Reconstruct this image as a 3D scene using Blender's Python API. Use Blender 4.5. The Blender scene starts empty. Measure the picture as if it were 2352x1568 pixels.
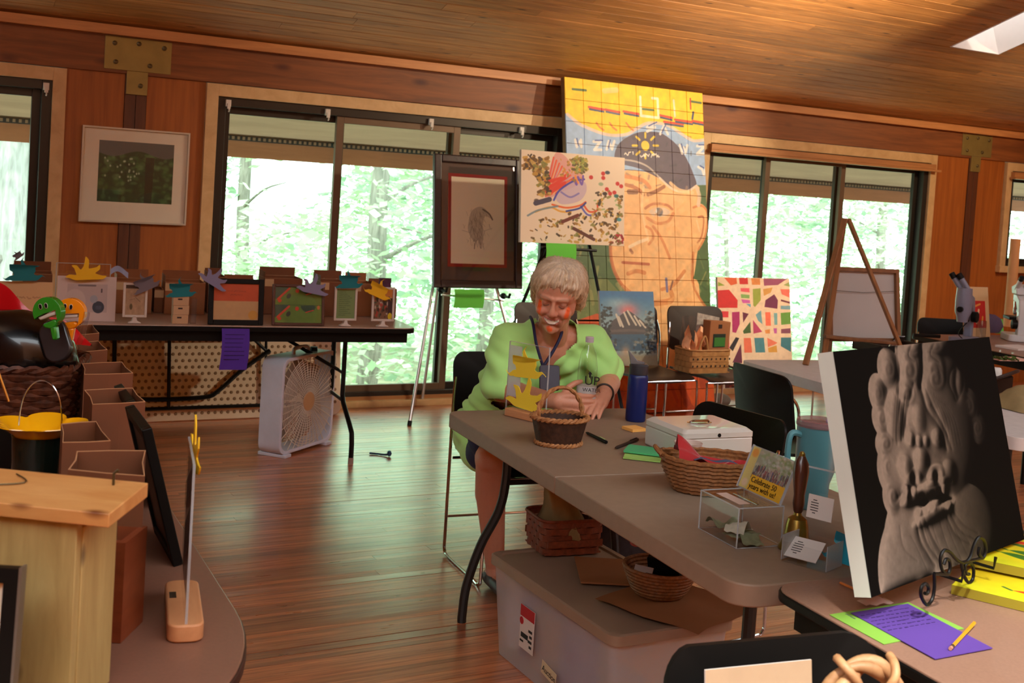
import bpy, bmesh, math, random
import numpy as np
from mathutils import Vector, Matrix
random.seed(7); RS = np.random.RandomState(7)
SC = bpy.context.scene
COL = SC.collection
R = math.radians

# ------------------------------------------------------------ camera
CAM_F, CAM_CX, CAM_CY, CAM_TH, CAM_RO, CAM_H = 2700., 1176., 560., math.atan(128/2700), 0.064, 1.54
cd = bpy.data.cameras.new('camera'); cam = bpy.data.objects.new('camera', cd); COL.objects.link(cam)
_fw = Vector((0, math.cos(CAM_TH), -math.sin(CAM_TH))); _dn = Vector((0, -math.sin(CAM_TH), -math.cos(CAM_TH))); _rt = Vector((1, 0, 0))
_c, _s = math.cos(CAM_RO), math.sin(CAM_RO)
_cr = _rt*_c - _dn*_s; _cdn = _rt*_s + _dn*_c
cam.matrix_world = Matrix(((_cr.x, -_cdn.x, -_fw.x, 0), (_cr.y, -_cdn.y, -_fw.y, 0), (_cr.z, -_cdn.z, -_fw.z, CAM_H), (0, 0, 0, 1)))
cd.sensor_width = 36; cd.lens = CAM_F/2352*36; cd.shift_y = -(784-CAM_CY)/2352; cd.clip_start = .02; cd.clip_end = 300
cd.dof.use_dof = True; cd.dof.focus_distance = 3.6; cd.dof.aperture_fstop = 8
SC.camera = cam
# ------------------------------------------------------------ sky, sun, lamps, exposure
WALL_O = Vector((-1.138, 7.792, 0)); WALL_A = math.atan2(.4855, .874)
UD = Vector((math.cos(WALL_A), math.sin(WALL_A), 0)); ND = Vector((UD.y, -UD.x, 0))
def W(u, w, z): return WALL_O + UD*u + ND*w + Vector((0, 0, z))      # along the window wall, out from it, up
wd = bpy.data.worlds.new('world'); SC.world = wd; wd.use_nodes = True
wn = wd.node_tree.nodes; bgn = wn['Background']; bgn.inputs[0].default_value = (.90, .97, 1, 1); bgn.inputs[1].default_value = 15
def lamp(name, kind, loc, target, energy, color, **kw):
    l = bpy.data.lights.new(name, kind); o = bpy.data.objects.new(name, l); COL.objects.link(o)
    o.location = loc; o.rotation_euler = (Vector(target)-Vector(loc)).to_track_quat('-Z', 'Y').to_euler()
    l.energy = energy; l.color = color
    for k, v in kw.items(): setattr(l, k, v)
    return o
lamp('sun', 'SUN', W(-4, 6.5, 12), W(0, 0, 0), 11.5, (1, .97, .88), angle=R(3))
WARM = (1, .62, .30)
lamp('track_spot_mural', 'SPOT', W(4.3, 3.6, 3.05), W(1.9, .2, 1.45), 980, (1, .86, .60), spot_size=R(52), spot_blend=.45, shadow_soft_size=.05)
lamp('track_spot_wall', 'SPOT', W(5.6, 3.2, 3.0), W(5.2, 0, 1.7), 420, (1, .78, .46), spot_size=R(75), spot_blend=.9, shadow_soft_size=.06)
lamp('ceiling_fill_left', 'SPOT', W(-1.9, 4.4, 2.1), W(-1.7, 3.3, 3.2), 85, (1, .80, .55), spot_size=R(125), spot_blend=1, shadow_soft_size=.2)  # added fill that brightens the left part of the ceiling
lamp('ceiling_uplight', 'SPOT', W(2.35, 2.5, 2.25), W(2.2, 1.5, 2.9), 220, (1, .80, .55), spot_size=R(125), spot_blend=1, shadow_soft_size=.1)
lamp('room_fill', 'AREA', W(-1.5, 7.6, 3.4), W(-1.2, 5.2, .6), 3, (1, .80, .60), shape='RECTANGLE', size=2.6, size_y=1.0)  # unseen area light added as warm fill for the near left
lamp('room_fill_right', 'AREA', W(3.2, 6.4, 3.6), W(2.5, 4.0, .7), 2.5, (1, .82, .66), shape='RECTANGLE', size=2.4, size_y=1.0)  # unseen area light added as fill over the right tables
vs = SC.view_settings; vs.view_transform = 'Standard'; vs.look = 'None'; vs.gamma = 1; vs.use_curve_mapping = False; vs.exposure = -1.04
SC.cycles.use_denoising = True; SC.cycles.max_bounces = 10; SC.cycles.transparent_max_bounces = 16
SC.cycles.sample_clamp_indirect = 6; SC.cycles.caustics_reflective = False; SC.cycles.caustics_refractive = False

# ------------------------------------------------------------ photo-pixel helpers (2352 x 1568)
def ray(u, v):
    a = (u-CAM_CX)/CAM_F; b = (v-CAM_CY)/CAM_F
    return _fw + _rt*(a*_c+b*_s) + _dn*(-a*_s+b*_c)
CO = Vector((0, 0, CAM_H))
def atz(u, v, z):
    r = ray(u, v); return CO + r*((z-CAM_H)/r.z)
def aty(u, v, y):
    r = ray(u, v); return CO + r*(y/r.y)
def atpl(u, v, p, n):
    r = ray(u, v); return CO + r*((Vector(p)-CO).dot(n)/r.dot(n))
def atw(u, v, w): return atpl(u, v, W(0, w, 0), ND)
def up(u, v, p):                       # point above p on the upright plane that faces the camera
    n = Vector((p[0], p[1], 0)); return atpl(u, v, p, n)
def proj(p):
    p = Vector(p)-CO; d = p.dot(_fw); x = p.x/d; y = p.dot(_dn)/d
    return CAM_CX+CAM_F*(x*_c-y*_s), CAM_CY+CAM_F*(x*_s+y*_c)
# ------------------------------------------------------------ materials
def lin(c):
    c = [x/255 for x in c[:3]]
    return tuple(x/12.92 if x <= .04045 else ((x+.055)/1.055)**2.4 for x in c) + (1,)
MATS = {}
def _new(name):
    m = bpy.data.materials.new(name); m.use_nodes = True
    return m, m.node_tree.nodes, m.node_tree.links, m.node_tree.nodes['Principled BSDF']
def M(name, col, rough=.5, metal=0, var=.12, scale=8, bump=0, trans=0, alpha=1, ior=1.45, coat=0, sheen=0, sss=0, spec=.5, stretch=(1, 1, 1), emit=0):
    if name in MATS: return MATS[name]
    m, N, L, b = _new(name); MATS[name] = m
    b.inputs['Roughness'].default_value = rough; b.inputs['Metallic'].default_value = metal; b.inputs['IOR'].default_value = ior
    b.inputs['Transmission Weight'].default_value = trans; b.inputs['Alpha'].default_value = alpha
    b.inputs['Coat Weight'].default_value = coat; b.inputs['Sheen Weight'].default_value = sheen
    b.inputs['Specular IOR Level'].default_value = spec
    if sss: b.inputs['Subsurface Weight'].default_value = sss; b.inputs['Subsurface Radius'].default_value = (.012, .005, .003); b.inputs['Subsurface Scale'].default_value = 1
    c = lin(col)
    if emit: b.inputs['Emission Color'].default_value = c; b.inputs['Emission Strength'].default_value = emit
    if var or bump:
        t = N.new('ShaderNodeTexCoord'); mp = N.new('ShaderNodeMapping'); mp.inputs['Scale'].default_value = stretch
        n = N.new('ShaderNodeTexNoise'); n.inputs['Scale'].default_value = scale; n.inputs['Detail'].default_value = 4
        L.new(t.outputs['Object'], mp.inputs[0]); L.new(mp.outputs[0], n.inputs['Vector'])
        r = N.new('ShaderNodeValToRGB'); r.color_ramp.elements[0].position = .3; r.color_ramp.elements[1].position = .7
        r.color_ramp.elements[0].color = tuple(x*(1-var) for x in c[:3])+(1,); r.color_ramp.elements[1].color = tuple(min(1, x*(1+var)) for x in c[:3])+(1,)
        L.new(n.outputs['Fac'], r.inputs[0]); L.new(r.outputs[0], b.inputs['Base Color'])
        if bump:
            bp = N.new('ShaderNodeBump'); bp.inputs['Strength'].default_value = bump; bp.inputs['Distance'].default_value = .004
            L.new(n.outputs['Fac'], bp.inputs['Height']); L.new(bp.outputs[0], b.inputs['Normal'])
    else: b.inputs['Base Color'].default_value = c
    return m
def wood(name, c1, c2, rough=.5, stretch=(1, 14, 14), scale=3, knots=.0, rnd=.25, row=0, coat=0, bump=.15, knotcol=(60, 28, 12), rvar=0, kscale=(1.2, 4, 4), cior=1.5):
    if name in MATS: return MATS[name]
    m, N, L, b = _new(name); MATS[name] = m
    t = N.new('ShaderNodeTexCoord'); oi = N.new('ShaderNodeObjectInfo')
    mul = N.new('ShaderNodeMath'); mul.operation = 'MULTIPLY'; mul.inputs[1].default_value = 37
    L.new(oi.outputs['Random'], mul.inputs[0])
    add = N.new('ShaderNodeVectorMath'); add.operation = 'ADD'
    L.new(t.outputs['Object'], add.inputs[0]); L.new(mul.outputs[0], add.inputs[1])
    src = add.outputs[0]; rsrc = oi.outputs['Random']
    if row:                                                    # one tone per board row
        sp = N.new('ShaderNodeSeparateXYZ'); L.new(t.outputs['Object'], sp.inputs[0])
        dv = N.new('ShaderNodeMath'); dv.operation = 'DIVIDE'; dv.inputs[1].default_value = row; L.new(sp.outputs['Y'], dv.inputs[0])
        fl = N.new('ShaderNodeMath'); fl.operation = 'FLOOR'; L.new(dv.outputs[0], fl.inputs[0])
        ad = N.new('ShaderNodeMath'); ad.operation = 'ADD'; L.new(fl.outputs[0], ad.inputs[0]); L.new(oi.outputs['Random'], ad.inputs[1])
        wnz = N.new('ShaderNodeTexWhiteNoise'); wnz.noise_dimensions = '1D'; L.new(ad.outputs[0], wnz.inputs['W']); rsrc = wnz.outputs['Value']
        mu2 = N.new('ShaderNodeMath'); mu2.operation = 'MULTIPLY'; mu2.inputs[1].default_value = 53; L.new(rsrc, mu2.inputs[0])
        L.new(mu2.outputs[0], add.inputs[1])
    mp = N.new('ShaderNodeMapping'); mp.inputs['Scale'].default_value = stretch; L.new(src, mp.inputs[0])
    n = N.new('ShaderNodeTexNoise'); n.inputs['Scale'].default_value = scale; n.inputs['Detail'].default_value = 6; n.inputs['Roughness'].default_value = .6; n.inputs['Distortion'].default_value = .6
    L.new(mp.outputs[0], n.inputs['Vector'])
    r = N.new('ShaderNodeValToRGB'); r.color_ramp.elements[0].position = .32; r.color_ramp.elements[1].position = .68
    r.color_ramp.elements[0].color = lin(c1); r.color_ramp.elements[1].color = lin(c2); L.new(n.outputs['Fac'], r.inputs[0])
    col = r.outputs[0]
    if knots:
        mk = N.new('ShaderNodeMapping'); mk.inputs['Scale'].default_value = kscale; L.new(src, mk.inputs[0])
        vo = N.new('ShaderNodeTexVoronoi'); vo.inputs['Scale'].default_value = 1.6; L.new(mk.outputs[0], vo.inputs['Vector'])
        kr = N.new('ShaderNodeValToRGB'); kr.color_ramp.elements[0].position = knots*.45; kr.color_ramp.elements[1].position = knots
        kr.color_ramp.elements[0].color = (1, 1, 1, 1); kr.color_ramp.elements[1].color = (0, 0, 0, 1); L.new(vo.outputs['Distance'], kr.inputs[0])
        mx = N.new('ShaderNodeMixRGB'); L.new(kr.outputs[0], mx.inputs[0]); L.new(col, mx.inputs[1]); mx.inputs[2].default_value = lin(knotcol); col = mx.outputs[0]
    if rnd:
        hs = N.new('ShaderNodeHueSaturation'); mr = N.new('ShaderNodeMapRange'); mr.inputs['To Min'].default_value = 1-rnd; mr.inputs['To Max'].default_value = 1+rnd
        L.new(rsrc, mr.inputs['Value']); L.new(mr.outputs[0], hs.inputs['Value']); L.new(col, hs.inputs['Color']); col = hs.outputs[0]
    L.new(col, b.inputs['Base Color']); b.inputs['Roughness'].default_value = rough; b.inputs['Coat Weight'].default_value = coat; b.inputs['Coat Roughness'].default_value = .2 if cior == 1.5 else .27; b.inputs['Coat IOR'].default_value = cior
    if rvar:
        n2 = N.new('ShaderNodeTexNoise'); n2.inputs['Scale'].default_value = 5; n2.inputs['Detail'].default_value = 5
        mp2 = N.new('ShaderNodeMapping'); mp2.inputs['Scale'].default_value = (1, 6, 1); L.new(src, mp2.inputs[0]); L.new(mp2.outputs[0], n2.inputs['Vector'])
        mr2 = N.new('ShaderNodeMapRange'); mr2.inputs['From Min'].default_value = .3; mr2.inputs['From Max'].default_value = .7
        mr2.inputs['To Min'].default_value = rough-rvar; mr2.inputs['To Max'].default_value = rough+rvar
        L.new(n2.outputs['Fac'], mr2.inputs['Value']); L.new(mr2.outputs[0], b.inputs['Roughness'])
    if bump:
        bp = N.new('ShaderNodeBump'); bp.inputs['Strength'].default_value = bump; bp.inputs['Distance'].default_value = .003
        L.new(n.outputs['Fac'], bp.inputs['Height']); L.new(bp.outputs[0], b.inputs['Normal'])
    return m
def glass(name, col=(255, 255, 255), rough=.0, gloss=.06, tint=.98):
    """thin clear sheet: see-through with a fresnel gloss"""
    if name in MATS: return MATS[name]
    m, N, L, b = _new(name); MATS[name] = m; N.remove(b); out = N['Material Output']
    tr = N.new('ShaderNodeBsdfTransparent'); c = lin(col); tr.inputs[0].default_value = tuple(x*tint for x in c[:3])+(1,)
    gl = N.new('ShaderNodeBsdfGlossy'); gl.inputs['Roughness'].default_value = rough
    fr = N.new('ShaderNodeLayerWeight'); fr.inputs[0].default_value = .5; mx = N.new('ShaderNodeMixShader')
    pw = N.new('ShaderNodeMath'); pw.operation = 'POWER'; pw.inputs[1].default_value = 4; L.new(fr.outputs['Facing'], pw.inputs[0])
    ad = N.new('ShaderNodeMath'); ad.operation = 'MULTIPLY_ADD'; ad.inputs[1].default_value = .45; ad.inputs[2].default_value = gloss*.6; ad.use_clamp = True
    L.new(pw.outputs[0], ad.inputs[0]); L.new(ad.outputs[0], mx.inputs[0]); L.new(tr.outputs[0], mx.inputs[1]); L.new(gl.outputs[0], mx.inputs[2]); L.new(mx.outputs[0], out.inputs[0])
    return m
# ------------------------------------------------------------ geometry
class G:
    def __init__(s): s.v = []; s.f = []; s.m = []; s.uv = {}
    def add(s, vs, fs, mi=0):
        o = len(s.v); s.v += [tuple(p) for p in vs]
        for f in fs: s.f.append(tuple(i+o for i in f)); s.m.append(mi)
        return s
    def box(s, x0, x1, y0, y1, z0, z1, mi=0, T=None):
        vs = [Vector((x, y, z)) for z in (z0, z1) for y in (y0, y1) for x in (x0, x1)]
        if T is not None: vs = [T @ p for p in vs]
        return s.add(vs, [(0, 2, 3, 1), (4, 5, 7, 6), (0, 1, 5, 4), (1, 3, 7, 5), (3, 2, 6, 7), (2, 0, 4, 6)], mi)
    def prism(s, poly, y0, y1, mi=0, T=None, axis='y'):
        """polygon in x,z (axis y) or x,y (axis z) pushed from y0 to y1"""
        n = len(poly); P = (lambda p, h: Vector((p[0], h, p[1]))) if axis == 'y' else ((lambda p, h: Vector((p[0], p[1], h))) if axis == 'z' else (lambda p, h: Vector((h, p[0], p[1]))))
        vs = [P(p, y0) for p in poly]+[P(p, y1) for p in poly]
        if T is not None: vs = [T @ p for p in vs]
        fs = [tuple(range(n)), tuple(range(2*n-1, n-1, -1))]+[(i, i+n, (i+1) % n+n, (i+1) % n) for i in range(n)]
        return s.add(vs, fs, mi)
    def tube(s, pts, r, n=8, mi=0, closed=False, cap=True, T=None):
        pts = [Vector(p) for p in pts]; k = len(pts); rs = r if isinstance(r, (list, tuple)) else [r]*k
        vs = []; prev = None
        for i, p in enumerate(pts):
            if closed: t = pts[(i+1) % k]-pts[i-1]
            else: t = pts[min(i+1, k-1)]-pts[max(i-1, 0)]
            if t.length < 1e-9: t = Vector((0, 0, 1))
            t.normalize()
            if prev is None: a = t.orthogonal().normalized()
            else:
                a = prev-t*prev.dot(t); a = a.normalized() if a.length > 1e-6 else t.orthogonal().normalized()
            prev = a; b = t.cross(a)
            for j in range(n):
                an = 2*math.pi*j/n; vs.append(p+(a*math.cos(an)+b*math.sin(an))*rs[i])
        if T is not None: vs = [T @ p for p in vs]
        fs = []
        for i in range(k if closed else k-1):
            i2 = (i+1) % k
            for j in range(n):
                j2 = (j+1) % n; fs.append((i*n+j, i*n+j2, i2*n+j2, i2*n+j))
        if cap and not closed: fs.append(tuple(range(n-1, -1, -1))); fs.append(tuple((k-1)*n+j for j in range(n)))
        return s.add(vs, fs, mi)
    def lathe(s, prof, n=24, mi=0, c=(0, 0, 0), sx=1, sy=1, T=None, power=2):
        vs = []; 
        for r, z in prof:
            for j in range(n):
                a = 2*math.pi*j/n; ca, sa = math.cos(a), math.sin(a)
                if power != 2:
                    q = (abs(ca)**power+abs(sa)**power)**(-1/power); ca *= q; sa *= q
                vs.append(Vector((c[0]+r*ca*sx, c[1]+r*sa*sy, c[2]+z)))
        if T is not None: vs = [T @ p for p in vs]
        fs = []; k = len(prof)
        for i in range(k-1):
            for j in range(n):
                j2 = (j+1) % n; fs.append((i*n+j, i*n+j2, (i+1)*n+j2, (i+1)*n+j))
        if prof[0][0] > 1e-5: fs.append(tuple(range(n-1, -1, -1)))
        if prof[-1][0] > 1e-5: fs.append(tuple((k-1)*n+j for j in range(n)))
        return s.add(vs, fs, mi)
    def ball(s, c, r, n=12, mi=0, T=None):
        r = r if isinstance(r, (tuple, list)) else (r, r, r); k = max(4, n//2)
        pr = [(math.sin(math.pi*i/k), -math.cos(math.pi*i/k)) for i in range(k+1)]
        vs = []
        for a, z in pr:
            for j in range(n):
                an = 2*math.pi*j/n; vs.append(Vector((c[0]+r[0]*a*math.cos(an), c[1]+r[1]*a*math.sin(an), c[2]+r[2]*z)))
        if T is not None: vs = [T @ p for p in vs]
        fs = [(i*n+j, i*n+(j+1) % n, (i+1)*n+(j+1) % n, (i+1)*n+j) for i in range(k) for j in range(n)]
        return s.add(vs, fs, mi)
    def grid(s, nx, ny, fn, mi=0, uv=False):
        vs = [fn(i/nx, j/ny) for j in range(ny+1) for i in range(nx+1)]
        o = len(s.f)
        s.add(vs, [(j*(nx+1)+i, j*(nx+1)+i+1, (j+1)*(nx+1)+i+1, (j+1)*(nx+1)+i) for j in range(ny) for i in range(nx)], mi)
        if uv:
            q = 0
            for j in range(ny):
                for i in range(nx):
                    s.uv[o+q] = [(i/nx, j/ny), ((i+1)/nx, j/ny), ((i+1)/nx, (j+1)/ny), (i/nx, (j+1)/ny)]; q += 1
        return s
    def quad(s, a, b, c, d, mi=0, uv=((0, 0), (1, 0), (1, 1), (0, 1))):
        s.add([a, b, c, d], [(0, 1, 2, 3)], mi); s.uv[len(s.f)-1] = list(uv); return s
    def mesh(s, name, mats, smooth=35):
        me = bpy.data.meshes.new(name); me.from_pydata(s.v, [], s.f)
        for m in (mats if isinstance(mats, (list, tuple)) else [mats]): me.materials.append(m)
        if any(s.m): me.polygons.foreach_set('material_index', s.m)
        if s.uv:
            ul = me.uv_layers.new(name='uv')
            for fi, uvs in s.uv.items():
                for li, q in zip(me.polygons[fi].loop_indices, uvs): ul.data[li].uv = q
        if smooth:
            bm = bmesh.new(); bm.from_mesh(me); bmesh.ops.remove_doubles(bm, verts=bm.verts, dist=1e-6)
            bmesh.ops.recalc_face_normals(bm, faces=bm.faces) if not s.uv else None
            a = R(smooth)
            for f in bm.faces: f.smooth = True
            for e in bm.edges:
                if len(e.link_faces) != 2 or e.calc_face_angle(0) > a: e.smooth = False
            bm.to_mesh(me); bm.free()
        me.update(); return me
    def build(s, name, mats, parent=None, smooth=35, bevel=0, seg=2):
        o = bpy.data.objects.new(name, s.mesh(name, mats, smooth)); COL.objects.link(o)
        if parent is not None: o.parent = parent
        if bevel:
            b = o.modifiers.new('bevel', 'BEVEL'); b.width = bevel; b.segments = seg; b.limit_method = 'ANGLE'; b.angle_limit = R(40)
            b.harden_normals = False
        return o
def link(name, me, parent=None, loc=(0, 0, 0), rot=(0, 0, 0)):
    o = bpy.data.objects.new(name, me); COL.objects.link(o); o.location = loc; o.rotation_euler = rot
    if parent is not None: o.parent = parent
    return o
def tag(o, label=None, cat=None, group=None, kind=None):
    for k, v in (('label', label), ('category', cat), ('group', group), ('kind', kind)):
        if v: o[k] = v
    return o
def thing(name, label, cat, loc=(0, 0, 0), rz=0, group=None, rot=None):
    o = bpy.data.objects.new(name, None); COL.objects.link(o); o.location = loc; o.rotation_euler = rot or (0, 0, rz)
    o.empty_display_size = .1
    return tag(o, label, cat, group)
def solo(name, g, mats, label, cat, loc=(0, 0, 0), rz=0, group=None, rot=None, **kw):
    o = g.build(name, mats, **kw); o.location = loc; o.rotation_euler = rot or (0, 0, rz)
    return tag(o, label, cat, group)
def copy_tree(o, parent=None):
    c = o.copy(); COL.objects.link(c)
    if parent is not None: c.parent = parent
    for ch in list(o.children): copy_tree(ch, c)
    return c
def arc(c, r, a0, a1, n, plane='xz'):
    out = []
    for i in range(n+1):
        a = a0+(a1-a0)*i/n; p, q = r*math.cos(a), r*math.sin(a)
        out.append((c[0]+p, c[1], c[2]+q) if plane == 'xz' else ((c[0]+p, c[1]+q, c[2]) if plane == 'xy' else (c[0], c[1]+p, c[2]+q)))
    return out
def rrect(x0, x1, y0, y1, r, n=5):
    out = []
    for cx, cy, a in ((x1-r, y0+r, -math.pi/2), (x1-r, y1-r, 0), (x0+r, y1-r, math.pi/2), (x0+r, y0+r, math.pi)):
        for i in range(n+1):
            t = a+math.pi/2*i/n; out.append((cx+r*math.cos(t), cy+r*math.sin(t)))
    return out
def smooth_path(pts, n=6):
    pts = [Vector(p) for p in pts]; out = []
    for i in range(len(pts)-1):
        p0 = pts[max(i-1, 0)]; p1 = pts[i]; p2 = pts[i+1]; p3 = pts[min(i+2, len(pts)-1)]
        for k in range(n):
            t = k/n; out.append(.5*((2*p1)+(p2-p0)*t+(2*p0-5*p1+4*p2-p3)*t*t+(3*p1-p0-3*p2+p3)*t**3))
    out.append(pts[-1]); return out
def text(name, body, parent, loc, size, mat, rot=(math.pi/2, 0, 0), align='LEFT', ext=.0004, space=1.0):
    c = bpy.data.curves.new(name, 'FONT'); c.body = body; c.size = size; c.extrude = ext; c.align_x = align; c.space_character = space
    c.materials.append(mat); c.resolution_u = 3; tmp = bpy.data.objects.new(name, c); COL.objects.link(tmp)
    bpy.context.view_layer.update(); me = bpy.data.meshes.new_from_object(tmp.evaluated_get(bpy.context.evaluated_depsgraph_get()))
    bpy.data.objects.remove(tmp); bpy.data.curves.remove(c); o = bpy.data.objects.new(name, me); COL.objects.link(o); o['kind'] = 'stuff'
    o.location = loc; o.rotation_euler = rot
    if parent is not None: o.parent = parent
    return o
# ------------------------------------------------------------ flat print and paint: numpy rasters in memory
def homog(src):
    dst = [(0, 0), (1, 0), (1, 1), (0, 1)]; A = []; B = []
    for (x, y), (u, v) in zip(src, dst):
        A.append([x, y, 1, 0, 0, 0, -u*x, -u*y]); B.append(u); A.append([0, 0, 0, x, y, 1, -v*x, -v*y]); B.append(v)
    h = np.linalg.solve(np.array(A, float), np.array(B, float)); return np.append(h, 1).reshape(3, 3)
class Pic:
    def __init__(s, w, h, bg, corners=None):
        s.k = 1.; s.w, s.h = w, h; s.a = np.empty((h, w, 3)); s.a[:] = np.array(bg)/255.
        s.H = homog(corners) if corners is not None else None
    def p(s, pts):
        q = np.array(pts, float).reshape(-1, 2)
        if s.H is not None:
            t = np.c_[q, np.ones(len(q))] @ s.H.T; q = t[:, :2]/t[:, 2:]
        return q*np.array([s.w, s.h])
    def _blend(s, y0, y1, x0, x1, m, col):
        m = m[..., None]; s.a[y0:y1, x0:x1] = s.a[y0:y1, x0:x1]*(1-m)+np.array(col)/255.*m
    def _bb(s, q, pad):
        x0 = max(0, int(q[:, 0].min()-pad)); x1 = min(s.w, int(q[:, 0].max()+pad)+2); y0 = max(0, int(q[:, 1].min()-pad)); y1 = min(s.h, int(q[:, 1].max()+pad)+2)
        return x0, x1, y0, y1
    def poly(s, pts, col, al=1, raw=False):
        q = np.array(pts, float) if raw else s.p(pts); x0, x1, y0, y1 = s._bb(q, 1)
        if x1 <= x0 or y1 <= y0: return s
        m = np.zeros((y1-y0, x1-x0))
        for oy in (.25, .75):
            for ox in (.25, .75):
                Y, X = np.mgrid[y0:y1, x0:x1]; X = X+ox; Y = Y+oy; ins = np.zeros(X.shape, bool)
                for i in range(len(q)):
                    a, b = q[i], q[i-1]
                    if a[1] == b[1]: continue
                    c = (a[1] > Y) != (b[1] > Y); ins ^= c & (X < (b[0]-a[0])*(Y-a[1])/(b[1]-a[1])+a[0])
                m += ins*.25
        s._blend(y0, y1, x0, x1, m*al, col); return s
    def curve(s, pts, col, al=1):
        return s.poly([(p.x, p.y) for p in smooth_path([(x, y, 0) for x, y in list(pts)+[pts[0]]], 5)], col, al)
    def line(s, pts, wd, col, al=1, sm=False, soft=.7):
        """wd in raster pixels"""
        if sm: pts = [(p.x, p.y) for p in smooth_path([(x, y, 0) for x, y in pts], 6)]
        wd = wd*s.k; q = s.p(pts); x0, x1, y0, y1 = s._bb(q, wd+2)
        if x1 <= x0 or y1 <= y0: return s
        Y, X = np.mgrid[y0:y1, x0:x1]; D = np.full(X.shape, 1e9)
        for a, b in zip(q[:-1], q[1:]):
            d = b-a; L = d@d+1e-9; t = np.clip(((X-a[0])*d[0]+(Y-a[1])*d[1])/L, 0, 1)
            D = np.minimum(D, np.hypot(X-a[0]-t*d[0], Y-a[1]-t*d[1]))
        s._blend(y0, y1, x0, x1, np.clip((wd/2-D)/soft+.5, 0, 1)*al, col); return s
    def ell(s, c, rx, ry, col, al=1, soft=.15, rot=0):
        """centre in picture coordinates, radii in raster pixels"""
        q = s.p([c]); x0, x1, y0, y1 = s._bb(q, max(rx, ry)*(1+soft)+1)
        if x1 <= x0 or y1 <= y0: return s
        Y, X = np.mgrid[y0:y1, x0:x1]; X = X-q[0, 0]; Y = Y-q[0, 1]; ca, sa = math.cos(rot), math.sin(rot)
        D = np.hypot((X*ca+Y*sa)/rx, (-X*sa+Y*ca)/ry)
        s._blend(y0, y1, x0, x1, np.clip((1-D)/max(soft, 1e-3)+.5, 0, 1)*al, col); return s
    def grad(s, f, col):
        """f(x01,y01)->alpha over the whole sheet"""
        Y, X = np.mgrid[0:s.h, 0:s.w]; m = np.clip(f((X+.5)/s.w, (Y+.5)/s.h), 0, 1); s._blend(0, s.h, 0, s.w, m, col); return s
    def noise(s, amt, scale=8, mono=True):
        n = fbm(s.w, s.h, scale); s.a = np.clip(s.a*(1+amt*(n-.5)*2)[..., None], 0, 1); return s
    def script(s, x0, x1, y, hgt, wd, col, al=1, seed=0):
        """a row of hand or print strokes that reads as small writing"""
        rs = np.random.RandomState(seed); x = x0
        while x < x1:
            wl = rs.uniform(.6, 2.4)*hgt; pts = []
            k = int(wl/hgt*4)+2
            for i in range(k): pts.append((min(x1, x+wl*i/(k-1)), y+rs.uniform(-.5, .5)*hgt))
            s.line(pts, wd, col, al); x += wl+hgt*.5
        return s
    def image(s, name):
        im = bpy.data.images.new(name, s.w, s.h); a = np.ones((s.h, s.w, 4), np.float32); a[..., :3] = np.clip(s.a[::-1], 0, 1); im.pixels.foreach_set(a.ravel()); im.update(); return im
    def mat(s, name, rough=.55, coat=0, bump=0, spec=.5):
        m, N, L, b = _new(name); MATS[name] = m
        t = N.new('ShaderNodeTexImage'); t.image = s.image(name); t.extension = 'EXTEND'
        L.new(t.outputs[0], b.inputs['Base Color']); b.inputs['Roughness'].default_value = rough; b.inputs['Coat Weight'].default_value = coat; b.inputs['Specular IOR Level'].default_value = spec
        if bump:
            bp = N.new('ShaderNodeBump'); bp.inputs['Strength'].default_value = bump; bp.inputs['Distance'].default_value = .002
            L.new(t.outputs[0], bp.inputs['Height']); L.new(bp.outputs[0], b.inputs['Normal'])
        return m
def fbm(w, h, scale, octs=4, seed=3):
    rs = np.random.RandomState(seed+int(scale*10)); out = np.zeros((h, w)); amp = 1; tot = 0
    for o in range(octs):
        gx = max(2, int(scale*2**o)+1); gy = max(2, int(scale*2**o*h/w)+1); g = rs.rand(gy+1, gx+1)
        X = np.linspace(0, gx-1e-6, w); Y = np.linspace(0, gy-1e-6, h); xi = X.astype(int); yi = Y.astype(int)
        fx = (X-xi); fy = (Y-yi)[:, None]; fx = fx*fx*(3-2*fx); fy = fy*fy*(3-2*fy)
        A = g[np.ix_(yi, xi)]*(1-fx)+g[np.ix_(yi, xi+1)]*fx; B = g[np.ix_(yi+1, xi)]*(1-fx)+g[np.ix_(yi+1, xi+1)]*fx
        out += amp*(A*(1-fy)+B*fy); tot += amp; amp *= .5
    return out/tot
def sheet(g, w, h, mi, y=0, x0=None, z0=0, uv=((0, 0), (1, 0), (1, 1), (0, 1))):
    """upright front-facing (-y) printed rectangle, centred in x"""
    x0 = -w/2 if x0 is None else x0
    return g.quad((x0, y, z0), (x0+w, y, z0), (x0+w, y, z0+h), (x0, y, z0+h), mi, uv)
def corners_of(o_loc, rot, w, h, z0=0, y=0):
    """photo pixels of the four front corners (TL TR BR BL) of a picture of size w x h standing at o_loc"""
    Mx = Matrix.Translation(o_loc) @ rot.to_matrix().to_4x4()
    return [proj(Mx @ Vector(p)) for p in ((-w/2, y, z0+h), (w/2, y, z0+h), (w/2, y, z0), (-w/2, y, z0))]
from mathutils import Euler
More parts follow.
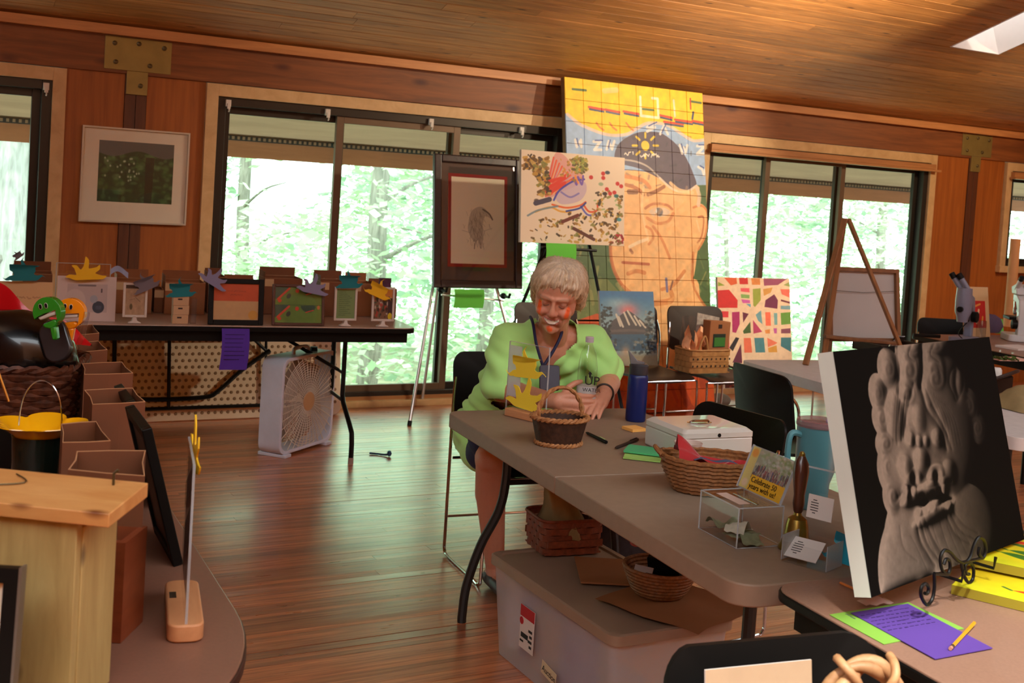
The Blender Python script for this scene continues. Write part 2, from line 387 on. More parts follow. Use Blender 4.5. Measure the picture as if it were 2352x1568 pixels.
# ============================================================ THE SETTING
WROT = (0, 0, WALL_A)                     # local x along the window wall, y to the outside, z up
def struct(name, g, mats, label, loc=WALL_O, rot=WROT, **kw):
    o = g.build(name, mats, **kw); o.location = loc; o.rotation_euler = rot
    return tag(o, label, None, None, 'structure')
m_ply = wood('plywood', (140, 74, 22), (168, 94, 32), rough=.5, stretch=(14, 14, .8), scale=2, rnd=.06, bump=.03)
m_post = wood('post_wood', (74, 36, 16), (98, 52, 24), rough=.5, stretch=(12, 12, .8), scale=3, knots=.1, rnd=.1)
m_beam = wood('beam_wood', (104, 56, 24), (142, 82, 38), rough=.55, stretch=(.7, 10, 10), scale=2.5, knots=.16, rnd=0, kscale=(1.2, 3, 3), knotcol=(74, 26, 10))
m_crown = wood('crown_wood', (160, 106, 62), (184, 128, 78), rough=.5, stretch=(.8, 8, 8), scale=3, knots=.06)
m_trim = wood('trim_wood', (192, 156, 108), (212, 178, 130), rough=.5, stretch=(3, 3, 3), scale=3, rnd=.04)
m_ceil = wood('ceiling_wood', (150, 98, 48), (196, 136, 74), rough=.5, stretch=(.9, 12, 12), scale=3, knots=.11, rnd=.2, kscale=(1.5, 9, 9))
m_floor = wood('floor_wood', (150, 76, 40), (210, 126, 76), rough=.34, stretch=(1.2, 22, 1), scale=3, rnd=.32, row=.057, coat=1, cior=2.3, bump=.03, rvar=.07)
m_floor_sub = M('floor_gap', (38, 20, 12), .7)
m_bronze = M('bronze_aluminium', (52, 46, 40), .4, .5, var=.05)
m_bronze_l = M('bronze_sash', (104, 84, 66), .45, .35, var=.05)
m_glass = glass('window_glass', (236, 250, 242), gloss=.05)
m_brass = M('olive_steel', (140, 124, 72), .45, .5, var=.1, scale=12)
m_bolt = M('bolt_steel', (92, 78, 50), .4, .6, var=0)
m_white = M('white_plastic', (214, 210, 204), .45, var=.03)
m_soffit = wood('soffit_ply', (128, 98, 72), (146, 114, 86), rough=.8, stretch=(.6, 4, 4), scale=2, rnd=.04)
m_fascia = wood('fascia_wood', (150, 92, 56), (168, 106, 68), rough=.7, stretch=(.6, 6, 6), scale=2, rnd=.04)
m_dark = M('dark_slot', (32, 36, 34), .7, var=.05)
# floor: sub floor, single boards near by, joined boards beyond
def L3(u, w, z): return (u, -w, z)        # wall frame coordinates for struct meshes
ROW = .057
fl = struct('floor', G().box(-7, 10, -11, .16, -.06, -.0145), m_floor_sub, 'glossy red-brown strip wood floor')
rs = random.Random(5)
def board(g, u0, u1, r, h=0): g.box(u0+.0006, u1-.0006, -(r+1)*ROW+.0009, -r*ROW-.0009, -.014, h)
far = G(); n_ind = 0
for r in range(-2, 120):
    u = -6.5+rs.random()*2.4
    while u < 9:
        u1 = u+rs.uniform(1.3, 3.4); w = (r+.5)*ROW
        mid = W((u+u1)/2, w, 0); vis = False
        for q in (0, .5, 1):
            p = W(u+(u1-u)*q, w, 0)
            if p.y > 1.2:
                x, y = proj(p); vis = vis or (300 < x < 1250 and 930 < y < 1600)
        if vis and r >= 22 and n_ind < 290:
            g = G(); h = -rs.random()*.0006; g.box(-(u1-u)/2+.0006, (u1-u)/2-.0006, -(ROW/2-.0007), ROW/2-.0007, -.014, h)
            o = g.build('plank', m_floor, fl, smooth=0); o.location = ((u+u1)/2, -w, 0); o.rotation_euler = (rs.gauss(0, .011), 0, 0); n_ind += 1
        else: board(far, u, u1, r, -rs.random()*.0006)
        u = u1
o = far.build('plank_field', m_floor, fl, smooth=0); tag(o, kind='stuff')
# ceiling: boards run along the wall, the slope climbs into the room
SL = R(18); CZ = 2.34
ce = struct('ceiling', G().box(-7, 4.105, -8.4, .3, .02, .06).box(4.62, 10, -8.4, .3, .02, .06).box(4.105, 4.62, -1.395, .3, .02, .06).box(4.105, 4.62, -8.4, -2.75, .02, .06), m_dark,
            'sloping ceiling of knotty wood boards', loc=W(0, 0, CZ), rot=(Matrix.Rotation(WALL_A, 4, 'Z') @ Matrix.Rotation(-SL, 4, 'X')).to_euler())
CB = .092; back = G()
for r in range(-1, 60):
    s0, s1 = r*CB, (r+1)*CB; u = -6.9+rs.random()*1.5
    while u < 9.5:
        u1 = u+rs.uniform(2.2, 4.2); segs = [(u, u1)]
        if s1 > 1.40 and s0 < 2.75:
            segs = [(a, b) for a, b in ((u, min(u1, 4.11)), (max(u, 4.615), u1)) if b-a > .02]
        for a, b in segs:
            if r < 26 and b > -4.2 and a < 8.4:
                y0 = s0+.0012; y1 = s1-.0012; hw = (b-a)/2-.0008
                g = G(); g.prism([(-CB/2+.0012, .02), (-CB/2+.0012, .003), (-CB/2+.004, 0), (CB/2-.004, 0), (CB/2-.0012, .003), (CB/2-.0012, .02)], -hw, hw, axis='x')
                o = g.build('plank', m_ceil, ce, smooth=0); o.location = ((a+b)/2, -(s0+CB/2), rs.uniform(0, .0015))
            else: back.box(a, b, -s1, -s0, .002, .02)
        u = u1
o = back.build('plank_field', m_ceil, ce, smooth=0); tag(o, kind='stuff')
m_shaft = M('skylight_plaster', (214, 204, 198), .8, var=.05, scale=5)
g = G()
for a in ((4.105, 4.112, -2.755, -1.395), (4.612, 4.62, -2.755, -1.395), (4.105, 4.62, -1.402, -1.39), (4.105, 4.62, -2.758, -2.745)): g.box(*a, -.004, .5)
sh = g.build('skylight_shaft', m_shaft, ce, smooth=0)
m_dome = M('skylight_dome_plastic', (236, 238, 240), .6, var=0, alpha=.35)
G().box(4.1, 4.625, -2.76, -1.39, .5, .52).build('skylight_pane', m_dome, ce, smooth=0)
# window wall -------------------------------------------------
OPEN = [(-4.45, -1.76, 0), (-.94, 1.75, 0), (2.93, 5.54, 0), (6.47, 9.1, 1.08)]
wall = struct('wall_back', G().box(-7, -4.45, .02, .12, 0, 2.34).box(9.1, 10, .02, .12, 0, 2.34).box(-7, 10, .10, .13, 2.05, 2.40).box(6.47, 9.1, .02, .12, 0, 1.08), m_ply, 'window wall of orange plywood between big sliding windows')
PC = (-1.36, 2.34, 6.04)
for pc in PC:
    for a, b in ((pc-.40, pc-.066), (pc+.066, pc+.42 if pc > 0 else pc+.42)):
        b = min(b, {-1.36: -.94, 2.34: 2.93, 6.04: 6.47}[pc]); a = max(a, {-1.36: -1.76, 2.34: 1.75, 6.04: 5.54}[pc])
        if pc == 6.04 and a < 6: a = 5.54
        if pc == 2.34 and b > 2.4: b = 2.93
        if pc == 2.34 and b < 2.4: a = 1.75
        G().box(a, b, .0, .12, 0, 2.075).build('panel', m_ply, wall, smooth=0)
    for k in (0, 1):
        x0 = pc-.064+k*.065
        G().box(x0, x0+.062, -.012, .12, 0, 2.08).build('post', m_post, wall, smooth=0, bevel=.002)
for a, b in ((-7, -1.36), (-1.36, 2.34), (2.34, 6.04), (6.04, 10)):
    bo = G().box(a+.001, b-.001, -.02, .10, 2.075, 2.30).build('beam', m_beam, wall, smooth=0, bevel=.003)
G().box(-7, 10, -.075, .0, 2.295, 2.352, T=None).build('crown_board', m_crown, wall, smooth=0, bevel=.002)
for pc in PC:
    pl = G().box(pc-.195, pc+.195, -.026, -.02, 2.095, 2.29).box(pc-.062, pc+.062, -.0265, -.012, 1.955, 2.094).build('connector_plate', m_brass, wall, smooth=0, bevel=.0015)
    for dx, dz in ((-.14, 2.25), (.0, 2.26), (.15, 2.25), (-.13, 2.14), (.07, 2.135), (.02, 2.01)):
        G().lathe([(.014, 0), (.014, .006), (.008, .010), (0, .0105)], 10, T=Matrix.Translation((pc+dx, -.0265, dz)) @ Matrix.Rotation(R(90), 4, 'X')).build('bolt', m_bolt, pl)
def bars(o, name, lst, mat, bevel=.002):
    for b in lst: G().box(*b).build(name, mat, o, smooth=0, bevel=bevel)
def frame_g(u0, u1, z0, z1, t, y0, y1):
    return G().box(u0, u0+t, y0, y1, z0, z1).box(u1-t, u1, y0, y1, z0, z1).box(u0+t, u1-t, y0, y1, z1-t, z1).box(u0+t, u1-t, y0, y1, z0, z0+t)
def window(i, u0, u1, z0, z1, cuts, label, valance=False):
    """trim boards, dark outer frame, sashes with panes; cuts are the meeting stiles"""
    t = .075; g = G().box(u0, u0+t, -.03, .03, z0, z1).box(u1-t, u1, -.03, .03, z0, z1).box(u0+t, u1-t, -.03, .03, z1-t, z1)
    if z0 > .5: g.box(u0-.02, u1+.02, -.05, .03, z0-.03, z0+.03)
    else: g.box(u0, u1, -.05, .03, 0, .045)
    o = struct('window_%d' % i, g, m_trim, label, smooth=0, bevel=.002)
    a, b, c, d = u0+t, u1-t, max(z0, .045), z1-t
    frame_g(a, b, c, d, .055, -.005, .11).build('outer_frame', m_bronze, o, smooth=0, bevel=.002)
    xs = [a+.05]+list(cuts)+[b-.05]
    for k in range(len(xs)-1):
        y = .015 if k % 2 else .06; p, q = xs[k]-(.035 if k else 0), xs[k+1]+(.035 if k < len(xs)-2 else 0)
        s = frame_g(p, q, c+.05, d-.05, .05, y, y+.035).build('sash', m_bronze_l if k % 2 else m_bronze, o, smooth=0, bevel=.002)
        G().box(p+.045, q-.045, y+.014, y+.020, c+.095, d-.095).build('pane', m_glass, s, smooth=0)
    if valance:
        G().box(u0+.05, u1-.06, -.075, -.03, z1-.13, z1-.085).box(u0+.03, u1-.02, -.10, -.03, z1-.15, z1-.132).build('valance_board', m_crown, o, smooth=0, bevel=.002)
    return o
window(1, -4.45, -1.76, 0, 2.07, (-3.55, -2.66), 'large sliding window with a tree trunk close outside, cut by the picture edge')
window(2, -.94, 1.75, 0, 2.07, (-.03, .81), 'three-pane sliding window behind the raffle table and the framed print')
window(3, 2.93, 5.54, 0, 2.07, (3.65, 4.46), 'three-pane sliding window with a wooden valance behind the wooden easel', valance=True)
window(4, 6.47, 9.1, 1.08, 2.07, (7.3, 8.2), 'high window with a sill above the microscope table', valance=True)
hk = 0
for u, lab in ((-1.87, 'white curtain hook at the top corner of the cut-off window'), (-.80, 'white curtain hook at the left end of the raffle window head'), (-.145, 'white curtain hook above the wide left pane of the raffle window'),
               (.60, 'white curtain hook above the middle pane of the raffle window'), (1.31, 'white curtain hook between framed print and tall mural')):
    g = G().box(-.016, .016, -.022, 0, -.03, .012).box(-.010, .010, -.034, -.02, -.045, -.012).tube([(0, -.03, -.04), (0, -.04, -.055), (0, -.028, -.062)], .005, 6)
    solo('curtain_hook', g, m_white, lab, 'hook', W(u, .006, 1.965), WALL_A, 'white curtain hooks', smooth=0, bevel=.002)
# side walls out of view, closing the room on the left
struct('wall_left', G().box(-5.3, -5.2, -9, .1, 0, 3.2), m_ply, 'plywood side wall on the left')
struct('baseboard_back', G().box(-7, 6.4, -.012, .0, .0, .07), m_crown, 'low wooden baseboard along the window wall', bevel=.002)
# porch outside ------------------------------------------------
def slope_z(w): return 2.32+w*math.tan(SL)
so = struct('porch_soffit', G().prism([(.13, slope_z(-.13)-.06), (1.42, slope_z(-1.42)-.06), (1.42, slope_z(-1.42)), (.13, slope_z(-.13))], -7, 11, axis='x'), m_soffit, 'pale boarded eave overhang outside the windows', smooth=0)
zf = slope_z(-1.42)-.06
struct('trim_1', G().box(-7, 11, 1.40, 1.45, zf-.16, zf-.035), m_fascia, 'orange-tan fascia board at the eave edge', smooth=0)
g = G().box(-7, 11, 1.385, 1.40, zf-.035, zf+.004)
struct('trim_2', g, m_dark, 'dark ventilation strip above the fascia board', smooth=0)
g = G()
for k in range(420): g.box(-6.5+k*.04, -6.5+k*.04+.017, 1.372, 1.386, zf-.026, zf-.004)
v = struct('trim_3', g, m_soffit, 'row of small teeth along the ventilation strip', smooth=0); v['kind'] = 'stuff'
m_soil = M('forest_floor', (150, 142, 118), .95, var=.3, scale=1.5)
struct('ground', G().grid(24, 16, lambda i, j: (-22+i*50, 1.0+j*40, -1.0-4.4*j+.5*math.sin(i*23)*math.sin(j*17))), m_soil, 'leafy forest ground falling away behind the building')
# forest -------------------------------------------------------
def leaf_mat(name, c1, c2):
    m, N, L, b = _new(name); MATS[name] = m; N.remove(b); out = N['Material Output']
    gm = N.new('ShaderNodeNewGeometry'); r = N.new('ShaderNodeValToRGB'); r.color_ramp.elements[0].color = lin(c1); r.color_ramp.elements[1].color = lin(c2)
    L.new(gm.outputs['Random Per Island'], r.inputs[0])
    d = N.new('ShaderNodeBsdfDiffuse'); t = N.new('ShaderNodeBsdfTranslucent'); mx = N.new('ShaderNodeMixShader'); mx.inputs[0].default_value = .5
    L.new(r.outputs[0], d.inputs[0]); L.new(r.outputs[0], t.inputs[0]); L.new(d.outputs[0], mx.inputs[1]); L.new(t.outputs[0], mx.inputs[2]); L.new(mx.outputs[0], out.inputs[0])
    return m
m_leaf = leaf_mat('leaf_light', (160, 184, 144), (218, 228, 208)); m_leaf2 = leaf_mat('leaf_mid', (150, 178, 150), (208, 222, 204))
m_bark = wood('bark', (112, 104, 98), (158, 150, 144), rough=.95, stretch=(6, 6, 1), scale=4, rnd=.1, bump=.6)
m_bark_p = wood('bark_pale', (136, 130, 128), (186, 182, 180), rough=.95, stretch=(6, 6, 1), scale=4, rnd=.1, bump=.6)
def leaves(n, fn, size, rs):
    """n bent leaf blades; fn gives a centre"""
    c = np.array([fn() for _ in range(n)]); th = rs.uniform(0, 2*np.pi, n); a = np.c_[np.cos(th), np.sin(th), rs.uniform(-.6, .3, n)]; a /= np.linalg.norm(a, axis=1)[:, None]
    b = np.cross(a, rs.normal(0, .5, (n, 3))+[0, 0, 1]); b /= np.linalg.norm(b, axis=1)[:, None]; s = (size*rs.uniform(.6, 1.3, n))[:, None]
    v = np.stack([c-a*s, c+b*s*.5, c+a*s, c-b*s*.5], 1).reshape(-1, 3); f = np.arange(4*n).reshape(n, 4)
    return v, f
def leaf_obj(name, v, f, mat, parent=None):
    me = bpy.data.meshes.new(name); me.vertices.add(len(v)); me.vertices.foreach_set('co', np.ascontiguousarray(v, np.float32).ravel())
    me.loops.add(f.size); me.loops.foreach_set('vertex_index', f.ravel().astype(np.int32)); me.polygons.add(len(f)); me.polygons.foreach_set('loop_start', np.arange(0, f.size, 4, dtype=np.int32))
    me.materials.append(mat); me.update(calc_edges=True); return link(name, me, parent)
FR = np.random.RandomState(11)
def clump_field(n, u0, u1, w0, w1, zlo, zhi, per, rad, size, keep):
    V = []; F = []; o = 0
    for k in range(n):
        for _ in range(30):
            u, w, z = FR.uniform(u0, u1), -FR.uniform(w0, w1), FR.uniform(zlo, zhi)
            if keep(u, w, z): break
        c = W(u, w, z); r = rad*FR.uniform(.6, 1.4)
        def fn():
            d = FR.normal(0, 1, 3); d /= np.linalg.norm(d); d *= r*FR.uniform(.3, 1)**.5; return (c.x+d[0], c.y+d[1], c.z+d[2]*.55)
        v, f = leaves(per, fn, size, FR); V.append(v); F.append(f+o); o += len(v)
    return np.concatenate(V), np.concatenate(F)
def gap(u, w, z):                          # the bright hole in the canopy seen in the raffle window
    x, y = proj(W(u, w, z)); return not ((x-650)**2/150**2+(y-400)**2/120**2 < 1)
v, f = clump_field(1200, -8, 15, 2.6, 12, -3.2, 3.2, 50, .55, .08, gap); o = leaf_obj('forest_foliage', v, f, m_leaf); tag(o, 'mass of bright green woodland leaves outside the windows', 'foliage', kind='stuff')
v, f = clump_field(800, -13, 26, 12, 24, -4.5, 6.5, 60, 1.1, .16, gap); o = leaf_obj('forest_foliage', v, f, m_leaf2); tag(o, 'deeper woodland leaves behind the nearer foliage', 'foliage', kind='stuff')
v, f = clump_field(420, 2, 30, 13, 26, 1.0, 10, 60, 1.1, .16, gap); o = leaf_obj('forest_foliage', v, f, m_leaf2); tag(o, 'tall woodland leaves behind the right windows', 'foliage', kind='stuff')
TREES = [ # name bits: pixel x of the trunk at eye level, distance outside, radius, pale, label
    (35, 3.0, .13, 1, 'pale thick tree trunk close outside the cut-off left window'),
    (862, 7.0, .13, 0, 'grey tree trunk in the middle pane behind the raffle table'),
    (1128, 9.0, .11, 0, 'grey tree trunk low in the pane under the framed print'),
    (2030, 9.5, .10, 0, 'slim dark trunk beside the wooden easel in the right pane'),
    (1690, 7.5, .04, 0, 'thin bent sapling between the mural and the first mullion of the valance window'),
    (560, 13.0, .12, 0, 'faint trunk in the left pane behind the black certificate frame')]
for px, dist, rad, pale, lab in TREES:
    p = atpl(px, 430, W(0, -dist, 0), ND); base = Vector((p.x, p.y, -1.2-.05*dist)); lean = FR.uniform(-.25, .25)
    t = thing('tree', lab, 'tree', base, 0, 'trees beyond the windows')
    path = [(lean*k*.12+.05*math.sin(k*1.3), .04*math.cos(k*1.7), k*.9) for k in range(9)]
    G().tube(path, [rad*(1.15-.07*k) for k in range(9)], 12).build('trunk', m_bark_p if pale else m_bark, t)
    g = G()
    for k in range(7):
        z = 2.0+k*.75; a = FR.uniform(0, 6.28); l = FR.uniform(1, 2.2)
        q = path[min(8, int(z/.9))]
        g.tube(smooth_path([(q[0], q[1], z), (q[0]+math.cos(a)*l*.5, math.sin(a)*l*.5, z+.35), (q[0]+math.cos(a)*l, math.sin(a)*l, z+.5)], 3), [rad*.3*(1-i*.12) for i in range(7)], 6)
    g.build('branch', m_bark, t)
    def cf():
        a, r = FR.uniform(0, 6.28), 2.0*math.sqrt(FR.uniform(.05, 1)); return (math.cos(a)*r, math.sin(a)*r, FR.uniform(3.6, 7.5))
    v, f = leaves(900, cf, .11, FR); leaf_obj('crown', v, f, m_leaf2 if pale else m_leaf, t)
# ============================================================ FURNITURE
TR = R(22.83); TX = Vector((math.cos(TR), math.sin(TR), 0)); TY = Vector((-math.sin(TR), math.cos(TR), 0))
def off(p, x, y, z=0): p = Vector(p); return Vector((p.x, p.y, p.z))+TX*x+TY*y+Vector((0, 0, z))
struct('wall_front', G().box(-7, 10, -11.1, -11, 0, 6), m_ply, 'plywood wall behind the viewer')
struct('wall_right', G().box(10, 10.1, -11, .1, 0, 6), m_ply, 'plywood wall at the far right end')
m_blow = M('table_plastic_grey', (136, 113, 94), .55, var=.05, scale=30, bump=.12)
m_blow_w = M('table_plastic_white', (200, 194, 190), .55, var=.05, scale=30, bump=.1)
m_legsteel = M('leg_steel_grey', (46, 46, 46), .4, .4, var=.05)
m_lam = M('laminate_tan', (140, 106, 88), .42, var=.08, scale=160, coat=.1)
m_lam_l = M('laminate_pale', (190, 168, 152), .35, var=.05, scale=120, coat=.2)
m_blk = M('black_plastic', (12, 11, 10), .45, var=.1, scale=20, spec=.2)
m_blkm = M('black_steel', (12, 12, 12), .4, .0, var=.05, spec=.25)
m_chrome = M('chrome', (200, 200, 200), .12, 1, var=0)
m_brown = M('brown_plastic', (44, 30, 24), .5, var=.1, scale=20)
m_rub = M('rubber_foot', (150, 130, 118), .7, var=.05)
def rtable(name, label, loc, x0, x1, y0, y1, h, mtop, medge, r=.07, seam=None, group='folding tables', apron=True, th=.04):
    t = thing(name, label, 'table', loc, TR, group)
    parts = [(y0, y1)] if seam is None else [(y0, seam-.002), (seam+.002, y1)]
    for k, (a, b) in enumerate(parts):
        if seam is None: poly = rrect(x0, x1, a, b, r)
        else:
            P = rrect(x0, x1, a, b, r); e = 1e-6
            poly = []
            for (px, py) in P:           # square corners at the hinge
                poly.append((px, py))
            P2 = rrect(x0, x1, a, b, .004)
            top = P[6:18] if k == 1 else None
            poly = (P2[:6]+P[6:12]+P[12:18]+P2[18:]) if k == 1 else (P[:6]+P2[6:12]+P2[12:18]+P[18:])
        G().prism(poly, h-th, h, axis='z').build('tabletop', mtop, t, bevel=.008 if seam is not None else .002, seg=3)
        if medge is not None:
            e = .003
            G().prism(rrect(x0-e, x1+e, a-e, b+e, r), h-th, h-.004, axis='z').build('edge_band', medge, t, bevel=.003)
    if apron: G().box(x0+.04, x1-.04, y0+.04, y0+.065, h-.085, h-th).box(x0+.04, x1-.04, y1-.065, y1-.04, h-.085, h-th).box(x0+.04, x0+.065, y0+.06, y1-.06, h-.085, h-th).box(x1-.065, x1-.04, y0+.06, y1-.06, h-.085, h-th).build('apron', medge or m_legsteel, t)
    return t
# grey fold-in-half table where the woman sits
TA = Vector((-.2, 4.15, 0)); TZ = .735
gt = rtable('folding_table', 'speckled grey plastic fold-in-half table with the cash box and baskets on it', TA, 0, .76, -1.86, 0, TZ, m_blow, None, .06, seam=-.937, apron=False, th=.05)
G().box(.004, .756, -.9395, -.9345, TZ-.045, TZ-.0035).build('seam_dark_strip', m_blk, gt, smooth=0)  # black strip added in the seam so it reads as shaded
def greyleg(t, x, y, sx, sy, h):
    p = smooth_path([(x+.10*sx, y-.08*sy, h), (x+.10*sx, y-.08*sy, h-.16), (x+.085*sx, y-.07*sy, h-.27), (x+.04*sx, y-.035*sy, h-.40), (x+.008*sx, y-.005*sy, h-.55), (x, y, .03), (x, y, 0)], 6)
    G().tube(p, .016, 10).build('leg', m_legsteel, t)
for yy, sy in ((-.10, 1), (-1.74, -1)):
    greyleg(gt, .075, yy, 1, sy, TZ-.05); greyleg(gt, .685, yy, -1, sy, TZ-.05)
    G().tube([(.175, yy-.08*sy, TZ-.22), (.585, yy-.08*sy, TZ-.22)], .009, 8).build('crossbar', m_legsteel, gt)
    G().tube([(.38, yy-.08*sy, TZ-.22), (.38, yy-.40*sy, TZ-.06)], .009, 8).build('brace', m_legsteel, gt)
# tan table in the near right corner
RC = Vector((.588, 2.445, 0)); RZT = .742
rt = rtable('folding_table', 'tan laminate table with black edge under the statue canvas and purple paper', RC, 0, .76, -1.5, 0, RZT, m_lam, m_blk, .06, th=.024)
for x in (.08, .68):
    G().tube([(x, -.14, RZT-.03), (x, -.14, 0)], .014, 8).build('leg', m_blkm, rt)
    G().tube([(x, -1.36, RZT-.03), (x, -1.36, 0)], .014, 8).build('leg', m_blkm, rt)
G().tube([(.08, -.14, .30), (.68, -.14, .30)], .010, 8).build('crossbar', m_blkm, rt)
G().tube([(.1, -.14, .52), (.1, -.62, .70)], .008, 8).build('brace', m_blkm, rt)
# raffle table along the left windows
LC = Vector((-.49, 6.41, 0)); LZ = .74
lt = rtable('folding_table', 'long raffle table with pale top and black edge in front of the left windows', LC, -2.6, 0, 0, .76, LZ, m_lam_l, m_blk, .07, th=.03)
for x in (-.33, -2.25):
    for y0, y1 in ((.25, .0), (.50, .75)):
        G().tube([(x, y0, LZ-.03), (x, y0, .33), (x, y0+(y1-y0)*.12, .29), (x, y0+(y1-y0)*.75, .20), (x, y0+(y1-y0)*.95, .165), (x, y1, .10), (x, y1, .03)], .0135, 8).build('leg', m_blkm, lt)
        G().tube([(x, y1, .035), (x, y1, 0)], .0155, 8).build('foot', m_rub, lt)
    G().tube([(x, .25, .30), (x, .50, .30)], .010, 8).build('crossbar', m_blkm, lt)
    sx = 1 if x < -1 else -1
    G().tube([(x, .375, .45), (x+sx*.46, .375, LZ-.03)], .010, 8).tube([(x, .25, .45), (x, .5, .45)], .009, 8).build('brace', m_blkm, lt)
# white table with the wooden easel
T3 = Vector((1.2, 5.98, 0)); T3Z = .74
t3 = rtable('folding_table', 'white plastic table carrying the wooden easel behind the black chairs', T3, 0, .76, -1.83, 0, T3Z, m_blow_w, None, .05, apron=False, th=.05)
for yy, sy in ((-.12, 1), (-1.70, -1)):
    for x in (.09, .67): G().tube([(x, yy, T3Z-.05), (x, yy, 0)], .012, 8).build('leg', m_legsteel, t3)
    G().tube([(.09, yy, .34), (.67, yy, .34)], .008, 8).build('crossbar', m_legsteel, t3)
# microscope table
MC = Vector((2.62, 7.62, 0)); MZ = .76
mt = rtable('folding_table', 'tan microscope table with black edge along the right windows', MC, 0, 1.83, -1.0, 0, MZ, m_lam, m_blk, .05, th=.03)
for x in (.12, 1.7):
    for y in (-.9, -.1): G().tube([(x, y, MZ-.03), (x, y, 0)], .014, 8).build('leg', m_blkm, mt)
# brown table in the near left corner
NC = Vector((-.4617, 2.114, 0)); NZ = .74; NR = R(26.03); NX = Vector((math.cos(NR), math.sin(NR), 0)); NY = Vector((-math.sin(NR), math.cos(NR), 0))
def noff(x, y, z=0): return Vector((NC.x, NC.y, 0))+NX*x+NY*y+Vector((0, 0, z))
m_lam_b = M('laminate_brown', (132, 92, 74), .38, var=.06, scale=160, coat=.2)
nt = thing('folding_table', 'brown laminate table with rounded corner holding the birdhouse and cardboard boxes', 'table', NC, NR, 'folding tables')
ov = lambda e: [(-.38+(.38+e)*math.cos(a), (.5+e)*math.sin(a)) for a in [-math.pi+math.pi*k/28 for k in range(29)]]+[(e, 1.66), (-.05, 1.72+e), (-.71, 1.72+e), (-.76-e, 1.66)]
G().prism(ov(0), NZ-.028, NZ, axis='z').build('tabletop', m_lam_b, nt, bevel=.002)
G().prism(ov(.003), NZ-.028, NZ-.004, axis='z').build('edge_band', M('brown_edge', (58, 34, 26), .5), nt, bevel=.002)
for x in (-.68, -.08):
    for y in (-.02, 1.5): G().tube([(x, y, NZ-.03), (x, y, 0)], .014, 8).build('leg', m_blkm, nt)
# stacking chairs ------------------------------------------------
def chair(label, loc, rz, mseat, mframe, group='stacking chairs', h=.44, back=(.56, .84), w=.45):
    t = thing('stacking_chair', label, 'chair', loc, rz, group); hw = w/2
    def seat(a, b):
        x = (a-.5)*(w-.03); y = (.5-b)*.42; return (x, y, h+.018*(abs(a-.5)*2)**3-.012*math.sin(b*3.1)-.02*max(0, b-.85)/.15)
    g = G().grid(8, 8, seat); n = len(g.v); g.v += [(x, y, z-.014) for x, y, z in g.v]; fs = list(g.f)
    g.f += [tuple(i+n for i in reversed(f)) for f in fs]; g.m += [0]*len(fs)
    rim = [i for i in range(9)]+[8+9*j for j in range(1, 9)]+[80-i for i in range(1, 9)]+[72-9*j for j in range(1, 8)]
    for i, a in enumerate(rim): b = rim[(i+1) % len(rim)]; g.f.append((a, a+n, b+n, b)); g.m.append(0)
    g.build('seat', mseat, t, smooth=50)
    b0, b1 = back; P = rrect(-hw, hw, b0, b1, .055, 5); g = G(); th = .011
    def bk(p, s): x, z = p; return (x, .225+.05*(z-b0)/(b1-b0)+.05*(1-(x/hw)**2)-.02+s, z)
    nn = len(P); g.add([bk(p, 0) for p in P]+[bk((0, (b0+b1)/2), 0)]+[bk(p, th) for p in P]+[bk((0, (b0+b1)/2), th)],
        [(i, (i+1) % nn, nn) for i in range(nn)]+[(nn+1+(i+1) % nn, nn+1+i, 2*nn+1) for i in range(nn)]+[(i, nn+1+i, nn+1+(i+1) % nn, (i+1) % nn) for i in range(nn)])
    g.build('backrest', mseat, t, smooth=50)
    for s in (-1, 1):
        x = s*(hw+.008)
        p = smooth_path([(x, -.205, h-.02), (x, -.215, h-.10), (x, -.215, .06), (x, -.20, .008), (x, -.12, .007), (x, .14, .007), (x, .20, .02), (x, .205, .10), (x, .205, h), (x*.99, .21, h+.2), (x*.93, .235, b1-.1)], 5)
        G().tube(p, .0065, 8).build('leg', mframe, t)
    for y, z in ((-.205, h-.022), (.19, h-.03)): G().tube([(-hw, y, z), (hw, y, z)], .006, 8).build('seat_frame', mframe, t)
    G().tube([(-hw, .205, .16), (hw, .205, .16)], .005, 8).build('stretcher', mframe, t)
    return t
WCH = Vector((.093, 4.74, 0))
chair('black chair with chrome sled legs that the woman sits on', WCH, TR, m_blk, m_chrome)
for k, (lab, p) in enumerate((('brown chair behind the woman at the left end of the row', (.36, 7.08, 0)), ('brown chair with the mountain painting standing on it', (.90, 7.35, 0)), ('brown chair with the woven basket standing on it', (1.355, 7.49, 0)), ('brown chair with the colour-block painting standing on it', (1.745, 7.81, 0)))):
    chair(lab, p, WALL_A, m_brown, m_chrome, 'brown chairs in front of the mural')
chair('black chair backed against the white easel table, farther of the two beside the cash box', (1.40, 5.385, 0), TR+R(90), m_blk, m_chrome, 'black chairs beside the tables', back=(.50, .80))
chair('black chair directly behind the cash box and tumbler', (.68, 4.22, 0), TR-R(78), m_blk, m_chrome, 'black chairs beside the tables', back=(.46, .765), w=.47)
chair('near black chair cut by the bottom edge with paper and wreath on it', (.565, 1.648, 0), TR-R(2), m_blk, m_chrome, 'black chairs beside the tables', back=(.48, .825), w=.41)
chair('black chair at the far microscope table', (3.1, 7.95, 0), TR+R(-20), m_blk, m_chrome, 'black chairs beside the tables', back=(.56, .82))
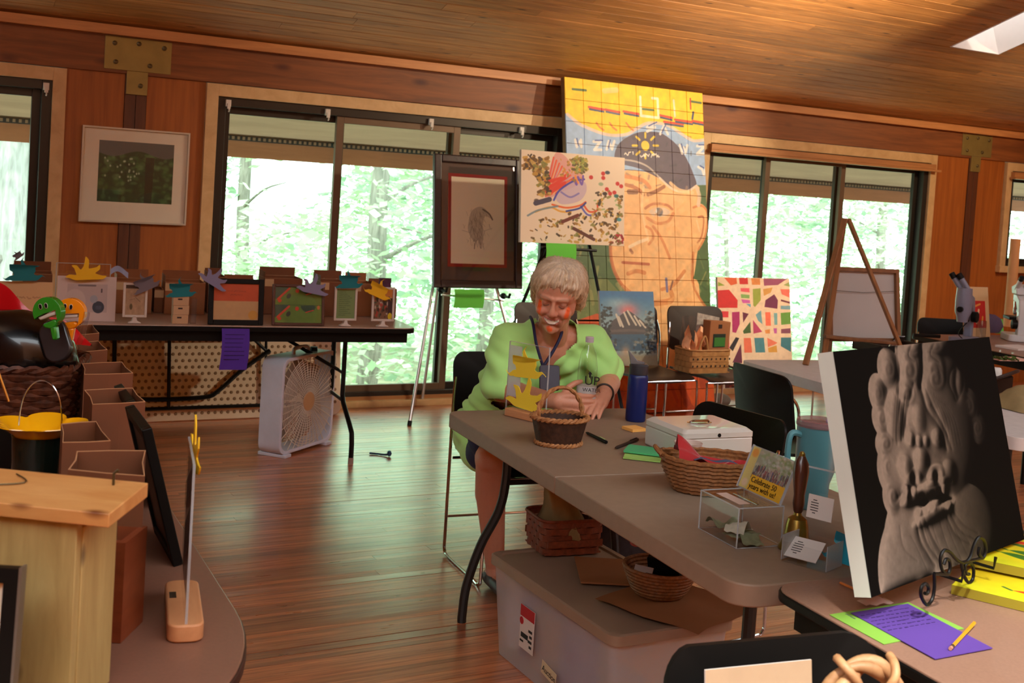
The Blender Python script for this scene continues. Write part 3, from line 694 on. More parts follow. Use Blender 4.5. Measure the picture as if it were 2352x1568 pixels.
# folded table leaning under the raffle table ------------------
m_cream = M('cream_plastic', (228, 212, 188), .6, var=.05, scale=6); m_dim = M('dimple_tan', (140, 116, 88), .7, var=.05)
ft = thing('folded_table', 'cream plastic folding table on edge under the raffle table, dimpled underside showing', 'table', W(-.93, .24, 0.002), 0, 'folding tables', rot=(Matrix.Rotation(WALL_A, 4, 'Z') @ Matrix.Rotation(R(-9), 4, 'X')).to_euler())
G().prism(rrect(-.91, .91, 0, .74, .05), 0, .04).build('tabletop', m_cream, ft, bevel=.006)
g = G()
for j in range(17):
    for i in range(44):
        x = -.87+i*.04+(.02 if j % 2 else 0); z = .045+j*.04
        if x < .88: g.lathe([(.011, 0), (.008, .003)], 6, T=Matrix.Translation((x, -.0005, z)) @ Matrix.Rotation(R(90), 4, 'X'))
tag(g.build('dimple', m_dim, ft, smooth=0), kind='stuff')
def tb(pts, r=.011): G().tube(pts, r, 8).build('folded_leg', m_blkm, ft)
tb([(-.80, -.03, .08), (.80, -.03, .08)]); tb([(-.80, -.03, .50), (.26, -.03, .50)])
tb([(-.52, -.03, .08), (-.52, -.03, .66)], .013); tb([(-.20, -.03, .08), (-.20, -.03, .66)])
tb(smooth_path([(-.78, -.045, .42), (-.60, -.045, .30), (-.50, -.045, .18), (-.38, -.045, .14), (.0, -.045, .14), (.10, -.045, .18), (.24, -.045, .30), (.42, -.045, .42)], 4), .014)
tb([(.40, -.03, .66), (.40, -.03, .08)], .009); tb([(.20, -.035, .60), (.42, -.035, .40)], .010)
# box fan --------------------------------------------------------
m_fan = M('fan_enamel', (206, 208, 222), .4, var=.06, scale=10); m_fan_w = M('fan_grille_white', (222, 208, 190), .45, var=.03); m_fan_h = M('fan_hub_tan', (196, 150, 104), .5, var=.05); m_fan_d = M('fan_blade_grey', (150, 134, 118), .5)
fa = math.atan2(.918, .396); fan = thing('box_fan', 'white box fan with round wire grille standing under the raffle table end', 'fan', (-1.182, 6.277, 0), fa)
FS, FD = .53, .14                     # local x along the face, y into the body
g = G(); P = rrect(0, FS, .015, FS+.015, .06, 6); n = len(P); c = FS/2; ci = [(c+(x-c)*.93, .015+c+(z-.015-c)*.93) for x, z in P]
for y0, y1 in ((0, FD),):
    g.add([(x, y0, z) for x, z in P]+[(x, y1, z) for x, z in P]+[(x, y0, z) for x, z in ci]+[(x, y1, z) for x, z in ci],
          [(i, (i+1) % n, n+(i+1) % n, n+i) for i in range(n)]+[(i, 2*n+i, 2*n+(i+1) % n, (i+1) % n) for i in range(n)]+[(n+i, n+(i+1) % n, 3*n+(i+1) % n, 3*n+i) for i in range(n)]+[(2*n+i, 3*n+i, 3*n+(i+1) % n, 2*n+(i+1) % n) for i in range(n)])
g.build('case', m_fan, fan, bevel=.003)
cz = c+.015
for yy, nm in ((.004, 'front_grille'), (FD-.004, 'rear_grille')):
    g = G()
    for k in range(1, 15):
        r = .058+.0137*k
        g.tube([(c+r*math.cos(a), yy, cz+r*math.sin(a)) for a in [2*math.pi*i/40 for i in range(40)]], .0021, 4, closed=True)
    for k in range(40):
        a = 2*math.pi*k/40; ca, sa = math.cos(a), math.sin(a); m = min(.252/max(abs(ca), 1e-3), .252/max(abs(sa), 1e-3), .30)
        g.tube([(c+.05*ca, yy-.003, cz+.05*sa), (c+.2*ca, yy-.004, cz+.2*sa), (c+m*ca, yy+.002, cz+m*sa)], .0022, 4)
    g.build(nm, m_fan_w, fan)
G().lathe([(.055, 0), (.052, .006), (0, .009)], 24, T=Matrix.Translation((c, .003, cz)) @ Matrix.Rotation(R(90), 4, 'X')).build('hub_cap', m_fan_h, fan)
for k in range(5):
    a = 2*math.pi*k/5; T = Matrix.Translation((c, .07, cz)) @ Matrix.Rotation(a, 4, 'Y')
    G().grid(5, 4, lambda i, j: T @ Vector((.04+.18*j, .05*(i-.5)*(1-.3*j), (i-.5)*(.08+.16*j)))).build('blade', m_fan_d, fan, smooth=60)
G().tube(smooth_path([(c-.07, .07, FS+.012), (c-.06, .07, FS+.045), (c+.06, .07, FS+.045), (c+.07, .07, FS+.012)], 4), .011, 8).build('handle', m_fan, fan)
G().lathe([(.022, 0), (.02, .022), (0, .024)], 14, c=(c+.13, .07, FS+.014)).build('knob', m_blk, fan)
for x in (.06, FS-.06): G().box(x-.03, x+.03, -.02, FD+.02, 0, .018).build('foot', m_fan, fan, bevel=.003)
# ============================================================ PICTURES, EASELS, MURAL
m_canvas = M('canvas_white', (206, 198, 186), .8, var=.03, scale=60, bump=.05)
m_pine = wood('stretcher_wood', (176, 132, 86), (198, 156, 108), rough=.6, stretch=(3, 3, 3), scale=3)
m_easelw = wood('easel_wood', (112, 72, 38), (140, 94, 54), rough=.5, stretch=(8, 8, 1.5), scale=3)
m_clear = glass('clear_glazing', gloss=.045)
def place_pic(TL, TRp, BR, BL, p0, yaw, tilt):
    x = Vector((math.cos(yaw), math.sin(yaw), 0)); y = Vector((-math.sin(yaw), math.cos(yaw), 0)); u = Vector((0, 0, math.cos(tilt)))+y*math.sin(tilt); n = x.cross(u)
    a, b, c, d = [atpl(q[0], q[1], p0, n) for q in (TL, TRp, BR, BL)]
    w = ((b-a).dot(x)+(c-d).dot(x))/2; h = ((a-d).dot(u)+(b-c).dot(u))/2; cen = (a+b+c+d)/4; loc = cen-u*(h/2)
    rot = (Matrix.Rotation(yaw, 4, 'Z') @ Matrix.Rotation(-tilt, 4, 'X')).to_euler(); return loc, rot, w, h
def canvas(name, label, cat, loc, rot, w, h, d, pic, mat_kw={}, group=None, edge=None, back=True):
    t = thing(name, label, cat, loc, 0, group, rot)
    g = G(); sheet(g, w, h, 0, y=0); g.build('painted_face', pic.mat(name+'_'+str(len(MATS)), **mat_kw), t, smooth=0)
    g = G().box(-w/2, w/2, .0006, d, 0, .02).box(-w/2, w/2, .0006, d, h-.02, h).box(-w/2, -w/2+.02, .0006, d, .02, h-.02).box(w/2-.02, w/2, .0006, d, .02, h-.02).box(-w/2+.02, w/2-.02, .0006, .003, .02, h-.02)
    g.build('canvas_edge', edge or m_canvas, t, smooth=0)
    return t
# mural --------------------------------------------------------
MW, MH = 1.23, 2.385
mb = W(2.155, .60, .004); mtilt = math.asin(.42/MH)
mrot = (Matrix.Rotation(WALL_A, 4, 'Z') @ Matrix.Rotation(-mtilt, 4, 'X')).to_euler()
cs = corners_of(mb, mrot, MW, MH)
P = Pic(460, 900, (250, 206, 14), cs); P.k = 1.3
Y_ = (240, 196, 24); SKIN = (240, 186, 122); SK2 = (212, 130, 68); SKL = (244, 206, 150); GRN = (66, 98, 44); GR2 = (104, 128, 66); BLU = (150, 180, 220); CAP = (82, 66, 86)
P.poly([(1290, 255), (1303, 262), (1330, 282), (1370, 300), (1405, 309), (1440, 306), (1465, 292), (1490, 281), (1530, 285), (1565, 305), (1592, 322), (1625, 319), (1700, 318), (1700, 440), (1290, 440)], BLU)
P.poly([(1290, 425), (1700, 425), (1700, 1000), (1290, 1000)], GRN)
for k in range(130):
    x, y = RS.uniform(1300, 1660), RS.uniform(430, 800); P.line([(x, y), (x+RS.uniform(-14, 14), y+RS.uniform(8, 34))], RS.uniform(3, 9), [GR2, (46, 78, 36), (168, 160, 92), (120, 140, 80)][k % 4], .55)
P.poly([(1310, 640), (1395, 640), (1440, 690), (1520, 720), (1520, 800), (1310, 800)], (150, 142, 78), .45)
P.poly([(1300, 745), (1370, 720), (1500, 735), (1700, 770), (1700, 1000), (1300, 1000)], (206, 84, 26))
for k in range(60):
    x, y = RS.uniform(1330, 1680), RS.uniform(770, 960); P.line([(x, y), (x+RS.uniform(-30, 30), y+RS.uniform(10, 60))], RS.uniform(5, 18), [(170, 48, 18), (226, 110, 36), (142, 40, 18), (206, 70, 22)][k % 4], .5)
# neck, shoulders, head
P.curve([(1475, 690), (1470, 760), (1400, 790), (1420, 830), (1560, 850), (1640, 800), (1642, 735), (1610, 690), (1592, 640)], SKIN)
P.curve([(1404, 520), (1402, 580), (1412, 625), (1436, 662), (1475, 690), (1530, 702), (1572, 680), (1592, 640), (1602, 580), (1612, 520), (1606, 450), (1590, 420), (1440, 390), (1410, 430)], SKIN)
P.curve([(1590, 470), (1612, 468), (1627, 490), (1622, 540), (1604, 574), (1590, 570)], SKIN)
P.line([(1592, 476), (1612, 472), (1625, 492), (1620, 540), (1604, 572)], 5, SK2, .9, True); P.line([(1604, 498), (1616, 500), (1612, 540), (1602, 556)], 4, (186, 100, 46), .8, True); P.line([(1600, 506), (1606, 530)], 4, SKL, .8)
P.curve([(1411, 372), (1414, 345), (1430, 322), (1462, 305), (1490, 302), (1520, 306), (1552, 330), (1575, 360), (1592, 398), (1599, 426), (1575, 440), (1548, 432), (1512, 408), (1470, 388), (1440, 380)], CAP)
for k in range(40): x, y = RS.uniform(1420, 1590), RS.uniform(312, 432); P.line([(x, y), (x+RS.uniform(-14, 14), y+RS.uniform(-8, 8))], RS.uniform(3, 8), [(92, 74, 84), (54, 42, 56), (80, 64, 70)][k % 3], .35)
P.line([(1432, 366), (1462, 371), (1490, 384), (1515, 408)], 4, (190, 178, 168), .9, True); P.line([(1515, 408), (1545, 434), (1575, 440), (1599, 426)], 5, (238, 214, 190), .9, True)
P.ell((1482, 334), 14, 14, (226, 196, 40), soft=.1)
for k in range(8):
    a = k*math.pi/4; P.line([(1482+19*math.cos(a), 334+19*math.sin(a)), (1482+29*math.cos(a), 334+29*math.sin(a))], 5, (222, 190, 40))
P.script(1434, 1454, 352, 9, 2.2, (226, 220, 206), seed=3); P.script(1470, 1514, 356, 9, 2.4, (226, 220, 206), seed=4)
# face strokes
for pts, wd, c in (([(1436, 404), (1458, 408), (1480, 416), (1492, 430)], 9, SK2), ([(1488, 446), (1505, 440), (1525, 428)], 8, (150, 84, 40)), ([(1438, 424), (1462, 432), (1478, 446)], 8, (176, 98, 48)), ([(1540, 420), (1560, 436), (1590, 442)], 8, SKL),
                   ([(1444, 440), (1462, 440)], 10, (130, 74, 40)), ([(1482, 478), (1500, 468), (1530, 470), (1544, 480)], 6, (186, 104, 52)), ([(1486, 500), (1510, 512), (1534, 508), (1546, 490)], 7, SK2), ([(1478, 430), (1474, 480), (1484, 530), (1490, 556)], 6, SKL),
                   ([(1484, 520), (1496, 528), (1500, 546), (1490, 560)], 6, SK2), ([(1446, 566), (1466, 556), (1486, 548)], 7, (250, 226, 190)), ([(1448, 574), (1452, 580)], 7, (150, 84, 46)), ([(1430, 602), (1462, 604), (1490, 606)], 6, (180, 84, 44)), ([(1442, 628), (1462, 622), (1480, 626)], 9, SK2),
                   ([(1500, 520), (1520, 550), (1538, 592)], 7, SK2), ([(1546, 650), (1566, 640), (1572, 620)], 6, SKL), ([(1404, 520), (1402, 580), (1412, 625), (1436, 662), (1475, 690)], 8, (196, 106, 50)), ([(1520, 664), (1545, 655), (1572, 622)], 8, SK2), ([(1478, 698), (1540, 690), (1540, 668)], 12, (212, 132, 66)),
                   ([(1592, 580), (1590, 640), (1604, 680), (1640, 728)], 6, (206, 122, 62)), ([(1600, 430), (1606, 450), (1604, 470)], 10, (226, 196, 170))):
    P.line(pts, wd, c, .85, True)
P.curve([(1490, 486), (1505, 476), (1528, 478), (1540, 488), (1525, 496), (1502, 496)], (224, 196, 168)); P.ell((1514, 486), 12, 11, (118, 108, 112)); P.ell((1508, 484), 3, 7, (230, 226, 220))
for k in range(90):
    x, y = RS.uniform(1410, 1600), RS.uniform(440, 760); P.line([(x, y), (x+RS.uniform(-20, 20), y+RS.uniform(-14, 22))], RS.uniform(4, 12), [(244, 194, 130), (230, 164, 94), (246, 204, 146)][k % 3], .28)
P.line([(1303, 262), (1330, 283), (1370, 301), (1405, 310), (1440, 307), (1465, 293), (1490, 282), (1530, 286), (1565, 306), (1592, 322), (1625, 319)], 7, (226, 202, 186), .9, True)
for (x, y, s) in ((1330, 330, 'u'), (1372, 334, 'z'), (1402, 333, 'N'), (1570, 342, 'W'), (1610, 344, 'Z'), (1613, 392, 'm'), (1525, 298, 'a'), (1495, 292, 's')):
    a = 9; st = {'u': [(-a, -a), (-a*.6, a*.7), (a*.5, -a), (a*.6, a*.7)], 'z': [(-a, -a), (a*.8, -a), (-a*.8, a), (a, a)], 'N': [(-a, a), (-a*.5, -a), (a*.4, a), (a, -a)], 'W': [(-a, -a), (-a*.4, a), (0, -a*.4), (a*.5, a), (a, -a)], 'Z': [(-a, -a), (a, -a), (-a, a), (a, a)], 'm': [(-a, -a), (0, -a*.4), (a*.4, a), (a, -a)], 'a': [(-a, a), (0, -a), (a, a)], 's': [(a, -a), (-a, 0), (a, 0), (-a, a)]}[s]
    P.line([(x+p, y+q) for p, q in st], 6, (228, 226, 222), .9); P.line([(x+p+4, y+q-3) for p, q in st[:2]], 3, (52, 72, 150), .8)
for x, y, l in ((1352, 247, 34), (1390, 253, 32), (1432, 257, 34), (1515, 266, 28), (1525, 281, 44), (1550, 276, 40), (1590, 279, 34)):
    P.line([(x, y-2), (x+l, y+4)], 5, (214, 64, 26)); P.line([(x+2, y+3), (x+l, y+9)], 4, (54, 70, 110))
for a in ([(1315, 204), (1345, 207)], [(1473, 249), (1500, 252)], [(1585, 232), (1610, 236)]): P.line(a, 5, (84, 108, 60))
P.line([(1470, 222), (1472, 265), (1512, 270), (1510, 226), (1498, 225)], 6, (250, 238, 206)); P.line([(1547, 230), (1550, 266)], 5, (246, 226, 190)); P.line([(1585, 226), (1586, 250)], 4, (196, 60, 30)); P.line([(1592, 258), (1590, 272)], 5, (50, 60, 110))
for x in (1370, 1400, 1438): P.line([(x, 282), (x+8, 292), (x+16, 298)], 4, (222, 120, 40), .9)
P.line([(1388, 208), (1416, 206)], 12, (240, 210, 150), .8); P.line([(1530, 640), (1532, 668)], 6, (120, 110, 150)); P.line([(1545, 645), (1540, 664)], 4, (130, 80, 60))
P.noise(.09, 30)
m_mural = P.mat('mural_paint', rough=.5, bump=.06, coat=.1)
m_board = wood('mural_backboard', (120, 84, 52), (146, 106, 70), rough=.7, stretch=(2, 2, 2), scale=3)
mu = thing('tile_mural', 'tall painted tile mural of a man in a dark cap under a yellow sky', 'mural', mb, 0, None, mrot)
G().box(-MW/2, MW/2, .008, .05, 0, MH).build('backing_board', m_board, mu, smooth=0)
nc, nr = 8, 15; rr = random.Random(3)
for j in range(nr):
    for i in range(nc):
        g = G(); x0, x1, z0, z1 = -MW/2+MW*i/nc+.0007, -MW/2+MW*(i+1)/nc-.0007, MH*j/nr+.0007, MH*(j+1)/nr-.0007; y = rr.uniform(0, .0016)
        q = lambda x, z: ((x+MW/2)/MW, z/MH); b = .0015
        g.quad((x0+b, y, z0+b), (x1-b, y, z0+b), (x1-b, y, z1-b), (x0+b, y, z1-b), 0, (q(x0, z0), q(x1, z0), q(x1, z1), q(x0, z1)))
        for A, B in (((x0, z0), (x1, z0)), ((x1, z0), (x1, z1)), ((x1, z1), (x0, z1)), ((x0, z1), (x0, z0))):
            ins = lambda p: (min(max(p[0], x0+b), x1-b), y, min(max(p[1], z0+b), z1-b))
            g.quad((A[0], .008, A[1]), (B[0], .008, B[1]), ins(B), ins(A), 0, (q(*A), q(*B), q(*B), q(*A)))
        g.build('tile', m_mural, mu, smooth=0)
# picture on the post ------------------------------------------
P = Pic(200, 160, (34, 62, 36))  # print colours take in the window reflection on the glass
for k in range(260):
    x, y = RS.uniform(0, 1), RS.uniform(.2, 1); P.ell((x, y), RS.uniform(3, 12), RS.uniform(3, 9), [(56, 100, 52), (26, 50, 30), (80, 126, 74), (40, 76, 44), (100, 140, 92)][k % 5], .55, .6)
P.grad(lambda x, y: (y < .2+.05*np.sin(x*9))*.9, (96, 100, 102)); P.poly([(.62, .24), (.74, .24), (.72, 1), (.62, 1)], (34, 30, 20), .75)
for k in range(24): P.ell((RS.uniform(.05, .55), RS.uniform(.25, .65)), 2.5, 3, (190, 214, 190), .8, .6)
m_frw = M('frame_silver_white', (196, 186, 170), .4, .2, var=.02); m_matb = M('mat_board_cream', (232, 222, 202), .8, var=.02)
fp = thing('framed_picture', 'pale framed dark green forest picture with painted window reflection, on the post between two windows', 'picture', W(-1.345, .034, 1.18), WALL_A)
g = frame_g(-.315, .315, 0, .57, .010, -.004, .022); g.build('frame', m_frw, fp, smooth=0)
g = G().box(-.305, .305, .012, .016, .01, .56); g.build('mat_board', m_matb, fp, smooth=0)
g = G(); sheet(g, .44, .365, 0, y=.0115, x0=-.215, z0=.125); g.build('print', P.mat('forest_reflection_print', .35), fp, smooth=0)
G().box(-.305, .305, .002, .004, .01, .56).build('pane', m_clear, fp, smooth=0)
# framed print on aluminium tripod easel ------------------------
loc, rot, w, h = place_pic((995, 352), (1196, 369), (1196, 667), (992, 657), atw(1094, 662, .50), WALL_A, R(7))
cs = corners_of(loc, rot, w, h)
P = Pic(300, 430, (236, 220, 192), [(1035, 398), (1156, 409), (1158, 606), (1034, 603)])
gr = [(86, 74, 62), (112, 98, 84), (140, 124, 106)]
P.curve([(1076, 500), (1082, 480), (1098, 470), (1112, 474), (1124, 490), (1130, 500), (1114, 492), (1108, 510), (1110, 540), (1104, 560), (1098, 548), (1090, 552), (1080, 540), (1074, 520)], (170, 154, 136), .6)
for k in range(170):
    x, y = RS.normal(1094, 10), RS.uniform(474, 556); P.line([(x, y), (x+RS.uniform(-4, 6), y+RS.uniform(4, 16))], 2, gr[k % 3], .35)
P.line([(1108, 476), (1122, 486), (1130, 500)], 8, (92, 80, 68), .8, True); P.line([(1090, 556), (1089, 568)], 5, (150, 130, 110)); P.line([(1104, 556), (1104, 567)], 5, (140, 120, 100)); P.line([(1060, 524), (1078, 530)], 2, gr[2], .6); P.line([(1112, 526), (1130, 520)], 2, gr[2], .6)
m_frd = wood('dark_frame_wood', (30, 13, 10), (50, 22, 17), rough=.4, stretch=(6, 6, 6), scale=4, rnd=0, coat=.15, bump=.4)
m_matd = M('mat_board_brown', (78, 66, 60), .85, var=.03, scale=40); m_matr = M('mat_board_red', (142, 26, 20), .8, var=.03)
fr = thing('framed_print', 'dark wood framed pencil drawing with grey and red mat on the aluminium easel', 'picture', loc, 0, None, rot)
frame_g(-w/2, w/2, 0, h, .052, -.03, .01).build('frame', m_frd, fr, smooth=0, bevel=.008, seg=3)
g = G(); n = 48
for k in range(n):
    for x, z in ((-w/2+w*(k+.5)/n, h-.006), (-w/2+w*(k+.5)/n, .006)): g.ball((x, -.026, z), .006, 6)
tag(g.build('beading', m_frd, fr), kind='stuff')
G().box(-w/2+.05, w/2-.05, -.004, 0, .05, h-.05).build('mat_board', m_matd, fr, smooth=0)
sx = w/201; px = lambda a: (a-1095.5)*sx
iw, ih = 121*sx, 196*h/300; ix0, iz0 = (1034-994)*sx-w/2, (660-604.5)*h/300
G().box(ix0-.022, ix0+iw+.022, -.006, -.004, iz0-.022, iz0+ih+.022).build('inner_mat', m_matr, fr, smooth=0)
g = G(); sheet(g, iw, ih, 0, y=-.0065, x0=ix0, z0=iz0); g.build('drawing', P.mat('pencil_drawing', .8), fr, smooth=0)
G().box(-w/2+.05, w/2-.05, -.013, -.011, .05, h-.05).build('pane', m_clear, fr, smooth=0)
m_alu = M('aluminium', (196, 194, 190), .3, .9, var=0)
ea = thing('tripod_easel', 'silver aluminium tripod easel holding the dark framed print', 'easel', W(.74, .5, 0), WALL_A)
def wl(p): return Matrix.Rotation(-WALL_A, 4, 'Z') @ (Vector(p)-Vector(W(.74, .5, 0)))
hl, hr = wl(atw(1022, 668, .56)), wl(atw(1166, 682, .56)); f1 = wl(atz(940, 977, 0)); top = Vector(((hl.x+hr.x)/2, .16, 1.62)); f2 = Vector((hr.x+.20, f1.y, 0)); f3 = Vector((hl.x-.12, .40, 0)); f3 = wl(atz(968, 930, 0))
for a, b in ((Vector((hl.x*.35, .26, 1.5)), f1), (Vector((hr.x*.35, .26, 1.5)), f2), (Vector((hl.x*.25, .28, 1.5)), f3)):
    l = G().tube([a, b], .011, 10).build('leg', m_alu, ea)
    d = (b-a).normalized(); G().tube([b-d*.03, b], .014, 10).build('foot', m_blk, l)
for a in (hl, hr): G().tube([a+Vector((0, .10, .0)), a+Vector((0, -.02, .0)), a+Vector((0, -.03, .025))], .009, 8).ball(a+Vector((0, .06, .0)), .022, 10).build('holder', m_blk, ea)
G().tube([hl+Vector((0, .05, -.03)), hr+Vector((0, .05, -.03))], .006, 8).build('crossbar', m_alu, ea)
# green and purple notes
m_green = M('paper_green', (104, 210, 74), .8, var=.03); m_purple = M('paper_purple', (84, 52, 168), .8, var=.03)
def note(name, label, px4, p0, yaw, tilt, mat, group='coloured paper notes', lines=0):
    loc, rot, w, h = place_pic(*px4, p0, yaw, tilt); t = thing(name, label, 'paper', loc, 0, group, rot)
    g = G().grid(4, 6, lambda a, b: ((a-.5)*w+.006*math.sin(b*3), -.006*math.sin(b*2.4)-.002*a, b*h)); n = len(g.v)
    g.build('sheet', mat, t, smooth=60)
    if lines:
        q = G()
        for k in range(lines):
            z = h*(.85-.7*k/lines); a = rr.uniform(.55, .8)
            q.box(-w*.36, -w*.36+w*a, -.0075, -.0065, z, z+h*.012)
        tag(q.build('handwriting', M('ink_dark', (40, 28, 70), .8, var=0), t, smooth=0), kind='stuff')
    return t
note('paper_note', 'bright green paper hanging under the dark framed print', ((1044, 662), (1111, 667), (1108, 709), (1040, 705)), atw(1075, 690, .55), WALL_A, R(3), m_green)
note('paper_note', 'purple paper taped to the black edge of the raffle table', ((514, 752), (576, 756), (562, 852), (498, 846)), off(LC, -.78, -.012, .6), TR, R(-4), m_purple, lines=7)
# white abstract on black easel ---------------------------------
c4 = ((1203, 340), (1439, 366), (1429, 567), (1190, 553)); loc, rot, w, h = place_pic(*c4, atw(1310, 560, .98), WALL_A, R(6))
P = Pic(460, 400, (232, 214, 190), c4); P.k = 1.65
P.curve([(1258, 450), (1262, 400), (1280, 352), (1298, 354), (1320, 380), (1345, 410), (1330, 425), (1290, 440), (1262, 455)], (214, 140, 136), .7)
for k in range(30):
    a = k/30; P.line([(1256+40*a*RS.rand(), 446-8*RS.rand()), (1276+46*a, 360+52*a)], 4, [(220, 50, 36), (238, 110, 60), (196, 160, 200), (240, 180, 120)][k % 4], .7)
for k in range(16): P.line([(1254, 430+RS.uniform(-22, 22)), (1300, 418+RS.uniform(-20, 10))], 6, (222, 54, 34), .6)
P.curve([(1274, 452), (1290, 432), (1320, 416), (1345, 418), (1348, 440), (1330, 462), (1290, 468)], (196, 174, 196), .8)
for pts, c in (([(1272, 458), (1286, 436), (1318, 416), (1344, 412)], (60, 60, 170)), ([(1268, 468), (1300, 476), (1330, 472), (1345, 464)], (226, 92, 30)), ([(1228, 484), (1262, 474), (1286, 484), (1310, 486)], (222, 160, 50)), ([(1340, 470), (1352, 486), (1370, 484), (1372, 468)], (220, 80, 40)), ([(1334, 474), (1350, 494), (1376, 490)], (90, 90, 190)),
               ([(1345, 466), (1330, 478), (1300, 484)], (40, 60, 150)), ([(1320, 408), (1326, 424), (1330, 406), (1338, 424), (1342, 404)], (110, 80, 180)), ([(1324, 404), (1330, 420)], (240, 150, 60)), ([(1290, 440), (1310, 452), (1330, 444)], (130, 120, 190)), ([(1210, 492), (1236, 480), (1280, 472)], (120, 140, 150))):
    P.line(pts, 5, c, .9, True)
cols = [(92, 62, 24), (150, 104, 40), (196, 150, 60), (60, 44, 30), (130, 128, 60), (206, 170, 90)]
def dabs(n, x0, x1, y0, y1, cl, s=1):
    for k in range(n):
        x, y = RS.uniform(x0, x1), RS.uniform(y0, y1); P.line([(x, y), (x+RS.uniform(-5, 7), y+RS.uniform(-5, 5))], RS.uniform(4, 10)*s, cl[k % len(cl)], .85)
dabs(46, 1206, 1230, 352, 392, cols[:4], .8); dabs(60, 1228, 1262, 362, 400, cols); dabs(60, 1236, 1262, 400, 445, cols); dabs(70, 1318, 1352, 362, 396, [(150, 160, 70), (120, 130, 50), (190, 170, 80), (90, 80, 40)], .8)
dabs(90, 1300, 1425, 490, 556, cols, .8); dabs(60, 1360, 1430, 440, 500, cols+[(160, 180, 120)], .8); dabs(20, 1230, 1290, 500, 520, cols, .7); dabs(16, 1210, 1300, 525, 550, cols, .6); dabs(24, 1290, 1340, 364, 420, [(206, 150, 60), (160, 120, 50)], .6)
for x, y in ((1388, 410), (1395, 436), (1402, 446), (1420, 424), (1428, 430), (1412, 444), (1360, 408), (1388, 400)): P.ell((x, y), 9, 9, (196, 26, 30), .9, .4)
for x, y, c in ((1398, 398, (44, 60, 80)), (1390, 446, (40, 24, 24)), (1416, 452, (30, 100, 100)), (1382, 424, (150, 170, 130)), (1420, 506, (60, 140, 150)), (1244, 462, (70, 60, 80)), (1232, 458, (90, 70, 60))): P.ell((x, y), 11, 8, c, .9, .4)
P.line([(1290, 508), (1326, 494)], 9, (110, 46, 30)); P.line([(1315, 524), (1360, 550)], 9, (96, 50, 36)); P.line([(1230, 464), (1262, 456)], 13, (70, 62, 84)); dabs(18, 1400, 1428, 540, 562, [(180, 40, 50), (140, 30, 40), (120, 90, 40)], .8)
canvas('abstract_canvas', 'white canvas splashed with red and ochre paint on the black easel', 'painting', loc, rot, w, h, .025, P, dict(rough=.6, bump=.15), 'paintings on show')
ae = thing('black_easel', 'thin black metal easel holding the splashed white canvas before the mural', 'easel', W(1.5, 1.0, 0), WALL_A)
AO = Vector(W(1.5, 1.0, 0))
def al(p): return Matrix.Rotation(-WALL_A, 4, 'Z') @ (Vector(p)-AO)
hb = loc; apex = al(atw(1318, 430, .74)); fl_ = al(atz(1195, 1000, 0)); fr_ = al(atz(1422, 1015, 0))
for a, b in ((apex+Vector((-.03, 0, 0)), al(atw(1256, 560, .90))), (apex+Vector((.03, 0, 0)), al(atw(1354, 566, .90)))):
    d = (b-a); l = G().tube([a, a+d*(a.z/(-d.z))], .011, 8).build('leg', m_blkm, ae)
G().tube([apex, Vector((apex.x, apex.y+.42, 0))], .010, 8).build('leg', m_blkm, ae)
lp, rp = al(atw(1262, 566, 1.04)), al(atw(1352, 572, 1.04))
G().tube([lp+Vector((-.06, 0, -.008)), rp+Vector((.06, 0, -.008))], .009, 8).build('ledge', m_blkm, ae)
l2, r2 = al(atw(1240, 735, 1.06)), al(atw(1382, 736, 1.06)); G().tube([l2, r2], .006, 6).build('crossbar', m_blkm, ae)
note('paper_note', 'bright green paper hanging under the splashed white canvas', ((1254, 558), (1321, 560), (1320, 612), (1250, 608)), atw(1286, 590, 1.06), WALL_A, R(3), m_green)
# mountain landscape on a chair ---------------------------------
c4 = ((1374, 668), (1499, 669), (1513, 840), (1388, 840)); loc, rot, w, h = place_pic(*c4, atz(1450, 842, .452), WALL_A, R(13))
P = Pic(260, 340, (120, 150, 160), c4)
P.grad(lambda x, y: (y < .36)*np.clip(1.2-y*3.2, 0, 1), (30, 98, 150)); P.grad(lambda x, y: .8*np.exp(-((x-.5)**2/.03+(y-.25)**2/.008)), (226, 96, 96)); P.grad(lambda x, y: .5*np.exp(-((x-.3)**2/.06+(y-.16)**2/.006)), (180, 200, 196))
P.poly([(1395, 752), (1408, 735), (1424, 724), (1440, 712), (1450, 718), (1466, 730), (1484, 744), (1500, 758), (1500, 775), (1395, 775)], (70, 66, 70))
for a in ([(1414, 722), (1424, 748)], [(1432, 718), (1444, 745)], [(1440, 714), (1460, 746)], [(1456, 726), (1470, 748)], [(1420, 728), (1430, 750)], [(1468, 736), (1482, 752)]): P.line(a, 9, (206, 196, 178), .9)
P.grad(lambda x, y: ((y > .58)*(y < .80))*1., (52, 84, 108)); P.grad(lambda x, y: np.clip((y-.80)*12, 0, 1), (140, 130, 108)); P.line([(1400, 760), (1450, 758), (1500, 762)], 12, (96, 86, 84), .8)
for k in range(90): x = RS.uniform(1380, 1402); y = RS.uniform(700, 785); P.ell((x+(y-700)*.02, y), RS.uniform(3, 9), 5, [(20, 28, 30), (34, 44, 44)][k % 2], .8, .4)
for k in range(130): x, y = RS.uniform(1482, 1508), RS.uniform(715, 812); P.ell((x, y), RS.uniform(4, 9), 5, [(34, 40, 42), (70, 76, 76), (24, 28, 30), (130, 132, 126)][k % 4], .75, .4)
for k in range(110): x = RS.uniform(1386, 1510); y = RS.uniform(778, 812); P.ell((x, y), RS.uniform(4, 9), 6, [(50, 52, 54), (110, 108, 100), (30, 34, 36), (160, 154, 140)][k % 4], .6 if abs(x-1436) > 20 else .1, .4)
P.grad(lambda x, y: .6*np.exp(-((x-.42)**2/.006+(y-.80)**2/.004)), (206, 150, 110)); P.noise(.06, 20)
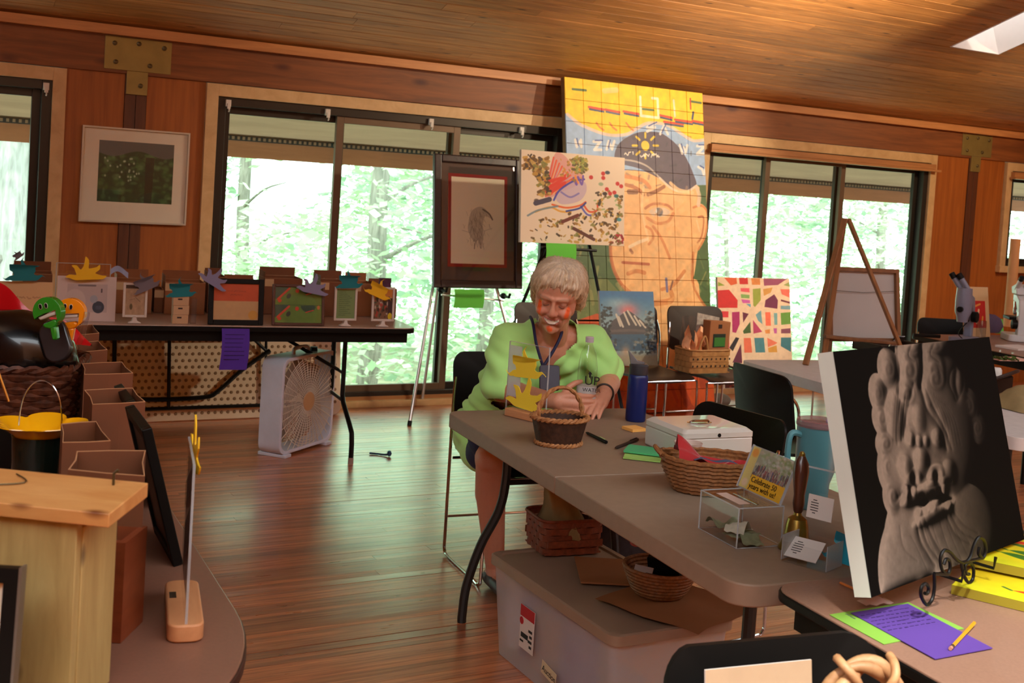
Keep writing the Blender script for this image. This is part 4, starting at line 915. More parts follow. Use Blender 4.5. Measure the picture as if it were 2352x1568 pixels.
canvas('mountain_painting', 'snowy mountain landscape painting standing on a brown chair', 'painting', loc, rot, w, h, .018, P, dict(rough=.45, bump=.05, coat=.1), 'paintings on show')
# colour block painting -----------------------------------------
c4 = ((1645, 637), (1811, 639), (1818, 835), (1668, 872)); loc, rot, w, h = place_pic((1645, 637), (1811, 639), (1822, 843), (1656, 843), atz(1738, 845, .452)-ND*.13, WALL_A, R(9))
P = Pic(380, 440, (232, 202, 168), ((1645, 637), (1811, 639), (1822, 846), (1656, 846)))
for pts, c in (([(1660, 638), (1688, 638), (1690, 652), (1676, 656)], (220, 92, 44)), ([(1694, 638), (1714, 638), (1715, 653), (1696, 653)], (200, 30, 30)), ([(1722, 639), (1742, 639), (1743, 654), (1724, 654)], (214, 130, 60)), ([(1750, 639), (1806, 639), (1784, 654), (1752, 656)], (150, 70, 100)), ([(1646, 668), (1672, 666), (1692, 690), (1692, 708), (1647, 708)], (206, 32, 34)),
               ([(1698, 662), (1718, 662), (1719, 672), (1699, 670)], (232, 90, 100)), ([(1699, 676), (1719, 678), (1719, 686), (1700, 685)], (130, 170, 90)), ([(1700, 688), (1720, 690), (1721, 697), (1704, 697)], (206, 90, 170)), ([(1712, 699), (1722, 699), (1722, 707)], (90, 160, 190)), ([(1726, 664), (1744, 662), (1745, 690), (1732, 706), (1728, 702)], (150, 160, 60)), ([(1750, 664), (1772, 660), (1768, 672), (1752, 680)], (210, 150, 70)),
               ([(1756, 690), (1776, 676), (1785, 690), (1784, 710), (1754, 706)], (112, 36, 74)), ([(1790, 664), (1812, 664), (1813, 684), (1794, 676)], (230, 110, 90)), ([(1792, 688), (1814, 694), (1814, 698), (1792, 692)], (110, 30, 50)), ([(1792, 703), (1814, 703), (1815, 712), (1792, 711)], (120, 160, 170)), ([(1680, 718), (1697, 717), (1698, 746), (1690, 766), (1682, 764)], (170, 34, 100)), ([(1704, 718), (1718, 722), (1706, 742)], (100, 30, 60)),
               ([(1706, 762), (1722, 740), (1724, 766), (1708, 768)], (60, 90, 40)), ([(1734, 724), (1746, 714), (1750, 746), (1740, 738)], (110, 160, 170)), ([(1756, 718), (1768, 718), (1770, 750), (1758, 750)], (240, 110, 80)), ([(1776, 720), (1784, 720), (1785, 748), (1778, 748)], (120, 170, 170)), ([(1792, 720), (1815, 718), (1816, 746), (1794, 748)], (100, 150, 60)), ([(1728, 736), (1750, 764), (1730, 768)], (180, 60, 100)), ([(1756, 760), (1768, 758), (1768, 768), (1758, 768)], (220, 140, 70)), ([(1776, 756), (1784, 756), (1784, 768), (1778, 768)], (190, 90, 160)), ([(1794, 758), (1816, 756), (1816, 768), (1794, 768)], (130, 70, 90)),
               ([(1676, 800), (1690, 776), (1698, 778), (1684, 808)], (30, 24, 34)), ([(1708, 778), (1724, 778), (1728, 812), (1710, 812)], (226, 110, 80)), ([(1732, 778), (1754, 778), (1758, 812), (1736, 812)], (70, 130, 140)), ([(1762, 778), (1786, 790), (1780, 794), (1764, 800)], (230, 120, 90)), ([(1764, 802), (1784, 796), (1786, 812), (1766, 812)], (210, 150, 60)), ([(1794, 778), (1818, 778), (1818, 812), (1794, 798)], (60, 120, 130)), ([(1684, 834), (1702, 792), (1706, 836)], (96, 30, 60)), ([(1647, 648), (1662, 656), (1647, 658)], (140, 160, 40)), ([(1797, 654), (1812, 646), (1812, 658)], (150, 160, 90)), ([(1650, 716), (1672, 716), (1672, 730), (1652, 730)], (216, 50, 60)), ([(1654, 740), (1674, 740), (1676, 800), (1658, 810)], (206, 60, 80))):
    P.poly(pts, c)
P.noise(.06, 24); canvas('colour_block_painting', 'painting of bright colour blocks divided by pale strips, below the valance window', 'painting', loc, rot, w, h, .02, P, dict(rough=.6, bump=.05), 'paintings on show')
P = Pic(80, 60, (90, 40, 40))
for k in range(50): P.ell((RS.rand(), RS.rand()), 5, 5, [(180, 120, 90), (60, 30, 40), (140, 60, 50), (40, 30, 30)][k % 4], .8, .5)
loc, rot, w, h = place_pic((1657, 852), (1712, 850), (1712, 896), (1656, 902), atz(1690, 902, .005), WALL_A, R(8))
t = thing('framed_photo', 'small white framed photo on the floor under the colour-block painting', 'picture', loc, 0, None, rot)
frame_g(-w/2, w/2, 0, h, .03, -.01, .012).build('frame', m_white, t, smooth=0); g = G(); sheet(g, w-.05, h-.05, 0, y=-.002, z0=.025); g.build('print', P.mat('crowd_photo', .3), t, smooth=0)
# wooden easel on white table -----------------------------------
EZ = T3Z; p1, p2 = atz(1850, 838, EZ), Vector(aty(2072, 768, 6.35))
we = thing('wooden_easel', 'brown wooden A-frame easel standing on the white table, seen from behind', 'easel', atz(1850, 838, EZ), 0)
E0 = Vector(atz(1850, 838, EZ))
ap = aty(1941, 502, 6.2)-E0; fa_ = Vector((0, 0, 0)); fb_ = off(E0, .70, .05)-E0; fc_ = off(E0, .33, .28)-E0; fb_ = Vector(aty(2086, 800, 6.28))-E0; fb_.z = .0; fb_ = Vector((fb_.x, fb_.y, 0))
def flat_leg(a, b, name='leg', wd=.030, th=.018):
    a, b = Vector(a), Vector(b); d = (b-a); L_ = d.length; q = d.to_track_quat('Z', 'Y').to_matrix().to_4x4()
    return G().box(-wd/2, wd/2, -th/2, th/2, 0, L_, T=Matrix.Translation(a) @ q)
G_ = [(fa_, ap), (fb_, ap+Vector((.02, .01, 0))), (fc_, ap+Vector((.0, .03, -.05)))]
for a, b in G_: flat_leg(a, b).build('leg', m_easelw, we, smooth=0, bevel=.003)
za = aty(1893, 772, 6.3)-E0; zb = aty(2062, 788, 6.42)-E0; flat_leg(za, zb, wd=.035).build('ledge', m_easelw, we, smooth=0, bevel=.003)
loc, rot, w, h = place_pic((1898, 606), (2042, 624), (2082, 790), (1900, 780), aty(1985, 786, 6.45), R(20), R(9))
cb = thing('turned_canvas', 'canvas turned backwards on the wooden easel, showing pale back and stretcher bars', 'canvas', loc, 0, None, rot)
bd = .022; frame_g(-w/2, w/2, 0, h, bd, -.022, 0).build('stretcher', m_easelw, cb, smooth=0); G().box(-w/2+.002, w/2-.002, 0, .003, .002, h-.002).build('cloth', M('canvas_back', (176, 172, 168), .9, var=.04, scale=5), cb, smooth=0)
G().tube([(-w/2+.02, -.02, h*.68), (0, -.012, h*.665), (w/2-.02, -.02, h*.70)], .0015, 5).build('hanging_wire', m_bolt, cb)
# ============================================================ ON AND UNDER THE GREY TABLE
m_wick = M('wicker_dark', (62, 36, 22), .6, var=.4, scale=70, bump=.5, stretch=(1, 1, 1)); m_wickl = M('wicker_light', (168, 116, 70), .6, var=.3, scale=80, bump=.5)
m_coil = M('coil_straw', (132, 84, 44), .6, var=.35, scale=90, bump=.6); m_acr = glass('acrylic', gloss=.06, tint=.985); m_acre = M('acrylic_edge', (196, 200, 204), .15, var=0, alpha=.55)
m_sunY = M('foam_yellow', (238, 190, 30), .7, var=.04); m_sunE = M('foam_lemon', (244, 214, 54), .7, var=.04); m_sunT = M('foam_teal', (14, 118, 128), .7, var=.04); m_sunL = M('foam_lavender', (132, 130, 164), .7, var=.04); m_sunG = M('foam_grey', (112, 104, 112), .7, var=.04); m_sunB = M('foam_turquoise', (10, 142, 168), .7, var=.04)
m_birch = wood('birch', (196, 132, 86), (214, 152, 104), rough=.5, stretch=(2, 8, 8), scale=3, rnd=.05)
m_paper = M('paper_white', (214, 206, 200), .8, var=.02); m_ink = M('print_ink', (24, 22, 24), .7, var=0); m_steel = M('box_enamel', (200, 196, 186), .35, var=.02, coat=.4)
def sun_poly(s, seed=0, rays=(4, 44, 90, 136, 176), lens=(1, .95, 1.1, .95, 1)):
    rs_ = random.Random(seed); out = [(.42, -.06)] ; c = 1 if rs_.random() < .5 else -1
    pts = []
    for k, (a, l) in enumerate(zip(rays, lens)):
        P_ = lambda an, r: (r*math.cos(R(an)), r*math.sin(R(an)))
        cu = c*(9 if k % 2 else 7)
        pts += [P_(a-17, .50), P_(a-11+cu*.3, .64), P_(a-3+cu, .84*l), P_(a-2-cu*.2, l), P_(a+6+cu*.5, .80*l), P_(a+10, .62)]
    sp = [(p.x, p.y) for p in smooth_path([(x, y, 0) for x, y in pts], 2)]
    return [(x*s, y*s) for x, y in sp]+[(-.5*s, -.10*s), (.5*s, -.10*s)]
def sun_cut(name, label, p, yaw, mat, s, roll=0, tilt=0, seed=0, group='foam sun cut-outs', th=.003, dots=True):
    T = Matrix.Rotation(yaw, 4, 'Z') @ Matrix.Rotation(-tilt, 4, 'X') @ Matrix.Rotation(-roll, 4, 'Y')
    g = G().prism(sun_poly(s, seed), 0, th); return solo(name, g, mat, label, 'sun cut-out', p, 0, group, T.to_euler(), smooth=0)
def bottle_tube(pts, r): return G().tube(pts, r, 8)
# small handled basket
bp = atz(1282, 1020, TZ); t = thing('wicker_basket', 'small dark wicker basket with pale rim and arched handle on the grey table', 'basket', bp+Vector((0, 0, .001)), TR, 'baskets')
g = G(); N_ = 44; prof = [(.066, .0), (.07, .02), (.077, .05), (.085, .085), (.080, .086), (.070, .05), (.062, .012), (0, .010)]
vs = []
for i, (r, z) in enumerate(prof):
    for j in range(N_):
        a = 2*math.pi*j/N_; rr_ = r*(1+(.025 if (j % 4 < 2) and i < 4 else 0)); vs.append((rr_*math.cos(a)*1.06, rr_*math.sin(a)*.92, z))
g.add(vs, [(i*N_+j, i*N_+(j+1) % N_, (i+1)*N_+(j+1) % N_, (i+1)*N_+j) for i in range(len(prof)-1) for j in range(N_)]); g.add([], [])
g.build('basket_body', m_wick, t)
def braid(r, z, sx, sy, tr, name, mat, par, n=60, tw=15):
    for ph in (0, math.pi):
        G().tube([((r+tr*.7*math.cos(tw*a+ph))*math.cos(a)*sx, (r+tr*.7*math.cos(tw*a+ph))*math.sin(a)*sy, z+tr*.7*math.sin(tw*a+ph)) for a in [2*math.pi*k/(n*2) for k in range(n*2)]], tr, 6, closed=True).build(name, mat, par)
braid(.086, .088, 1.06, .92, .0055, 'rim', m_wickl, t); braid(.069, .006, 1.06, .92, .005, 'base_braid', m_wickl, t)
for ph in (0, math.pi):
    G().tube([(.078*math.cos(a)+.004*math.cos(9*a+ph), .004*math.sin(9*a+ph), .09+.092*math.sin(a)) for a in [math.pi*k/40 for k in range(41)]], .0055, 6).build('handle', m_wickl, t)
# clear sign holder with two yellow suns
hp = atz(1206, 962, TZ); HY = R(-42); t = thing('sign_holder', 'clear acrylic sign sheet in a small wooden base in front of the woman', 'sign holder', hp+Vector((0, 0, .001)), HY, 'acrylic sign holders')
G().prism(rrect(-.085, .085, -.022, .022, .012, 4), 0, .026, axis='z').build('base', m_birch, t, bevel=.002)
G().box(-.092, .092, -.003, .003, .018, .262).build('acrylic_sheet', m_acr, t, smooth=0)
for a in ((-.0935, -.092, .02, .262), (.092, .0935, .02, .262), (-.092, .092, .262, .2635)): G().box(a[0], a[1], -.003, .003, a[2], a[3]).build('sheet_edge', m_acre, t, smooth=0)
G().box(-.088, -.03, -.0045, -.0035, .07, .25).build('insert_paper', M('insert_clear_paper', (208, 212, 214), .6, alpha=.55, var=0), t, smooth=0)
hx = Vector((math.cos(HY), math.sin(HY), 0)); hb_ = Vector((math.sin(HY), -math.cos(HY), 0))
sun_cut('sun_cutout', 'upper yellow sun on the acrylic sheet in front of the woman', hp+hx*(-.005)+Vector((0, 0, .155))+hb_*.008, HY, m_sunE, .094, R(4), seed=3)
sun_cut('sun_cutout', 'lower yellow sun on the acrylic sheet in front of the woman', hp+hx*.003+Vector((0, 0, .045))+hb_*.008, HY, m_sunE, .096, R(-4), seed=5)
# clear water bottle
m_pet = glass('clear_bottle', gloss=.10, tint=.96); m_petw = M('bottle_label_white', (216, 216, 216), .4, var=0, alpha=.75); m_capw = M('cap_frost', (186, 176, 184), .5, var=0)
bb = atz(1343, 950, TZ+.001); t = thing('water_bottle', 'clear plastic water bottle with black lettering standing between the hands of the woman', 'bottle', bb, R(-4), 'bottles')
G().lathe([(.032, 0), (.036, .004), (.036, .15), (.035, .18), (.028, .225), (.015, .25), (.013, .262), (.013, .270)], 28).build('bottle_body', m_pet, t, smooth=60)
G().lathe([(.0365, .004), (.0365, .105)], 28).build('printed_band', m_petw, t)
G().lathe([(.033, .02), (.033, .06), (.0, .061)], 20).build('green_print', M('bottle_green', (96, 128, 84), .6, var=.3, scale=60), t)
G().lathe([(.015, .263), (.015, .281), (.0135, .283), (0, .283)], 20).build('cap', m_capw, t)
text('lettering', 'UP', t, (-.010, -.0376, .113), .046, m_ink); text('lettering', 'WATER', t, (-.014, -.0376, .088), .019, m_ink)
G().prism([(-.0035, 0), (.0035, 0), (.0035, .012), (.008, .012), (0, .022), (-.008, .012), (-.0035, .012)], -.0382, -.0376, T=Matrix.Translation((.010, 0, .140))).build('arrow_mark', m_ink, t, smooth=0)
# blue bottle
m_blue = M('bottle_blue', (16, 34, 96), .35, var=.05); m_smoke = M('cap_smoke', (52, 54, 60), .35, var=0); m_spout = M('spout_grey', (120, 118, 122), .3, var=0, alpha=.75)
bl = atz(1459, 966, TZ); t = thing('drink_bottle', 'dark blue drink bottle with grey flip spout standing on the grey table', 'bottle', bl+Vector((0, 0, .001)), 0, 'bottles')
G().lathe([(.034, 0), (.0365, .004), (.0365, .155), (.034, .166), (.032, .168), (0, .168)], 28).build('bottle_body', m_blue, t)
G().lathe([(.0335, .168), (.0345, .172), (.0345, .200), (.030, .206), (0, .207)], 28).build('cap', m_smoke, t)
G().prism([(-.030, .200), (.02, .207), (.018, .214), (-.008, .218), (-.040, .252), (-.042, .248)], -.010, .010).build('spout', m_spout, t, bevel=.002)
# pens, notes, cards
def pen(label, a, b, mat, mtip):
    a, b = Vector(a), Vector(b); d = b-a; L_ = d.length; q = d.to_track_quat('Z', 'Y').to_euler()
    t = thing('pen', label, 'pen', a+Vector((0, 0, .0065)), 0, 'pens on the grey table', q)
    G().lathe([(.002, 0), (.005, .012), (.0052, L_*.62)], 12).build('barrel', mat, t); G().lathe([(.0056, L_*.62), (.0056, L_-.002), (.0, L_)], 12).build('cap', mat, t); G().box(-.0015, .0015, .005, .0075, L_*.66, L_*.95).build('clip', mtip, t, smooth=0)
pen('black pen with a silver clip lying beside the small handled basket', atz(1346, 997, TZ), atz(1393, 1020, TZ), m_blk, m_chrome)
pen('dark brown marker pen lying beside the cash box', atz(1413, 1033, TZ), atz(1464, 1013, TZ), m_brown, m_blk)
m_sticky = M('sticky_orange', (236, 176, 92), .8, var=.02)
solo('sticky_notes', G().box(-.03, .03, -.03, .03, 0, .010), m_sticky, 'small pad of orange sticky notes next to the cash box', 'notepad', atz(1456, 988, TZ)+Vector((0, 0, .001)), TR+R(10), smooth=0)
solo('card', G().box(-.075, .075, -.05, .05, 0, .006), M('card_green', (76, 170, 112), .8, var=.03), 'mint green card under the corner of the cash box', 'card', atz(1492, 1045, TZ)+Vector((0, 0, .010)), TR-R(38), 'loose cards', smooth=0)
solo('card', G().box(-.08, .07, -.05, .045, 0, .005), M('card_lime', (150, 190, 96), .8, var=.03), 'lime green card lying under the mint card', 'card', atz(1494, 1053, TZ)+Vector((0, 0, .002)), TR-R(34), 'loose cards', smooth=0)
# cash box
F_ = atz(1566, 1058, TZ); ca_ = TR+R(2); t = thing('cash_box', 'cream enamelled cash box with a sunken chrome handle on the grey table', 'box', F_+Vector((0, 0, .001)), ca_)
G().box(0, .262, 0, .225, 0, .066).build('body', m_steel, t, bevel=.006, seg=3)
g = G(); P1 = rrect(-.002, .264, -.002, .227, .012, 4); P2 = rrect(.012, .25, .012, .213, .012, 4); n = len(P1)
g.add([(x, y, .067) for x, y in P1]+[(x, y, .082) for x, y in P1]+[(x, y, .093) for x, y in P2], [tuple(range(n-1, -1, -1))]+[(i, (i+1) % n, n+(i+1) % n, n+i) for i in range(n)]+[(n+i, n+(i+1) % n, 2*n+(i+1) % n, 2*n+i) for i in range(n)]+[tuple(range(2*n, 3*n))])
lid = g.build('lid', m_steel, t, smooth=30)
G().lathe([(.040, 0), (.036, .0012), (.030, .0004)], 24, c=(.13, .11, .0932), sx=1.15, sy=.62).build('handle_plate', m_chrome, lid)
G().tube(smooth_path([(.095, .11, .094), (.10, .105, .099), (.13, .10, .101), (.16, .105, .099), (.165, .11, .094)], 4), .003, 8).build('handle', m_chrome, lid)
G().lathe([(.006, 0), (.006, .002), (0, .003)], 14, T=Matrix.Translation((.131, -.002, .075)) @ Matrix.Rotation(R(90), 4, 'X')).build('lock', m_blkm, lid)
# plastic cup
m_cup = M('cup_frosted', (214, 190, 178), .4, var=0, alpha=.72)
t = thing('plastic_cup', 'frosted plastic cup standing before the cash box', 'cup', atz(1577, 1072, TZ)+Vector((0, 0, .001)), 0)
G().lathe([(.030, 0), (.031, .004), (.042, .072), (.044, .074), (.042, .075), (.0405, .072), (.029, .005), (0, .004)], 28).build('cup_wall', m_cup, t)
# coiled oval basket
cb_ = atz(1630, 1128, TZ); t = thing('coiled_basket', 'oval coiled straw basket holding red and blue cloth', 'basket', cb_+Vector((0, 0, .001)), TR-R(22), 'baskets')
SX, SY = 1.0, .68
G().lathe([(0, .002), (.098, .002), (.098, .006), (0, .007)], 32, sx=SX, sy=SY).build('basket_floor', m_coil, t)
for k in range(9):
    f = k/8; r = .10+.045*f**.8; z = .007+.0108*k
    G().tube([(r*math.cos(a)*SX, r*math.sin(a)*SY, z+.0012*math.sin(24*a)+(.008*abs(math.cos(a))**6 if k > 6 else 0)) for a in [2*math.pi*i/72 for i in range(72)]], [.0066+.0008*(i % 2) for i in range(72)], 6, closed=True).build('coil', m_coil, t)
for s in (-1, 1): G().tube(smooth_path([(s*.145, -.03, .10), (s*.158, -.015, .112), (s*.160, 0, .116), (s*.158, .015, .112), (s*.145, .03, .10)], 4), .006, 6).build('handle', m_coil, t)
m_red = M('cloth_red', (158, 14, 18), .8, var=.12, scale=12, sheen=.3); m_blu2 = M('cloth_slate', (66, 78, 106), .8, var=.1, scale=12)
def cloth_fn(cx, cy, w, d, hfun): return lambda a, b: (cx+(a-.5)*w, cy+(b-.5)*d, hfun(a, b))
g = G().grid(18, 12, cloth_fn(.0, .0, .20, .11, lambda a, b: .060+.062*max(0, 1-a*1.5)*(.4+.6*math.sin(b*3.1))+.016*math.sin(7*a+3*b)*math.sin(3.1*b)+.01*math.sin(15*b)))
solo('cloth', g, m_red, 'red cloth bundled in the oval coiled basket', 'cloth', cb_+Vector((0, 0, .008)), TR-R(22), smooth=70)
g = G().grid(12, 6, cloth_fn(.01, -.047, .14, .045, lambda a, b: .074+.016*math.sin(2*a+1)*(1-b*.3)+.004*math.sin(11*a)))
solo('cloth', g, m_blu2, 'folded slate blue cloth tucked in front of the red cloth', 'cloth', cb_+Vector((0, 0, .012)), TR-R(22), smooth=70)
# clear donation box with sign
F_ = atz(1691, 1261, TZ); DW, DD, DH = .125, .165, .095; t = thing('donation_box', 'clear acrylic donation box with notes inside and a photo sign on top', 'box', F_+Vector((0, 0, .001)), TR)
for a in ((0, .003, 0, DD, 0, DH), (DW-.003, DW, 0, DD, 0, DH), (0, DW, 0, .003, 0, DH), (0, DW, DD-.003, DD, 0, DH), (0, DW, 0, DD, 0, .003), (0, DW, 0, DD, DH-.003, DH)): G().box(*a).build('acrylic_wall', m_acr, t, smooth=0)
e = .0013
for a in ((0, 0), (DW, 0), (0, DD), (DW, DD)): G().box(a[0]-e, a[0]+e, a[1]-e, a[1]+e, 0, DH).build('edge', m_acre, t, smooth=0)
for a in ((0, DW, -e, e), (0, DW, DD-e, DD+e), (-e, e, 0, DD), (DW-e, DW+e, 0, DD)):
    for z in (0, DH): G().box(a[0], a[1], a[2], a[3], z-e*.9 if z else 0, z+e).build('edge', m_acre, t, smooth=0)
G().box(.02, .05, .03, .13, DH+.0005, DH+.0012).build('top_label', M('label_pinkish', (206, 176, 160), .7, var=0), t, smooth=0); G().box(.062, .068, .02, .12, DH+.0005, DH+.002).build('slot', m_chrome, t, smooth=0)
P = Pic(300, 210, (196, 170, 110))
P.grad(lambda x, y: np.clip(1-x*4, 0, 1)*.9, (226, 206, 120)); P.poly([(.18, .0), (1, 0), (1, .62), (.18, .62)], (150, 150, 130))
for k in range(160): x, y = RS.uniform(.18, 1), RS.uniform(0, .5); P.ell((x, y), RS.uniform(4, 14), RS.uniform(4, 10), [(104, 130, 70), (170, 176, 160), (186, 160, 140), (130, 150, 100), (200, 190, 190)][k % 5], .5, .6)
for k in range(130): x, y = RS.uniform(.2, .98), RS.uniform(.34, .62); P.line([(x, y), (x+RS.uniform(-.02, .02), y+.10)], RS.uniform(4, 9), [(110, 50, 60), (60, 60, 110), (170, 150, 150), (90, 60, 50), (160, 60, 60), (50, 50, 60)][k % 6], .7)
P.poly([(.20, .63), (1, .63), (1, 1), (.20, 1)], (228, 172, 20)); P.ell((.09, .14), 22, 22, (226, 130, 40), .7, .5); P.ell((.10, .86), 20, 20, (226, 190, 170), .8, .6)
sp = off(F_, DW, 0, DH); loc, rot, w, h = place_pic((1727, 1029), (1824, 1059), (1796, 1162), (1699, 1121), off(F_, DW-.012, .08, DH), TR-R(90), R(22))
loc.z += .004; s_ = thing('photo_sign', 'tilted photo card with yellow caption in a clear frame on the donation box', 'sign', loc, 0, None, rot)
g = G(); sheet(g, w, h, 0, y=0); g.build('printed_card', P.mat('celebrate_card', .35), s_, smooth=0)
text('lettering', 'Celebrate 50', s_, (-w*.27, -.0006, h*.205), h*.185, m_ink); text('lettering', 'years with us!', s_, (-w*.27, -.0006, h*.055), h*.185, m_ink)
G().box(-w/2-.002, w/2+.002, -.003, -.0015, -.003, h+.002).build('front_sheet', m_acr, s_, smooth=0); G().box(-w/2-.002, w/2+.002, .001, .003, -.003, h+.002).build('back_sheet', m_acre, s_, smooth=0)
for a in ((-w/2-.004, -w/2-.002), (w/2+.002, w/2+.004)): G().box(a[0], a[1], -.003, .004, -.003, h+.003).build('edge', m_acre, s_, smooth=0)
m_bill = M('banknote_green', (120, 124, 92), .8, var=.2, scale=60); m_bill2 = M('banknote_grey', (176, 170, 150), .8, var=.15, scale=60)
for k, (lab, dx, dy, rz, mt_, hh) in enumerate((('crumpled grey banknote on top inside the donation box', .055, .075, .6, m_bill2, .030), ('green banknote standing at the back of the donation box', .04, .125, 1.9, m_bill, .034), ('flat green banknote at the bottom of the donation box', .062, .07, .2, m_bill, .004), ('folded banknote at the near end of the donation box', .06, .035, 1.2, m_bill, .014))):
    g = G().grid(10, 6, lambda a, b: ((a-.5)*.085*(1-.25*(hh > .02)), (b-.5)*.05, .002+hh*(.5+.5*math.sin(5*a+2*b+k))*math.sin(3.1*a)**.5+.002*math.sin(13*b)))
    solo('banknote', g, mt_, lab, 'banknote', off(F_, dx, dy, .006+.004*(3-k)), TR+rz, 'banknotes in the donation box', smooth=70)
# hand bell
m_bell = M('bell_brass', (150, 128, 62), .3, .9, var=.1, scale=12); m_hand = wood('bell_handle', (54, 22, 14), (84, 38, 22), rough=.3, stretch=(8, 8, 2), scale=4, coat=.4)
t = thing('hand_bell', 'brass hand bell with turned dark wooden handle beside the donation box', 'bell', atz(1826, 1262, TZ)+Vector((0, 0, .001)), 0)
G().lathe([(.040, 0), (.041, .004), (.035, .016), (.029, .035), (.026, .06), (.022, .074), (.010, .082), (.008, .09)], 28).build('bell_body', m_bell, t)
G().lathe([(.009, .088), (.011, .092), (.014, .11), (.0125, .13), (.0165, .16), (.019, .185), (.017, .205), (.010, .218), (.008, .222)], 20).build('handle', m_hand, t)
G().lathe([(.007, .221), (.007, .228), (.004, .232), (0, .233)], 12).build('ferrule', m_bell, t)
# tumbler
m_teal = M('tumbler_teal', (86, 138, 146), .35, .1, var=.04, coat=.3); m_lid = M('lid_clear_rose', (150, 100, 100), .1, var=0, alpha=.6); m_straw = M('straw_mauve', (136, 104, 140), .4, var=0)
tp = aty(1864, 1180, 3.12); tp.z = TZ+.001; t = thing('tumbler', 'pale teal insulated tumbler with handle and mauve straw on the grey table', 'tumbler', tp, R(20))
G().lathe([(.036, 0), (.038, .004), (.040, .07), (.050, .10), (.056, .225), (.057, .228)], 32).build('tumbler_body', m_teal, t)
G().lathe([(.0575, .222), (.0585, .226), (.0575, .238), (.054, .240), (.050, .236), (0, .234)], 32).build('lid', m_lid, t)
G().tube(smooth_path([(-.053, 0, .20), (-.078, 0, .205), (-.088, 0, .185), (-.088, 0, .13), (-.078, 0, .112), (-.048, 0, .112)], 4), .0085, 8).build('handle', m_teal, t)
G().tube([(.02, -.01, .235), (.038, -.012, .30)], .004, 8).build('straw', m_straw, t)
# clear leaflet stand with two white cards
LY = R(-42); lp = atz(1835, 1300, TZ)+Vector((0, 0, .001)); t = thing('leaflet_stand', 'clear acrylic leaflet stand beside the brass bell', 'stand', lp, LY)
G().box(-.045, .065, .0, .075, 0, .003).build('base', m_acr, t, smooth=0); G().box(-.045, .065, .070, .073, .003, .215, T=Matrix.Translation((0, 0, 0)) @ Matrix.Rotation(R(-8), 4, 'X')).build('back_sheet', m_acr, t, smooth=0)
for x in (-.045, .065): G().box(x-.001, x+.001, .0, .075, .003, .06).build('side_fin', m_acre, t, smooth=0)
G().box(-.045, .065, .069, .074, .213, .217, T=Matrix.Rotation(R(-8), 4, 'X')).build('top_edge', m_acre, t, smooth=0); G().box(-.045, .065, 0, .003, .003, .045).build('front_lip', m_acr, t, smooth=0)
def info_card(label, loc, rot, w=.082, h=.06):
    c = thing('info_card', label, 'card', loc, 0, 'white info cards', rot); G().box(-w/2, w/2, -.0008, .0008, 0, h).build('card_sheet', m_paper, c, smooth=0)
    q = G()
    for k in range(6):
        ln = w*(.16, .30, .30, .32, .30, .12)[k]; q.box(-w*.22-ln/2, -w*.22+ln/2, -.0012, -.0009, h*(.76-.11*k), h*(.76-.11*k)+.002)
    tag(q.build('small_print', m_ink, c, smooth=0), kind='stuff')
RT = lambda yaw, tilt: (Matrix.Rotation(yaw, 4, 'Z') @ Matrix.Rotation(-tilt, 4, 'X')).to_euler()
l1, r1, w1, h1 = place_pic((1861, 1130), (1918, 1150), (1907, 1202), (1850, 1183), lp+Matrix.Rotation(LY, 3, 'Z') @ Vector((.01, .06, .1)), LY, R(8))
info_card('upper white info card with small print on the clear leaflet stand', l1, r1, w1, h1)
info_card('lower white info card lying slanted at the foot of the leaflet stand', atz(1835, 1296, TZ)+Vector((.0, .0, .012)), RT(R(-38), R(56)), .078, .062)
sun_cut('sun_cutout', 'turquoise sun standing half behind the statue canvas', atz(1958, 1306, TZ)+Vector((0, 0, .012)), R(-30), m_sunB, .082, R(-8), R(6), seed=4)
# tote under the table -----------------------------------------
ZT = .33; ta_, tn_ = atz(1121, 1266, ZT), atz(1408, 1462, ZT); tv = (tn_-ta_); tyaw = math.atan2(tv.y, tv.x)+math.pi/2; tl = tv.length
m_tote = M('tote_milky', (204, 200, 202), .35, var=.04, alpha=.55); m_lidp = M('tote_lid', (146, 122, 102), .45, var=.05, scale=6)
t = thing('storage_tote', 'large milky plastic storage tote with lid under the grey table', 'tote', Vector((ta_.x, ta_.y, 0)), tyaw)
TW, TL_ = .43, tl; g = G(); ins = .035
A_ = rrect(ins, TW-ins, -TL_+ins, -ins, .03, 4); B_ = rrect(.012, TW-.012, -TL_+.012, -.012, .03, 4); n = len(A_)
g.add([(x, y, .002) for x, y in A_]+[(x, y, ZT-.03) for x, y in B_], [tuple(range(n-1, -1, -1))]+[(i, (i+1) % n, n+(i+1) % n, n+i) for i in range(n)]); g.build('tote_body', m_tote, t, smooth=40)
g = G(); C_ = rrect(0, TW, -TL_, 0, .035, 4); D_ = rrect(.03, TW-.03, -TL_+.03, -.03, .03, 4); n = len(C_)
g.add([(x, y, ZT-.032) for x, y in C_]+[(x, y, ZT-.004) for x, y in C_]+[(x, y, ZT) for x, y in rrect(.006, TW-.006, -TL_+.006, -.006, .033, 4)]+[(x, y, ZT) for x, y in rrect(.024, TW-.024, -TL_+.024, -.024, .03, 4)]+[(x, y, ZT-.006) for x, y in D_],
      [(k*n+i, k*n+(i+1) % n, (k+1)*n+(i+1) % n, (k+1)*n+i) for k in range(4) for i in range(n)]+[tuple(range(4*n, 5*n))]); g.build('lid', m_lidp, t, smooth=30)
lab = G().box(-.0015, 0, -.325, -.235, .10, .235, T=Matrix.Rotation(R(0), 4, 'Z')).build('product_label', m_paper, t, smooth=0); lab.location = (.0095, 0, 0)
G().box(-.0025, -.0016, -.325, -.235, .20, .235).build('red_band', M('label_red', (176, 24, 36), .6, var=0), lab, smooth=0)
